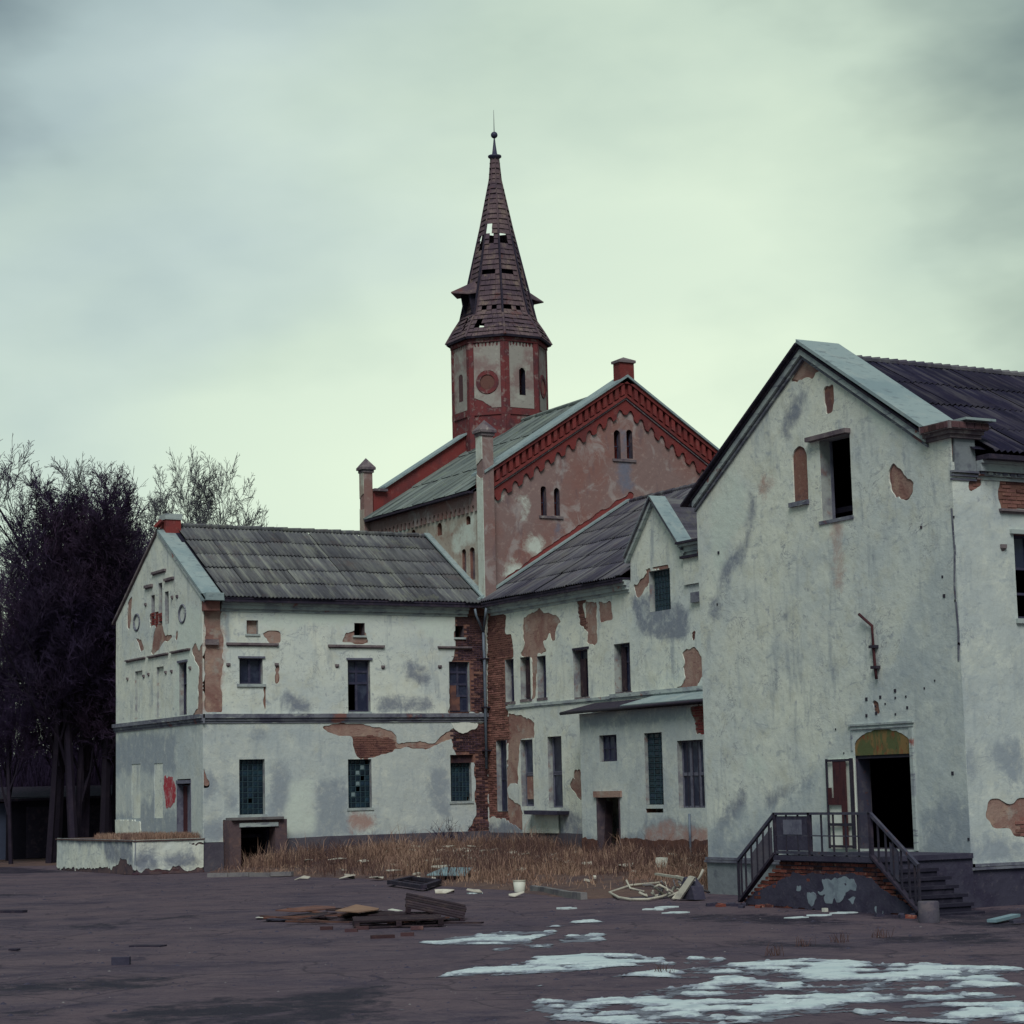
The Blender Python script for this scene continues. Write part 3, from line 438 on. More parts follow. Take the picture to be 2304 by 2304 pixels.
    'damp_falloff_R': [[(21.02,29.88),(20.75,28.45),(20.86,26.73),(20.31,26.32),(20.09,27.55),(20.11,28.59)],[(21.65,27.74),(23.67,28.12),(24.93,27.3),(22.64,24.81),(22.17,26.35)],[(24.04,35.79),(24.81,33.98),(24.55,31.14),(23.69,30.04),(22.8,31.76),(22.82,33.98)],[(27.79,33.76),(29.2,31.94),(25.21,27.61),(24.88,29.32)],[(29.87,42.25),(27.05,36.68),(25.19,30.38),(26.48,31.92),(26.32,36.63)]],
    'snow': [[(16.29,32.68),(17.56,33.56),(19.01,34.04),(19.59,33.63),(17.32,31.02),(16.54,31.86)],[(19.02,32.53),(19.45,32.04),(18.83,30.66),(18.08,30.83)],[(17.43,31.11),(17.81,30.91),(17.41,30.21),(17.11,30.43)],[(16.66,30.71),(16.88,30.46),(16.61,29.97),(16.38,30.2)],[(13.36,26.33),(14.5,27.24),(16.39,28.35),(17.08,28.35),(17.55,27.41),(17.21,25.68),(16.32,26.19),(14.62,26.02),(13.35,26.01)],[(17.73,26.45),(18.14,26.04),(17.77,25.51),(17.4,25.88)],[(15.14,24.81),(16.68,25.06),(18.64,25.44),(19.27,23.99),(19.91,21.85),(15.51,17.06),(14.43,18.01),(14.92,18.9),(13.14,19.14),(12.34,19.84),(11.99,21.07),(13.14,22.76),(14.06,22.73),(15.07,22.65),(16.01,23.3)],[(11.07,22.84),(11.28,22.66),(11.05,22.29),(10.88,22.44)],[(11.6,22.37),(11.74,22.24),(11.66,22.12)],[(13.67,24.59),(13.75,24.52),(13.64,24.37)]],
    'snow2': [[(20.97,35.42),(21.46,35.64),(21.74,35.51),(21.35,34.97),(20.92,35.08)],[(20.16,34.89),(20.42,34.71),(20.29,34.49),(20.06,34.69)]],
}

# ------------------------------------------------------------------ helpers
ORG = {}
def empty(name, loc, label=None, cat=None, group=None):
    o = bpy.data.objects.new(name, None); COL.objects.link(o); o.location = loc
    ORG[o.name] = Vector(loc)
    if label: o['label'] = label
    if cat: o['category'] = cat
    if group: o['group'] = group
    return o
def org(o):
    return ORG.get(o.name, Vector((0, 0, 0))) if o is not None else Vector((0, 0, 0))
def tag(o, label=None, cat=None, group=None, kind=None):
    if label: o['label'] = label
    if cat: o['category'] = cat
    if group: o['group'] = group
    if kind: o['kind'] = kind
    return o
def mesh_obj(name, verts, faces, mat, parent=None, smooth=False):
    """verts in world metres; the object keeps its parent's origin"""
    me = bpy.data.meshes.new(name)
    g = org(parent)
    v = np.asarray(verts, dtype=np.float64).reshape(-1, 3) - np.array(g)
    me.from_pydata(v.tolist(), [], faces if isinstance(faces, list) else faces.tolist())
    me.materials.append(mat)
    if smooth: me.polygons.foreach_set('use_smooth', [True] * len(me.polygons))
    me.update()
    o = bpy.data.objects.new(name, me); COL.objects.link(o)
    if parent is not None: o.parent = parent
    ORG[o.name] = g
    return o
def inst(name, mesh, mw, parent=None, mat=None):
    """an object of a shared mesh placed by a world matrix"""
    o = bpy.data.objects.new(name, mesh); COL.objects.link(o)
    g = org(parent)
    if parent is not None: o.parent = parent
    o.matrix_local = Matrix.Translation(-g) @ mw
    ORG[o.name] = g
    return o

class MB:
    def __init__(s): s.v = []; s.f = []
    def add(s, vs, fs):
        n = len(s.v); s.v += [tuple(p) for p in vs]; s.f += [tuple(i + n for i in f) for f in fs]; return s
    def hexa(s, p):   # 8 corner points: bottom 4, top 4
        return s.add(p, [(0, 3, 2, 1), (4, 5, 6, 7), (0, 1, 5, 4), (1, 2, 6, 5), (2, 3, 7, 6), (3, 0, 4, 7)])
    def box(s, x0, x1, y0, y1, z0, z1):
        return s.hexa([(x0, y0, z0), (x1, y0, z0), (x1, y1, z0), (x0, y1, z0), (x0, y0, z1), (x1, y0, z1), (x1, y1, z1), (x0, y1, z1)])
    def bar(s, a, b, w, h=None, up=(0, 0, 1)):
        a, b = Vector(a), Vector(b); h = h or w
        d = (b - a).normalized(); u = Vector(up)
        if abs(d.dot(u)) > 0.97: u = Vector((1, 0, 0))
        r = d.cross(u).normalized() * (w / 2); t = r.cross(d).normalized() * (h / 2)
        return s.hexa([a - r - t, a + r - t, b + r - t, b - r - t, a - r + t, a + r + t, b + r + t, b - r + t])
    def tube(s, pts, rad, n=8, cap=True):
        pts = [Vector(p) for p in pts]; R = rad if isinstance(rad, (list, tuple)) else [rad] * len(pts)
        rings = []; up = Vector((0.13, 0.27, 0.95)).normalized()
        for i, p in enumerate(pts):
            d = (pts[min(i + 1, len(pts) - 1)] - pts[max(i - 1, 0)]).normalized()
            a = d.cross(up); a = a.normalized() if a.length > 1e-3 else Vector((1, 0, 0)); b = a.cross(d)
            rings.append([p + (a * math.cos(2 * math.pi * k / n) + b * math.sin(2 * math.pi * k / n)) * R[i] for k in range(n)])
        vs = [q for r in rings for q in r]; fs = []
        for i in range(len(pts) - 1):
            for k in range(n):
                k2 = (k + 1) % n; fs.append((i * n + k, i * n + k2, (i + 1) * n + k2, (i + 1) * n + k))
        if cap: fs.append(tuple(range(n - 1, -1, -1))); fs.append(tuple((len(pts) - 1) * n + k for k in range(n)))
        return s.add(vs, fs)
    def prism(s, poly, axis, a, b):
        """2-D outline extruded from a to b; axis 'x': outline is (y,z); 'y': outline is (x,z); 'z': outline is (x,y)"""
        def P(q, t): return (t, q[0], q[1]) if axis == 'x' else ((q[0], t, q[1]) if axis == 'y' else (q[0], q[1], t))
        n = len(poly)
        vs = [P(q, a) for q in poly] + [P(q, b) for q in poly]
        fs = [tuple(range(n)), tuple(range(2 * n - 1, n - 1, -1))] + [(i, i + n, (i + 1) % n + n, (i + 1) % n) for i in range(n)]
        return s.add(vs, fs)
    def obj(s, name, mat, parent=None, smooth=False):
        return mesh_obj(name, s.v, s.f, mat, parent, smooth)

# value noise in numpy
def _h(ix, iy, sd):
    n = (ix.astype(np.int64) * 374761393 + iy.astype(np.int64) * 668265263 + sd * 974711) & 0x7fffffff
    n = ((n ^ (n >> 13)) * 1274126177) & 0x7fffffff
    return ((n ^ (n >> 16)) & 0xffff) / 65535.0
def vnoise(x, y, sd=0):
    x = np.asarray(x, float); y = np.asarray(y, float)
    ix = np.floor(x); iy = np.floor(y); fx = x - ix; fy = y - iy
    fx = fx * fx * (3 - 2 * fx); fy = fy * fy * (3 - 2 * fy)
    a = _h(ix, iy, sd); b = _h(ix + 1, iy, sd); c = _h(ix, iy + 1, sd); d = _h(ix + 1, iy + 1, sd)
    return (a * (1 - fx) + b * fx) * (1 - fy) + (c * (1 - fx) + d * fx) * fy
def fbm(x, y, sd=0, o=4):
    s = 0; am = 0.5; t = 0
    for k in range(o):
        s = s + am * vnoise(x * 2 ** k, y * 2 ** k, sd + k * 17); t += am; am *= 0.55
    return s / t
def inpoly(U, Z, poly):
    r = np.zeros(U.shape, bool); n = len(poly)
    for i in range(n):
        x1, y1 = poly[i]; x2, y2 = poly[(i + 1) % n]
        if y1 == y2: continue
        c = ((y1 > Z) != (y2 > Z)) & (U < (x2 - x1) * (Z - y1) / (y2 - y1) + x1)
        r ^= c
    return r

class Facade:
    """axis 'y': wall plane y=val seen from -y, u = x.   axis 'x': wall plane x=val seen from -x, u = y.   d = metres in front of the plane"""
    def __init__(s, axis, val): s.a = axis; s.v = val
    def p(s, u, z, d=0.0): return (u, s.v - d, z) if s.a == 'y' else (s.v - d, u, z)
    def P(s, U, Z, D):
        return np.stack([U, s.v - D, Z], -1) if s.a == 'y' else np.stack([s.v - D, U, Z], -1)
    def box(s, mb, u0, u1, z0, z1, d0, d1):
        if s.a == 'y': mb.box(u0, u1, s.v - d1, s.v - d0, z0, z1)
        else: mb.box(s.v - d1, s.v - d0, u0, u1, z0, z1)
        return mb
    def mat(s, u, z, d):   # matrix taking local (x=across, y=up, z=outward) to the wall
        if s.a == 'y': return Matrix(((1, 0, 0, u), (0, 0, -1, s.v - d), (0, 1, 0, z), (0, 0, 0, 1)))
        return Matrix(((0, 0, -1, s.v - d), (-1, 0, 0, u), (0, 1, 0, z), (0, 0, 0, 1)))

def lines(a, b, cell, cuts):
    cuts = sorted(set([round(a, 4), round(b, 4)] + [round(c, 4) for c in cuts if a + 1e-3 < c < b - 1e-3]))
    out = []
    for i in range(len(cuts) - 1):
        n = max(1, int(round((cuts[i + 1] - cuts[i]) / cell))) if cell else 1
        out += list(np.linspace(cuts[i], cuts[i + 1], n + 1)[:-1])
    return np.array(out + [cuts[-1]])

def arch_in(U, Z, h):
    u0, u1, z0, z1 = h[:4]; r = (u1 - u0) / 2; uc = (u0 + u1) / 2
    rise = h[4] if len(h) > 4 else 0.0
    body = (U > u0) & (U < u1) & (Z > z0) & (Z < z1 - rise)
    if rise > 0: body |= (((U - uc) / r) ** 2 + ((Z - (z1 - rise)) / rise) ** 2 < 1) & (Z >= z1 - rise)
    return body

def skin(F, name, mat, parent, u0, u1, z0, z1, cell, holes=(), ovals=(), region=None, removed=(), top=None, topcuts=(), d=0.0, t=0.03,
         rag=0.07, attrs=None, relief=0.0, seed=1, zcuts=()):
    """a wall layer of small quads: holes are openings (rect, or rect + arch rise), removed are ragged patches where it has fallen off"""
    cu = [c for h in holes for c in h[:2]] + list(topcuts); cz = [c for h in holes for c in h[2:4]] + list(zcuts)
    LU = lines(u0, u1, cell, cu); LZ = lines(z0, z1, cell, cz)
    nu, nz = len(LU), len(LZ)
    GU, GZ = np.meshgrid(LU, LZ, indexing='ij')
    CU = (GU[:-1, :-1] + GU[1:, 1:]) / 2; CZ = (GZ[:-1, :-1] + GZ[1:, 1:]) / 2
    keep = np.ones(CU.shape, bool)
    WU = CU + rag * (fbm(CU * 3.1, CZ * 3.1, seed) - 0.5) * 2.2 + rag * 1.6 * (fbm(CU * 8, CZ * 8, seed + 5) - 0.5)
    WZ = CZ + rag * (fbm(CU * 3.1 + 9, CZ * 3.1 + 4, seed + 3) - 0.5) * 2.2 + rag * 1.6 * (fbm(CU * 8, CZ * 8, seed + 9) - 0.5)
    if region is not None:
        k = np.zeros(CU.shape, bool)
        for p in region: k |= inpoly(WU, WZ, p)
        keep &= k
    for h in holes: keep &= ~arch_in(CU, CZ, h)
    for (a, b, c, e) in ovals: keep &= ~((((CU - (a + b) / 2) / ((b - a) / 2)) ** 2 + ((CZ - (c + e) / 2) / ((e - c) / 2)) ** 2) < 1)
    for p in removed: keep &= ~inpoly(WU, WZ, p)
    if top is not None:
        TZ = top(GU); T = np.minimum(GZ, TZ)
        keep &= (np.minimum(GZ[:-1, :-1] - TZ[:-1, :-1], GZ[1:, :-1] - TZ[1:, :-1]) < -1e-4)
        GZ = T
    # soften the stair-stepped edge of patches, arches and roundels; straight opening edges stay where they are
    body = np.zeros(keep.shape, bool)
    for h in holes:
        rise_ = h[4] if len(h) > 4 else 0.0; body |= (CU > h[0]) & (CU < h[1]) & (CZ > h[2]) & (CZ < h[3] - rise_)
    if cell:
        kp_ = np.pad(keep, 1); bp_ = np.pad(body, 1, constant_values=True)
        EH = kp_[1:-1, :-1] != kp_[1:-1, 1:]; FH = EH & (bp_[1:-1, :-1] | bp_[1:-1, 1:])      # edges running along u, shape (nu-1, nz)
        EV = kp_[:-1, 1:-1] != kp_[1:, 1:-1]; FV = EV & (bp_[:-1, 1:-1] | bp_[1:, 1:-1])      # edges running along z, shape (nu, nz-1)
        fixed = np.zeros(GU.shape, bool)
        fixed[:-1, :] |= FH; fixed[1:, :] |= FH; fixed[:, :-1] |= FV; fixed[:, 1:] |= FV
        cnt = np.zeros(GU.shape); cnt[:-1, :] += EH; cnt[1:, :] += EH; cnt[:, :-1] += EV; cnt[:, 1:] += EV
        mv = (cnt == 2) & ~fixed
        for _ in range(2):
            for A_ in (0, 1):
                G_ = GU if A_ == 0 else GZ
                s_ = np.zeros(GU.shape); s_[:-1, :] += EH * G_[1:, :]; s_[1:, :] += EH * G_[:-1, :]; s_[:, :-1] += EV * G_[:, 1:]; s_[:, 1:] += EV * G_[:, :-1]
                N_ = np.where(mv, .4 * G_ + .6 * s_ / np.maximum(cnt, 1), G_)
                if A_ == 0: newU = N_
                else: newZ = N_
            GU, GZ = newU, newZ
    D = np.full(GU.shape, d)
    if relief: D = d + relief * (fbm(GU * 0.9, GZ * 0.9, seed + 40) - 0.5) * 2 + relief * 0.5 * (vnoise(GU * 5, GZ * 5, seed + 41) - 0.5)
    front = F.P(GU, GZ, D).reshape(-1, 3)
    back = F.P(GU, GZ, np.full(GU.shape, d - t)).reshape(-1, 3)
    idx = np.arange(nu * nz).reshape(nu, nz)
    I, J = np.nonzero(keep)
    q = [np.stack([idx[I, J], idx[I + 1, J], idx[I + 1, J + 1], idx[I, J + 1]], 1)]
    N = nu * nz
    kp = np.pad(keep, 1)
    for di, dj, (a, b) in ((-1, 0, ((0, 0), (0, 1))), (1, 0, ((1, 1), (1, 0))), (0, -1, ((1, 0), (0, 0))), (0, 1, ((0, 1), (1, 1)))):
        m = keep & ~kp[1 + di:1 + di + keep.shape[0], 1 + dj:1 + dj + keep.shape[1]]
        A, B = np.nonzero(m)
        va = idx[A + a[0], B + a[1]]; vb = idx[A + b[0], B + b[1]]
        q.append(np.stack([va, vb, vb + N, va + N], 1))
    Q = np.concatenate(q)
    used, inv = np.unique(Q.reshape(-1), return_inverse=True)
    allv = np.concatenate([front, back])[used]
    o = mesh_obj(name, allv, inv.reshape(-1, 4), mat, parent)
    if attrs:
        for an, polys in attrs.items():
            W1 = GU + 0.25 * (fbm(GU * 1.6, GZ * 1.6, seed + 60) - 0.5); W2 = GZ + 0.25 * (fbm(GU * 1.6 + 5, GZ * 1.6, seed + 61) - 0.5)
            k = np.zeros(GU.shape)
            for p in polys: k = np.maximum(k, inpoly(W1, W2, p).astype(float))
            w = max(1, int(0.14 / cell)) if cell else 1
            for _ in range(2):
                for ax_ in (0, 1):
                    kk = np.pad(k, [(w, w), (0, 0)] if ax_ == 0 else [(0, 0), (w, w)], mode='edge'); cs = np.cumsum(kk, axis=ax_)
                    cs = np.concatenate([np.zeros_like(cs.take([0], ax_)), cs], ax_)
                    n_ = k.shape[ax_]; k = (cs.take(range(2 * w + 1, 2 * w + 1 + n_), ax_) - cs.take(range(0, n_), ax_)) / (2 * w + 1)
            full = np.concatenate([k.reshape(-1), k.reshape(-1)])[used]
            at = o.data.attributes.new(an, 'FLOAT', 'POINT'); at.data.foreach_set('value', full.astype(np.float32))
    return o

def tagged(fn):
    def g_(*a, **k): return tag(fn(*a, **k), kind='stuff')
    return g_
def reveals(F, root, rects, mat='reveal', depth=0.26, name='reveal'):
    """plaster lining of each opening: one ring per opening"""
    for r in rects:
        a, b, c, e = r[:4]; i = 0.006; vs = []
        for d in (0.03, -depth):
            vs += [F.p(a + i, c + i, d), F.p(b - i, c + i, d), F.p(b - i, e - i, d), F.p(a + i, e - i, d)]
        mesh_obj(name, vs, [(k, (k + 1) % 4, (k + 1) % 4 + 4, k + 4) for k in range(4)], M[mat], root)

_brk = {}
def brick_mesh(key, L=0.245, Hh=0.068, D=0.05):
    if key not in _brk:
        mb = MB(); r = random.Random(hash(key) % 999)
        c = 0.006
        vs = [(-L / 2, -Hh / 2, -D), (L / 2, -Hh / 2, -D), (L / 2, Hh / 2, -D), (-L / 2, Hh / 2, -D),
              (-L / 2 + c, -Hh / 2 + c, 0), (L / 2 - c, -Hh / 2 + c, 0), (L / 2 - c, Hh / 2 - c, 0), (-L / 2 + c, Hh / 2 - c, 0)]
        mb.add(vs, [(4, 5, 6, 7), (0, 1, 5, 4), (1, 2, 6, 5), (2, 3, 7, 6), (3, 0, 4, 7)])
        me = bpy.data.meshes.new('brick'); me.from_pydata(mb.v, [], mb.f)
        _brk[key] = me
    return _brk[key]
BCOUNT = {}
def bricks(F, parent, polys, mat, d=-0.02, holes=(), avoid=(), rag=0.1, seed=3, limit=300, matname='b'):
    """courses of separate bricks inside the polygons; beyond the limit the remaining ones are joined"""
    us = [q[0] for p in polys for q in p]; zs = [q[1] for p in polys for q in p]
    me = brick_mesh(matname); 
    if not me.materials: me.materials.append(mat)
    r = random.Random(seed); rest = MB()
    zrow = math.floor(min(zs) / 0.08) * 0.08; row = 0
    while zrow < max(zs):
        u = math.floor(min(us) / 0.26) * 0.26 + (0.13 if row % 2 else 0)
        while u < max(us):
            cu, cz = np.array([u + 0.125]), np.array([zrow + 0.035])
            wu = cu + rag * (fbm(cu * 3.1, cz * 3.1, seed) - 0.5) * 2; wz = cz + rag * (fbm(cu * 3.1 + 9, cz * 3.1, seed + 3) - 0.5) * 2
            ok = any(inpoly(wu, wz, p)[0] for p in polys)
            if ok:
                for h in holes:
                    if h[0] - 0.11 < cu[0] < h[1] + 0.11 and h[2] - 0.03 < cz[0] < h[3] + 0.03: ok = False; break
            if ok and r.random() > 0.05:
                dd = d + r.uniform(-0.012, 0.01)
                n = BCOUNT.get(parent.name, 0)
                if n < limit:
                    mw = F.mat(cu[0], cz[0], dd) @ Matrix.Rotation(r.gauss(0, 0.012), 4, 'Z')
                    inst('brick', me, mw, parent); BCOUNT[parent.name] = n + 1
                else: F.box(rest, cu[0] - 0.12, cu[0] + 0.12, cz[0] - 0.033, cz[0] + 0.033, dd - 0.05, dd)
            u += 0.26
        zrow += 0.08; row += 1
    if rest.v: tag(rest.obj('brickwork', mat, parent), kind='stuff')

# ---- windows
_gb = {}
def glass_block_window(F, root, r, nc, nr, d=-0.14, broken=(), name='window', blank=(), mats=('gblock', 'joint', 'gblock_l')):
    u0, u1, z0, z1 = r
    fr = MB(); w = (u1 - u0) / nc; h = (z1 - z0) / nr
    for i in range(nc + 1): F.box(fr, u0 + i * w - 0.012, u0 + i * w + 0.012, z0, z1, d - 0.06, d)
    for j in range(nr + 1): F.box(fr, u0, u1, z0 + j * h - 0.012, z0 + j * h + 0.012, d - 0.055, d + 0.004)
    f = fr.obj(name, M[mats[1]], root)
    key = (round(w, 3), round(h, 3), mats[0])
    if key not in _gb:
        mb = MB(); a, b = w / 2 - 0.012, h / 2 - 0.012
        mb.add([(-a, -b, -0.06), (a, -b, -0.06), (a, b, -0.06), (-a, b, -0.06), (-a, -b, -0.02), (a, -b, -0.02), (a, b, -0.02), (-a, b, -0.02), (-a * .6, -b * .6, -0.004), (a * .6, -b * .6, -0.004), (a * .6, b * .6, -0.004), (-a * .6, b * .6, -0.004)],
               [(0, 3, 2, 1), (4, 5, 9, 8), (5, 6, 10, 9), (6, 7, 11, 10), (7, 4, 8, 11), (8, 9, 10, 11), (0, 1, 5, 4), (1, 2, 6, 5), (2, 3, 7, 6), (3, 0, 4, 7)])
        ms = []
        for mm in (mats[0], mats[2]):
            me = bpy.data.meshes.new('glass_block'); me.from_pydata(mb.v, [], mb.f); me.materials.append(M[mm]); ms.append(me)
        _gb[key] = ms
    for i in range(nc):
        for j in range(nr):
            if (i, j) in blank: continue
            inst('glass_block', _gb[key][1 if (i, j) in broken else 0], F.mat(u0 + (i + .5) * w, z0 + (j + .5) * h, d), f)
    return f

def casement(F, root, r, vs=(0.5,), hs=(), d=-0.14, mat='grey_wood', bar=0.05, panes=True, missing=(), name='window', frame=0.06):
    u0, u1, z0, z1 = r; fr = MB()
    F.box(fr, u0, u0 + frame, z0, z1, d - 0.06, d); F.box(fr, u1 - frame, u1, z0, z1, d - 0.06, d)
    F.box(fr, u0 + frame, u1 - frame, z1 - frame, z1, d - 0.058, d - 0.002); F.box(fr, u0 + frame, u1 - frame, z0, z0 + frame, d - 0.058, d - 0.002)
    U = [u0 + frame] + [u0 + (u1 - u0) * v for v in vs] + [u1 - frame]; Z = [z0 + frame] + [z0 + (z1 - z0) * v for v in hs] + [z1 - frame]
    for u in U[1:-1]: F.box(fr, u - bar / 2, u + bar / 2, z0 + frame, z1 - frame, d - 0.05, d + 0.004)
    for z in Z[1:-1]: F.box(fr, u0 + frame, u1 - frame, z - bar / 2, z + bar / 2, d - 0.052, d + 0.008)
    f = fr.obj(name, M[mat], root)
    if panes:
        for i in range(len(U) - 1):
            for j in range(len(Z) - 1):
                if (i, j) in missing: continue
                pm = MB(); F.box(pm, U[i] + 0.004, U[i + 1] - 0.004, Z[j] + 0.004, Z[j + 1] - 0.004, d - 0.036, d - 0.026); pm.obj('pane', M['pane'], f)
    return f

def hood(F, root, r, mat='hood', t=0.12):
    mb = MB(); u0, u1, z0, z1 = r; z0 = z1 - max(0.09, z1 - z0)
    F.box(mb, u0, u1, z0 + 0.04, z1, 0.0, t); F.box(mb, u0 + 0.03, u1 - 0.03, z0, z0 + 0.04, 0.0, t * 0.6)
    return mb.obj('hood_moulding', M[mat], root)
def pendant(F, root, q):
    u, z = q; mb = MB()
    F.box(mb, u - 0.07, u + 0.07, z - 0.02, z + 0.06, 0.0, 0.09)
    a = [F.p(u - 0.06, z - 0.02, 0), F.p(u + 0.06, z - 0.02, 0), F.p(u + 0.06, z - 0.02, 0.08), F.p(u - 0.06, z - 0.02, 0.08), F.p(u, z - 0.13, 0.0)]
    mb.add(a, [(0, 1, 4), (1, 2, 4), (2, 3, 4), (3, 0, 4)])
    return mb.obj('label_stop', M['hood'], root)

def rough_stroke(F, name, mat, parent, pts, w, d0, d1):
    mb = MB()
    for a, b in zip(pts[:-1], pts[1:]):
        mb.bar(F.p(*a, (d0 + d1) / 2), F.p(*b, (d0 + d1) / 2), w, d1 - d0)
    return mb.obj(name, mat, parent)

# ---- corrugated sheets
_sheet = {}
def sheet_mesh(w, h, amp, waves, matn, kind='wave'):
    key = (round(w, 3), round(h, 3), matn)
    if key in _sheet: return _sheet[key]
    vs = []; fs = []
    if kind == 'wave':
        n = waves * 4
        prof = [(w * i / n, amp * math.cos(2 * math.pi * waves * i / n)) for i in range(n + 1)]
    else:
        prof = [(0, 0), (0.0, 0.05), (0.03, 0.05), (0.03, 0.0), (w / 2, 0.006), (w, 0)]
    n = len(prof)
    for (x, z) in prof: vs += [(x, 0, z + 0.03), (x, h * 1.07, z - 0.005)]
    for i in range(n - 1): fs.append((2 * i, 2 * i + 2, 2 * i + 3, 2 * i + 1))
    vs += [(x, 0, z + 0.018) for (x, z) in prof]
    for i in range(n - 1): fs.append((2 * n + i, 2 * n + i + 1, 2 * i + 2, 2 * i))
    me = bpy.data.meshes.new('roof_sheet'); me.from_pydata(vs, [], fs); me.materials.append(M[matn]); me.polygons.foreach_set('use_smooth', [kind == 'wave'] * len(fs))
    _sheet[key] = me; return me
def roof_sheets(root, o, along, up, length, slope, nw, nh, matn, amp=0.028, waves=7, kind='wave', jitter=0.022, skip=None):
    a = Vector(along).normalized(); u = Vector(up).normalized(); n = a.cross(u).normalized()
    if n.z < 0: n = -n
    w = length / nw; h = slope / nh; me = sheet_mesh(w, h, amp, waves, matn, kind)
    r = random.Random(nw * 31 + nh)
    for j in range(nh):
        for i in range(nw):
            if skip and skip(i, j): continue
            p = Vector(o) + a * (i * w) + u * (j * h + r.uniform(-jitter, jitter) * 2) + n * (0.012 * (i % 2) + r.uniform(0, jitter))
            mw = Matrix(((a.x, u.x, n.x, p.x), (a.y, u.y, n.y, p.y), (a.z, u.z, n.z, p.z), (0, 0, 0, 1)))
            inst('roof_sheet', me, mw @ Matrix.Rotation(r.gauss(0, 0.007), 4, 'Z'), root)
def slab(pts, thick, n=None):
    """thin plate from a planar outline, thickened along its normal"""
    P = [Vector(p) for p in pts]
    nn = Vector(n) if n else (P[1] - P[0]).cross(P[2] - P[0]).normalized()
    if nn.z < 0: nn = -nn
    mb = MB(); k = len(P)
    mb.add([p for p in P] + [p + nn * thick for p in P], [tuple(range(k - 1, -1, -1)), tuple(range(k, 2 * k))] + [(i, (i + 1) % k, (i + 1) % k + k, i + k) for i in range(k)])
    return mb
# ------------------------------------------------------------------ ground, road surface, far land
tag(mesh_obj('ground', [(-3000, -200, -0.03), (3000, -200, -0.03), (3000, 4000, -0.03), (-3000, 4000, -0.03)], [(0, 1, 2, 3)], M['soil']), kind='structure')
def build_yard():
    xs = np.arange(-12, 40.01, 0.25); ys = np.arange(12, 90.01, 0.25)
    X, Y = np.meshgrid(xs, ys, indexing='ij')
    Z = 0.05 * (fbm(X * 0.25, Y * 0.25, 3) - 0.5) + 0.018 * (fbm(X * 1.2, Y * 1.2, 4) - 0.5)
    Z = np.where(Y > 84, Z - 0.1 * (Y - 84), Z)
    nx, ny = X.shape; idx = np.arange(nx * ny).reshape(nx, ny)
    q = np.stack([idx[:-1, :-1], idx[1:, :-1], idx[1:, 1:], idx[:-1, 1:]], -1).reshape(-1, 4)
    o = mesh_obj('asphalt_yard', np.stack([X, Y, Z], -1).reshape(-1, 3), q, M['asphalt'], smooth=True)
    tag(o, kind='structure')
    WX = X + 1.2 * (fbm(X * 0.6, Y * 0.6, 21) - 0.5); WY = Y + 1.2 * (fbm(X * 0.6, Y * 0.6, 22) - 0.5)
    k = np.zeros(X.shape)
    for p in D['damp_falloff_L'] + D['damp_falloff_R']: k = np.maximum(k, inpoly(WX, WY, p).astype(float))  # damp areas, also darkening the lower corners of the view
    k = np.maximum(k, ((X < 24.2) & (Y > 76 + 3 * (fbm(X * .3, Y * .3, 5) - .5))).astype(float))
    for _ in range(2):
        kk = np.pad(k, 1, mode='edge'); k = (kk[:-2, 1:-1] + kk[2:, 1:-1] + kk[1:-1, :-2] + kk[1:-1, 2:] + kk[1:-1, 1:-1]) / 5
    at = o.data.attributes.new('damp', 'FLOAT', 'POINT'); at.data.foreach_set('value', k.reshape(-1).astype(np.float32))
build_yard()

# ------------------------------------------------------------------ left wing
LWING = empty('left_wing_building', (26.78, 69.8, 0), 'two-storey white plastered wing with grey corrugated roof left of the brick hall', 'building')
F1 = Facade('y', 69.80); LG = Facade('x', 26.78)
f_win = [D['F_sq2'], D['F_sq3'], D['F_w1'], D['F_w2'], D['F_w3'], D['F_lw1'], D['F_lw2'], D['F_lw3']]
cel = D['F_cel']; celop = (D['F_celop'][0], D['F_celop'][1], 0.0, D['F_celop'][3])
niche_f = [D['F_sq1'], (D['F_lw3top'][0], D['F_lw3top'][1], D['F_lw3'][3], D['F_lw3top'][3])]
EAVE = 9.42
skin(F1, 'wall', M['core'], LWING, 26.78, 37.98, 0, EAVE, None, holes=f_win + niche_f + [celop], d=0.0, t=0.45)
skin(F1, 'plaster', M['plaster'], LWING, 26.76, 37.98, 1.0, 9.02, 0.06, holes=f_win + niche_f + [(cel[0], cel[1], 0, cel[3])],
     removed=D['F_brick'] + D['F_tan'], d=0.035, t=0.034, relief=0.008, attrs={'grey': D['F_grey'] + [[(26.7, 1.0), (38, 1.0), (38, 1.25), (33, 1.15), (26.7, 1.5)]], 'cool': [[(26, .9), (38.2, .9), (38.2, 5.1), (26, 5.1)]], 'pale': D['F_pale'], 'tanw': [D['F_strip'], [(32.3, 1.2), (33.3, 1.2), (33.3, 1.85), (32.3, 1.9)]]}, seed=2)
tagged(skin)(F1, 'undercoat', M['tan'], LWING, 26.76, 37.98, 1.0, 9.02, 0.09, holes=f_win + niche_f, region=D['F_tan'], removed=D['F_brick'][1:], rag=0.0, d=0.012, t=0.011, relief=0.004, seed=2)
bricks(F1, LWING, D['F_brick'][:1], M['brick_dark'], d=0.022, holes=f_win + niche_f, rag=0.14, seed=4, limit=300, matname='dark')
bricks(F1, LWING, D['F_brick'][1:], M['brick'], d=0.022, holes=f_win, rag=0.1, seed=6, limit=300, matname='red')
skin(F1, 'plinth', M['plinth'], LWING, 26.74, 37.98, 0, 1.08, 0.09, holes=[(cel[0], cel[1], 0, 1.5)], d=0.09, t=0.09, relief=0.02, top=lambda u: 0.98 + (u - 26.8) * 0.022 + 0.03 * (fbm(u * 3, u, 3) - .5), seed=7)
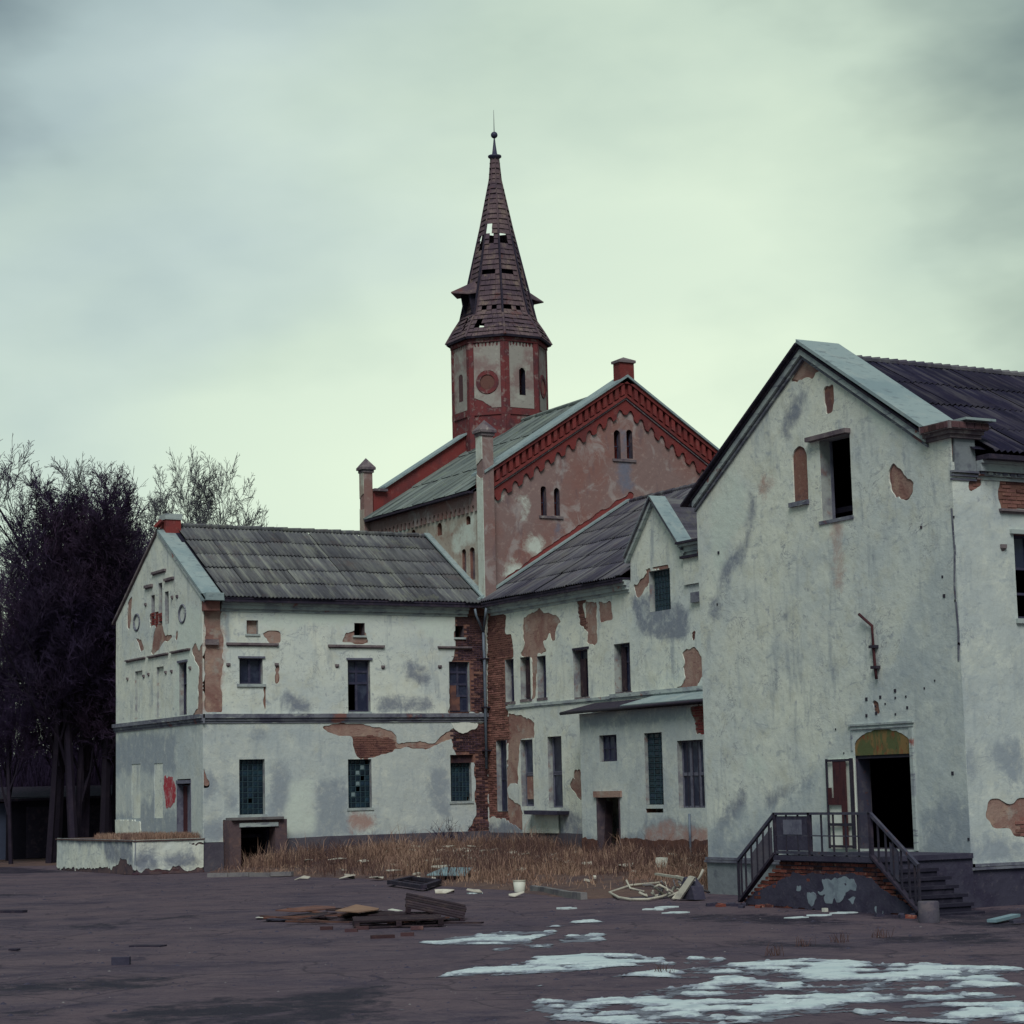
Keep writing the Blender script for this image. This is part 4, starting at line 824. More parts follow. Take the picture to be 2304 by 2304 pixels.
for n in niche_f:
    mb = MB(); F1.box(mb, n[0], n[1], n[2], n[3], -0.2, -0.13); mb.obj('blocked_panel', M['tan'] if n is niche_f[0] else M['brick_dark'], LWING)
reveals(F1, LWING, f_win[2:]); reveals(F1, LWING, f_win[:2], 'reveal_dark')
reveals(F1, LWING, niche_f[:1], depth=.14)
def moulding(F, root, u0, u1, steps, name, mat):
    mb = MB()
    for (z0, z1, d) in steps: F.box(mb, u0, u1, z0, z1, 0.0, d)
    return mb.obj(name, M[mat], root)
moulding(F1, LWING, 26.72, 37.95, [(5.08, 5.16, 0.07), (5.16, 5.26, 0.11), (5.26, 5.40, 0.17)], 'string_course', 'mould_grey')
moulding(F1, LWING, 27.42, 37.2, [(8.98, 9.08, 0.07), (9.08, 9.22, 0.16), (9.22, 9.34, 0.24), (9.34, 9.41, 0.30)], 'eaves_cornice', 'moulding')
mb = MB(); F1.box(mb, 27.42, 37.9, 9.405, 9.47, 0.0, 0.42); F1.box(mb, 27.42, 37.9, 9.30, 9.42, 0.34, 0.40); mb.obj('gutter_board', M['dark_wood'], LWING)
for i, k in enumerate(('F_hood1', 'F_hood2', 'F_hood3')): hood(F1, LWING, D[k])
for q in D['F_pend']: pendant(F1, LWING, q)
# openings of the long front
for s in ('F_sq1', 'F_sq2', 'F_sq3'):
    r = D[s]; mb = MB(); F1.box(mb, r[0] - 0.06, r[1] + 0.06, r[2] - 0.07, r[2] - 0.002, -0.1, 0.08); mb.obj('sill', M['moulding'], LWING)
casement(F1, LWING, D['F_w1'], vs=(0.5,), mat='dark_frame', bar=0.09)
casement(F1, LWING, D['F_w2'], vs=(0.46,), hs=(0.555, 0.78), mat='dark_frame', bar=0.08, missing=((0, 0),))
casement(F1, LWING, D['F_w3'], vs=(0.5,), hs=(0.32, 0.55, 0.79), mat='dark_frame', bar=0.08)
r = D['F_w3']; mb = MB(); F1.box(mb, r[0] + 0.05, r[0] + 0.5, r[2] + 0.05, r[2] + 0.55, -0.15, -0.12); F1.box(mb, r[0] + 0.08, r[0] + 0.36, r[2] + 0.56, r[2] + 0.98, -0.15, -0.125); mb.obj('nailed_board', M['ply_red'], LWING)
for s, ov in (('F_w1', 0.1), ('F_w2', 0.02)):
    r = D[s]; mb = MB(); F1.box(mb, r[0] - 0.05, r[1] + 0.08, r[3] + 0.002, r[3] + 0.07, -0.1, 0.09); mb.obj('lintel_board', M['grey_wood'], LWING)
    mb = MB(); F1.box(mb, r[0] - ov, r[1] + ov, r[2] - 0.10, r[2] - 0.002, -0.1, 0.09); mb.obj('sill', M['moulding'], LWING)
glass_block_window(F1, LWING, D['F_lw1'], 5, 10, blank=((2, 2),), broken=())
glass_block_window(F1, LWING, D['F_lw2'], 5, 9, blank=((3, 5), (2, 3), (4, 8)), broken=((2, 4), (2, 6), (1, 2), (3, 7)))
glass_block_window(F1, LWING, D['F_lw3'], 6, 8, blank=((5, 0),), broken=())
for s in ('F_lw1', 'F_lw2', 'F_lw3'):
    r = D[s]; mb = MB(); F1.box(mb, r[0] - 0.06, r[1] + 0.06, r[2] - 0.09, r[2] - 0.002, -0.1, 0.07); mb.obj('sill', M['moulding'], LWING)

skin(F1, 'plaster_remnant', M['whitewash'], LWING, 36.2, 37.9, 4.5, 5.08, 0.04, region=[D['F_pale'][2]], d=.06, t=.04, rag=.05, seed=35)
# gable end of the left wing
LAP = 74.2
ltop = lambda u: 12.27 - 0.62 * np.abs(u - LAP)
ln = [D['LG_n1'], D['LG_n2'], D['LG_p1'], D['LG_p2']]; slits = [(*D['LG_slit%d' % i],) for i in range(3)]
lh = [D['LG_win3'], D['LG_door']]
ovl = [D['LG_oc0'], D['LG_oc1']]
skin(LG, 'gable_wall', M['core'], LWING, 69.8, 78.95, 0, 12.4, None, holes=lh + ln[:2] + slits, top=ltop, topcuts=[LAP], d=0.0, t=0.5)
reveals(LG, LWING, lh); reveals(LG, LWING, [D['LG_n1'], D['LG_n2']], depth=.08); reveals(LG, LWING, [D['LG_slit%d' % i] for i in range(3)], depth=.11)
D['LG_tan'].append([(69.6, 5.42), (70.2, 5.42), (70.25, 6.4), (70.05, 7.2), (70.0, 7.75), (69.6, 7.9)])
lt = D['LG_tan'] + D['LG_brick']
skin(LG, 'gable_plaster', M['plaster'], LWING, 69.76, 78.95, 1.1, 12.4, 0.06, holes=lh + ln + slits, ovals=ovl, top=ltop, topcuts=[LAP], removed=lt, d=0.035, t=0.034, relief=0.008,
     attrs={'grey': [[(69.7, 1.1), (79, 1.1), (79, 1.9), (77.2, 2.1), (77.0, 3.1), (76.2, 2.2), (75.9, 2.6), (75, 2.3), (74.6, 3.3), (73.8, 2.0), (72.5, 2.2), (72, 1.4), (69.7, 1.3)], [(72.4, 3.4), (79, 3.5), (79, 4.9), (72.4, 4.9)]], 
            'cool': [[(69, .9), (80, .9), (80, 5.1), (69, 5.1)]], 'pale': [[(70.0, 5.6), (72.5, 5.6), (72, 9.5), (69.9, 9)], [(76.2, 1.8), (77.1, 1.8), (77.1, 3.8), (76.2, 3.8)]]}, seed=12)
tagged(skin)(LG, 'gable_undercoat', M['tan'], LWING, 69.78, 78.95, 1.1, 12.4, 0.1, holes=lh, region=D['LG_tan'], rag=0, top=ltop, topcuts=[LAP], d=0.012, t=0.011, seed=12)
bricks(LG, LWING, D['LG_brick'], M['brick_hall'], d=0.022, seed=9, limit=330, matname='lg')
for n, dd in zip(ln, (0.10, 0.10, 0.02, 0.02)):
    mb = MB(); LG.box(mb, n[0] + (.004 if dd > .05 else 0), n[1] - .004, n[2] + .004, n[3] - .004, -0.12, -0.07 if dd > .05 else 0.014); mb.obj('blind_niche', M['plaster'], LWING)
for n in slits:
    mb = MB(); LG.box(mb, n[0] + .005, n[1] - .005, n[2] + .005, n[3] - .005, -0.14, -0.10); mb.obj('blind_slit', M['plinth'], LWING)
for n in ovl:
    mb = MB(); uc, zc, ru, rz = (n[0] + n[1]) / 2, (n[2] + n[3]) / 2, (n[1] - n[0]) / 2, (n[3] - n[2]) / 2
    pts = [LG.p(uc + math.cos(a) * ru, zc + math.sin(a) * rz, 0.03) for a in np.linspace(0, 2 * math.pi, 25)[:-1]]
    mb.tube(pts + pts[:1], 0.045, 6, cap=False); ob = mb.obj('round_frame', M['mould_grey'], LWING)
    mb = MB(); ps = [LG.p(uc + math.cos(a) * ru * .95, zc + math.sin(a) * rz * .95, 0.006) for a in np.linspace(0, 2 * math.pi, 25)[:-1]]
    mb.add(ps, [tuple(range(24))]); mb.obj('blind_roundel', M['plaster'], LWING)
for i in range(3): hood(LG, LWING, D['LG_hood%d' % i]); hood(LG, LWING, D['LG_shood%d' % i])
for q in D['LG_pend']: pendant(LG, LWING, q)
moulding(LG, LWING, 69.63, 79.05, [(5.08, 5.16, 0.07), (5.16, 5.26, 0.11), (5.26, 5.40, 0.17)], 'string_course', 'mould_grey')
skin(LG, 'broken_plaster_panel', M['plaster'], LWING, D['LG_plinthp'][0], 78.9, 1.1, 1.78, 0.06, region=[[(75.97, 1.1), (78.9, 1.1), (78.9, 1.78), (76.1, 1.72)]], d=0.08, t=0.04, relief=0.02, seed=33)
tagged(skin)(LG, 'red_paint', M['redpaint'], LWING, 72.3, 73.9, 2.1, 3.5, 0.04, region=[D['LG_red']], d=.041, t=.004, rag=.10, seed=13)
r = D['LG_win3']; casement(LG, LWING, r, vs=(0.5,), hs=(0.6,), mat='dark_frame', missing=((0, 0), (1, 0), (0, 1)))
mb = MB(); LG.box(mb, r[0] - .1, r[1] + .1, r[3] + .002, r[3] + 0.08, -.1, .08); mb.obj('lintel_board', M['grey_wood'], LWING)
r = D['LG_door']
dr = MB(); LG.box(dr, r[0] + 0.05, r[1] - 0.05, r[2], r[3] - 0.22, -0.24, -0.2); dr = dr.obj('door', M['grey_wood'], LWING)
for i in range(7):
    if i == 4: continue
    mb = MB(); w = (r[1] - r[0] - 0.1) / 7; LG.box(mb, r[0] + .05 + i * w + .01, r[0] + .05 + (i + 1) * w - .01, r[2] + .03, r[3] - .25, -0.2, -0.17); mb.obj('door_plank', M['brown_board'] if i > 4 else M['grey_wood'], dr)
mb = MB(); LG.box(mb, r[0] - .03, r[1] + .05, r[3] - .16, r[3] - .04, -.2, .07); LG.box(mb, r[0] - .02, r[0] + .05, r[2], r[3] - .16, -.2, .05); LG.box(mb, r[1] - .05, r[1] + .02, r[2], r[3] - .16, -.2, .05); mb.obj('door_frame', M['grey_wood'], LWING)

# other walls, floors
mb = MB(); mb.box(26.78, 37.98, 78.5, 78.95, 0, 9.45); mb.obj('rear_wall', M['core'], LWING)
for z in (1.1, 5.0, 9.0):
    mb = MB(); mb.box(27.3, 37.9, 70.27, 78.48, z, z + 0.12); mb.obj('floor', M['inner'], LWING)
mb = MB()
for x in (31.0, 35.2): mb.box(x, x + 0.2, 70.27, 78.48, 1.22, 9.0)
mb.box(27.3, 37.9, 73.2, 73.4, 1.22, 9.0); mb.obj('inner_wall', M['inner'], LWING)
# cellar entrance: a projecting surround with a slab on it
mb = MB(); c0, c1, cz = cel[0], cel[1], cel[3]
mb2 = MB(); F1.box(mb2, celop[0] - 0.42, celop[0], 0, cz - 0.02, 0.0, 0.55); F1.box(mb2, celop[1], celop[1] + 0.44, 0, cz - 0.02, 0.0, 0.55); F1.box(mb2, celop[0], celop[1], celop[3] + 0.14, cz - 0.02, 0.0, 0.55)
ce = mb2.obj('cellar_entrance', M['cellar'], LWING)
mb2 = MB(); F1.box(mb2, c0 + 0.1, c1 - 0.15, cz - 0.018, cz + 0.07, 0.0, 0.68); mb2.obj('cover_slab', M['concrete'], ce)
mb2 = MB(); F1.box(mb2, celop[0] - .06, celop[1] + .1, celop[3], celop[3] + 0.14, 0.1, 0.60); mb2.obj('lintel', M['moulding'], ce)
mb2 = MB()
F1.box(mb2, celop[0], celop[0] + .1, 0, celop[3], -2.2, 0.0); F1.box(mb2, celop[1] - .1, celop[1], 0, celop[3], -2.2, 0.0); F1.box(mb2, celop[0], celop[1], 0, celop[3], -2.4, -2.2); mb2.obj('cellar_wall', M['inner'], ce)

# roof of the left wing
ez, rz, ry, eyf = 9.46, 12.5, LAP, 69.36
up = Vector((0, ry - eyf, rz - ez)); sl = up.length
roof_sheets(LWING, (27.42, eyf, ez), (1, 0, 0), up, 37.95 - 27.42, sl, 10, 5, 'roofL')
mb = MB(); mb.add([(27.3, ry, rz - .06), (37.98, ry, rz - .06), (37.98, 79.3, 9.35), (27.3, 79.3, 9.35)], [(0, 1, 2, 3)]); mb.add([(27.3, ry, rz - .08), (37.98, ry, rz - .08), (37.98, eyf + .1, ez - .03), (27.3, eyf + .1, ez - .03)], [(0, 1, 2, 3)]); mb.obj('roof_boarding', M['inner'], LWING)
for i in range(19):
    mb = MB(); x = 27.42 + i * 0.555; zz = rz + .05 + .01 * (i % 2)
    mb.tube([(x, ry, zz), (x + .585, ry, zz + .012)], [0.085, 0.10], 8); mb.obj('ridge_cap', M['roofL'], LWING)
# coping of the gable: sheet metal over the parapet, both sides
def rake(root, F, apex_u, apex_z, end_u, end_z, d0, d1, th, mat, name):
    a = Vector(F.p(apex_u, apex_z, d1)); b = Vector(F.p(end_u, end_z, d1)); c = Vector(F.p(end_u, end_z, d0)); e = Vector(F.p(apex_u, apex_z, d0))
    mb = MB(); z = Vector((0, 0, th)); mb.hexa([a, b, c, e, a + z, b + z, c + z, e + z]); return mb.obj(name, M[mat], root)
rake(LWING, LG, LAP, 12.30, 69.30, 9.31, -0.62, 0.10, 0.10, 'flash', 'coping_sheet')
rake(LWING, LG, LAP, 12.30, 79.2, 9.23, -0.62, 0.12, 0.10, 'hood', 'verge_board')
rake(LWING, LG, LAP, 12.17, 69.5, 9.27, 0.0, 0.09, 0.12, 'moulding', 'verge_moulding')
mb = MB(); mb.box(26.68, 27.34, 69.2, 69.75, 9.32, 9.58); mb.obj('kneeler_sheet', M['flash'], LWING)
mb = MB(); mb.box(26.74, 27.3, 69.5, 69.78, 8.98, 9.31); mb.obj('kneeler_block', M['brick'], LWING)
mb = MB(); F1.box(mb, 26.85, 27.32, 7.80, 7.99, 0.0, 0.14); mb.obj('kneeler_band', M['hood'], LWING)
ch = MB(); ch.box(26.93, 27.52, 73.9, 74.5, 12.2, 12.72); ch = ch.obj('chimney_stub', M['brick_hall'], LWING)
mb = MB(); mb.box(26.90, 27.56, 73.86, 74.54, 12.72, 12.93); mb.obj('stub_cap', M['moulding'], ch)
mb = MB(); pts = [(26.65, 74.2, 12.45), (26.85, 74.05, 12.68)]; mb.bar(pts[0], pts[1], .35, .1); mb.obj('loose_brick', M['brick_hall'], ch)

# ------------------------------------------------------------------ terrace in front of the gable
TER = empty('terrace_wall', (24.25, 69.7, 0), 'low crumbling white retaining wall in front of the left gable', 'retaining wall')
TW = Facade('x', 24.25); TS = Facade('y', 69.66)
mb = MB(); mb.box(24.27, 26.7, 69.68, 78.3, 0, 1.10); mb.obj('terrace_fill', M['cellar'], TER)
skin(TW, 'side_plaster', M['plaster'], TER, 69.64, 78.3, 0, 1.16, 0.05, d=0.0, t=0.05, relief=0.02, removed=[[(69.5, -.1), (78.5, -.1), (78.4, .06), (74, .14), (72.0, .20), (71.5, .34), (71.0, .52), (70.5, .50), (70.2, .3), (69.5, .22)]], attrs={'grey': [[(69.5, .2), (72.6, .3), (73, 1.2), (69.5, 1.2)], [(73, .9), (78, 1.0), (78, 1.2), (73, 1.2)]]}, seed=51, rag=0.09)
skin(TS, 'front_plaster', M['plaster'], TER, 24.2, 26.72, 0, 1.16, 0.045, d=0.0, t=0.05, relief=0.03, removed=[[(24, -.1), (27, -.1), (27, .16), (26.2, .10), (25.6, .24), (25.3, .12), (24.9, .22), (24.4, .1), (24.1, .2)], [(26.2, .94), (26.68, .98), (26.68, 1.03), (26.2, 1.0)]], attrs={'grey': [[(24.2, .1), (25.0, .1), (25.1, .6), (24.7, .9), (24.3, .7)], [(25.2, .2), (26.6, .2), (26.5, .7), (25.9, .8), (25.3, .6)]]}, seed=52, rag=0.12)
mb = MB(); mb.box(24.2, 26.76, 69.62, 78.35, 1.10, 1.15); mb.obj('terrace_top', M['soil'], TER)
bricks(TS, TER, [[(24.3, 0), (26.7, 0), (26.7, .3), (24.3, .3)]], M['brick_dark'], d=-0.025, seed=8, matname='ter')

# ------------------------------------------------------------------ brick hall
HALL = empty('brick_hall', (37.98, 69.8, 0), 'tall gabled hall with orange-red brick frieze and pinkish plaster, behind both white wings', 'building')
MG = Facade('y', 69.80); HBf = Facade('x', 37.98); RE = Facade('y', 79.5)
HX, HZ, HS = 44.4, 18.55, 0.64
htop = lambda u: HZ - HS * np.abs(u - HX)
hw = [(*D['H_w%d' % i], 0.13) for i in range(4)]
hwr = [h[:4] for h in hw]
skin(MG, 'gable_wall', M['brick_hall'], HALL, 37.98, 50.82, 0, 18.7, None, holes=hwr, top=htop, topcuts=[HX], d=0.0, t=0.5)
skin(MG, 'gable_plaster', M['plaster_hall'], HALL, 38.0, 50.8, 8.8, 18.7, 0.07, holes=hw, top=lambda u: htop(u) - 0.95, topcuts=[HX], d=0.03, t=0.03, relief=0.008, attrs={'pale': D['HG_pale'], 'grey': D['HG_grey']}, seed=71,
     removed=[[(38, 9.3), (44.8, 13.9), (44.6, 14.05), (41, 11.9), (38, 9.9)], [(49, 14), (50.9, 12.5), (50.9, 14.2), (48.9, 15.5), (47.6, 15.6), (48.2, 15.2)]])
reveals(MG, HALL, hwr, 'reveal_dark')
arches = []
k = 0
for sgn in (-1, 1):
    for i in range(13):
        u = HX + sgn * (0.24 + i * 0.48) if i or sgn > 0 else HX - 0.24
        zc = htop(u) - 1.46; arches.append((u - 0.165, u + 0.165, zc - 0.5, zc + 0.34))
skin(MG, 'arcaded_frieze', M['brick_hall'], HALL, 38.0, 50.8, 13.0, 18.7, 0.045, ovals=arches, region=[[(37.9, htop(37.9) - 1.42), (HX, HZ - 1.42), (50.9, htop(50.9) - 1.42), (50.9, 20), (37.9, 20)]], rag=0.03, top=htop, topcuts=[HX], d=0.12, t=0.12, relief=0.006, seed=72)
for sgn in (-1, 1):
    for (za, zb, dd, nm, mt) in ((-0.16, 0.0, 0.30, 'verge_brick_course', 'brick_hall'), (-0.78, -0.66, 0.22, 'frieze_band', 'brick_hall'), (-0.86, -0.79, 0.17, 'pale_band', 'hood')):
        a = [(HX, HZ + za), (HX + sgn * 6.42, HZ - HS * 6.42 + za), (HX + sgn * 6.42, HZ - HS * 6.42 + zb), (HX, HZ + zb)]
        mb = MB(); mb.prism(a, 'y', 69.8 - dd, 69.70); mb.obj(nm, M[mt], HALL)
    for i in range(22):
        u = HX + sgn * (0.16 + i * 0.285); zt = htop(u) - 0.162
        mb = MB(); w = 0.075; zl, zr = htop(u - w) - 0.162, htop(u + w) - 0.162
        mb.prism([(u - w, zl - 0.44), (u + w, zr - 0.44), (u + w, zr), (u - w, zl)], 'y', 69.8 - 0.25, 69.69); mb.obj('dentil', M['brick_hall'], HALL)
    mb = MB(); mb.prism([(HX, HZ + 0.002), (HX + sgn * 6.5, HZ - HS * 6.5 + 0.002), (HX + sgn * 6.5, HZ - HS * 6.5 + 0.10), (HX, HZ + 0.10)], 'y', 69.8 - 0.38, 69.8 + 0.72); mb.obj('coping_sheet', M['flash'], HALL)
cb = D['H_capbox']
mb = MB(); mb.box(44.08, 44.74, 69.5, 69.98, 18.3, 19.14); st = mb.obj('apex_stack', M['brick_hall'], HALL)
mb = MB(); mb.box(44.02, 44.80, 69.44, 70.04, 19.14, 19.24); mb.add([(44.02, 69.44, 19.24), (44.80, 69.44, 19.24), (44.80, 70.04, 19.24), (44.02, 70.04, 19.24), (44.41, 69.74, 19.40)], [(0, 1, 4), (1, 2, 4), (2, 3, 4), (3, 0, 4)]); mb.obj('stack_cap', M['hood'], st)
for i in (0, 2):
    a, b = D['H_w%d' % i], D['H_w%d' % (i + 1)]
    mb = MB(); MG.box(mb, a[0] - 0.1, b[1] + 0.12, a[2] - 0.1, a[2] - 0.005, -0.1, 0.09); mb.obj('window_sill', M['hood'], HALL)
    for w in (a, b):
        mb = MB(); MG.box(mb, w[0], w[0] + .03, w[2], w[3] - .1, -.2, -.15); MG.box(mb, w[1] - .03, w[1], w[2], w[3] - .1, -.2, -.15); MG.box(mb, w[0], w[1], w[2] + .5, w[2] + .54, -.2, -.15); mb.obj('window', M['dark_frame'], HALL)
# side wall above the left wing roof
hb = [(*D['HB_w%d' % i], 0.16 if i in (3, 4, 0) else 0.14) for i in range(5)]
skin(HBf, 'side_wall', M['core'], HALL, 69.8, 80.0, 0, 13.75, None, holes=[h[:4] for h in hb if 1], d=0.0, t=0.5)
skin(HBf, 'side_plaster', M['plaster_side'], HALL, 70.1, 79.9, 8.9, 13.75, 0.06, holes=hb, d=0.03, t=0.03, relief=0.006, attrs={'pale': D['HB_pale']}, seed=75, removed=[[(70, 13.3), (80, 13.35), (80, 13.8), (70, 13.8)]])
ar2 = [(70.3 + i * 0.36, 70.5 + i * 0.36, 12.95, 13.32) for i in range(26)]
skin(HBf, 'side_frieze', M['plaster_hall'], HALL, 70.1, 79.9, 13.05, 13.78, 0.05, ovals=ar2, d=0.10, t=0.1, relief=0.006, seed=76)
for i in (3, 4):
    w = hb[i]; mb = MB(); HBf.box(mb, w[0] + .004, w[1] - .004, w[2] + .004, w[3] - 0.12, -0.14, -0.11); mb.obj('blocked_panel', M['hood'], HALL)
# piers with little pyramid caps
def pier(root, x0, x1, y0, y1, z0, z1, name='corner_pier'):
    mb = MB(); mb.box(x0, x1, y0, y1, z0, z1); p = mb.obj(name, M['plaster_hall'], root)
    PX = Facade('x', x0); skin(PX, 'pier_plaster', M['plaster_side'], p, y0, y1, z0, z1, 0.06, d=0.025, t=0.025, relief=0.01, removed=[[(y0 - .1, z1 - 1.8), (y1, z1 - 1.6), (y1, z1 - 1.2), (y0, z1 - 1.0)]], attrs={'pale': [[(y0 - .2, z0), (y1 + .2, z0), (y1 + .2, z1), (y0 - .2, z1)]]} if y0 < 75 else None, seed=80)
    mb = MB(); o = 0.11; mb.box(x0 - o, x1 + o, y0 - o, y1 + o, z1, z1 + 0.10); mb.box(x0 - .05, x1 + .05, y0 - .05, y1 + .05, z1 - .12, z1)
    a = z1 + .10; mb.add([(x0 - o, y0 - o, a), (x1 + o, y0 - o, a), (x1 + o, y1 + o, a), (x0 - o, y1 + o, a), ((x0 + x1) / 2, (y0 + y1) / 2, a + .42)], [(0, 1, 4), (1, 2, 4), (2, 3, 4), (3, 0, 4)])
    mb.obj('pier_cap', M['hood'], p); return p
pier(HALL, 37.84, 38.31, 69.48, 69.95, 9.3, 15.95)
pier(HALL, 37.62, 38.02, 79.45, 79.85, 9.3, 15.95)
# rear gable parapet seen over the roof
rtop = lambda u: np.where(u < 38.6, 15.05, 18.92 - HS * np.abs(u - HX))
skin(RE, 'rear_gable', M['brick_hall'], HALL, 38.08, 50.82, 0, 19, 0.5, top=rtop, topcuts=[38.55, 38.65, HX], d=0.0, t=0.5)
for sgn in (-1, 1):
    mb = MB(); e = 5.85 if sgn < 0 else 6.5; z0 = 18.93
    mb.prism([(HX, z0), (HX + sgn * e, z0 - HS * e), (HX + sgn * e, z0 - HS * e + .09), (HX, z0 + .09)], 'y', 79.35, 80.15); mb.obj('coping_sheet', M['flash'], HALL)
mb = MB(); mb.box(38.05, 38.66, 79.3, 80.1, 15.06, 15.16); mb.obj('coping_end', M['hood'], HALL)
# roof of the hall
hez, hrz = 13.80, 18.15
up = Vector((HX - 37.60, 0, hrz - hez))
roof_sheets(HALL, (37.60, 79.45, hez), (0, -1, 0), up, 79.45 - 70.32, up.length, 10, 3, 'roofH', kind='seam', jitter=0.006)
mb = MB(); mb.add([(HX, 70.2, hrz - .08), (HX, 79.5, hrz - .08), (51.2, 79.5, hez), (51.2, 70.2, hez)], [(0, 1, 2, 3)]); mb.add([(HX, 70.2, hrz - .12), (HX, 79.5, hrz - .12), (37.7, 79.5, hez - .04), (37.7, 70.2, hez - .04)], [(0, 1, 2, 3)]); mb.obj('roof_boarding', M['inner'], HALL)
mb = MB(); mb.box(37.58, 37.80, 70.2, 79.4, 13.72, 13.80); mb.obj('eaves_board', M['dark_wood'], HALL)
mb = MB(); mb.tube([(HX, 70.3, hrz + .06), (HX, 79.4, hrz + .06)], 0.09, 8); mb.obj('ridge_roll', M['roofH'], HALL)
for z in (8.9, 13.0):
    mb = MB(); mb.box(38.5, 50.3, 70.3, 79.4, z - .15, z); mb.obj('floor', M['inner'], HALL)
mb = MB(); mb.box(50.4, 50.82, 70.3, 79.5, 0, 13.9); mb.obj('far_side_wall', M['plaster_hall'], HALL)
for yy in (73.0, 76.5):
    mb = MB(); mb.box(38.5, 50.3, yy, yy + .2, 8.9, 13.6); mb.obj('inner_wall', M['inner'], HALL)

# ------------------------------------------------------------------ octagonal tower
TX, TY, TR = 44.4, 79.8, 2.07
TOW = empty('octagonal_tower', (TX, TY, 0), 'octagonal brick tower with tall ruined tiled spire rising behind the hall', 'tower')
class FaceG:
    """one face of the octagon, outward normal at angle th"""
    def __init__(s, th, r): s.th = th; s.n = Vector((math.cos(th), math.sin(th), 0)); s.u = Vector((-math.sin(th), math.cos(th), 0)); s.O = Vector((TX, TY, 0)) + s.n * r
    def p(s, u, z, d=0.0): q = s.O + s.u * u + s.n * d; return (q.x, q.y, z)
    def P(s, U, Z, Dd):
        return np.stack([s.O.x + s.u.x * U + s.n.x * Dd, s.O.y + s.u.y * U + s.n.y * Dd, Z], -1)
    def box(s, mb, u0, u1, z0, z1, d0, d1):
        mb.hexa([s.p(u0, z0, d1), s.p(u1, z0, d1), s.p(u1, z0, d0), s.p(u0, z0, d0), s.p(u0, z1, d1), s.p(u1, z1, d1), s.p(u1, z1, d0), s.p(u0, z1, d0)]); return mb
AP = TR * math.cos(math.pi / 8); HWD = TR * math.sin(math.pi / 8)
for k in range(8):
    th = math.radians(-90 + 45 * k); f = FaceG(th, AP)
    open_ = [(-0.12, 0.18, 19.31, 20.5, 0.15)] if k in (0, 4) else []
    niche = [(-0.2, 0.2, 19.2, 20.4, 0.18)] if k in (6, 2) else []
    oc = [(-0.50, 0.50, 19.34, 20.40)] if k in (7, 1, 5) else []
    reveals(f, TOW, [h[:4] for h in open_], 'inner', depth=.32)  # near-black lining paints the shade inside the slit
    w = skin(f, 'drum_wall', M['brick_tower'], TOW, -HWD, HWD, 12 if k in (0, 6, 7) else 14, 22.05, None, holes=[h[:4] for h in open_], d=0.0, t=0.3)
    teeth = [(-0.56 + i * 0.16, -0.47 + i * 0.16, 21.38, 21.62) for i in range(8)]
    skin(f, 'drum_plaster', M['plaster_tower'], TOW, -HWD + 0.2, HWD - 0.2, 18.75, 21.60, 0.045, holes=open_ + niche, ovals=oc, removed=[[(a, z0) for a, z0 in ((t[0], 21.42), (t[1], 21.42), (t[1], 21.7), (t[0], 21.7))] for t in teeth] + ([[(-.6, 18.7), (.2, 18.75), (-.2, 19.05), (-.6, 19.2)]] if k == 7 else []), rag=0.035, d=-0.03 + 0.05, t=0.04, relief=0.008, seed=90 + k)
    mb = MB(); f.box(mb, -HWD - .02, HWD + .02, 21.62, 21.80, 0, 0.07); f.box(mb, -HWD - .05, HWD + .05, 21.80, 22.02, 0, 0.13); mb.obj('brick_cornice', M['brick_tower'], TOW)
    mb = MB(); f.box(mb, -HWD - .015, HWD + .015, 18.45, 18.72, 0, 0.05); mb.obj('brick_band', M['brick_tower'], TOW)
    mb = MB(); f.box(mb, HWD - 0.19, HWD + .012, 12 if k in (0, 6, 7) else 15, 21.62, 0.0, 0.045); mb.obj('brick_quoin', M['brick_tower'], TOW)
    mb = MB(); f.box(mb, -HWD - .012, -HWD + 0.19, 12 if k in (0, 6, 7) else 15, 21.62, 0.0, 0.045); mb.obj('brick_quoin', M['brick_tower'], TOW)
    if oc:
        for rr, dd, nm in ((0.50, 0.05, 'round_brick_ring'), (0.32, 0.005, 'round_blind_window')):
            mb = MB(); n = 28
            ps = [f.p(math.cos(a) * rr, 19.87 + math.sin(a) * rr, dd if rr > .4 else .012) for a in np.linspace(0, 2 * math.pi, n + 1)[:-1]]
            if rr > .4:
                qs = [f.p(math.cos(a) * .33, 19.87 + math.sin(a) * .33, dd) for a in np.linspace(0, 2 * math.pi, n + 1)[:-1]]
                bs = [f.p(math.cos(a) * .33, 19.87 + math.sin(a) * .33, -.0) for a in np.linspace(0, 2 * math.pi, n + 1)[:-1]]
                os_ = [f.p(math.cos(a) * rr, 19.87 + math.sin(a) * rr, -.0) for a in np.linspace(0, 2 * math.pi, n + 1)[:-1]]
                mb.add(ps + qs + bs + os_, [(i, (i + 1) % n, (i + 1) % n + n, i + n) for i in range(n)] + [(i + n, (i + 1) % n + n, (i + 1) % n + 2 * n, i + 2 * n) for i in range(n)] + [(i, (i + 1) % n, (i + 1) % n + 3 * n, i + 3 * n) for i in range(n)])
            else: mb.add(ps, [tuple(range(n))])
            mb.obj(nm, M['brick_tower'] if rr > .4 else M['brick'], TOW)
    if niche:
        mb = MB(); f.box(mb, -.2, .2, 19.2, 20.4, 0.0, 0.004); mb.obj('blind_window', M['brick_dark'], TOW)
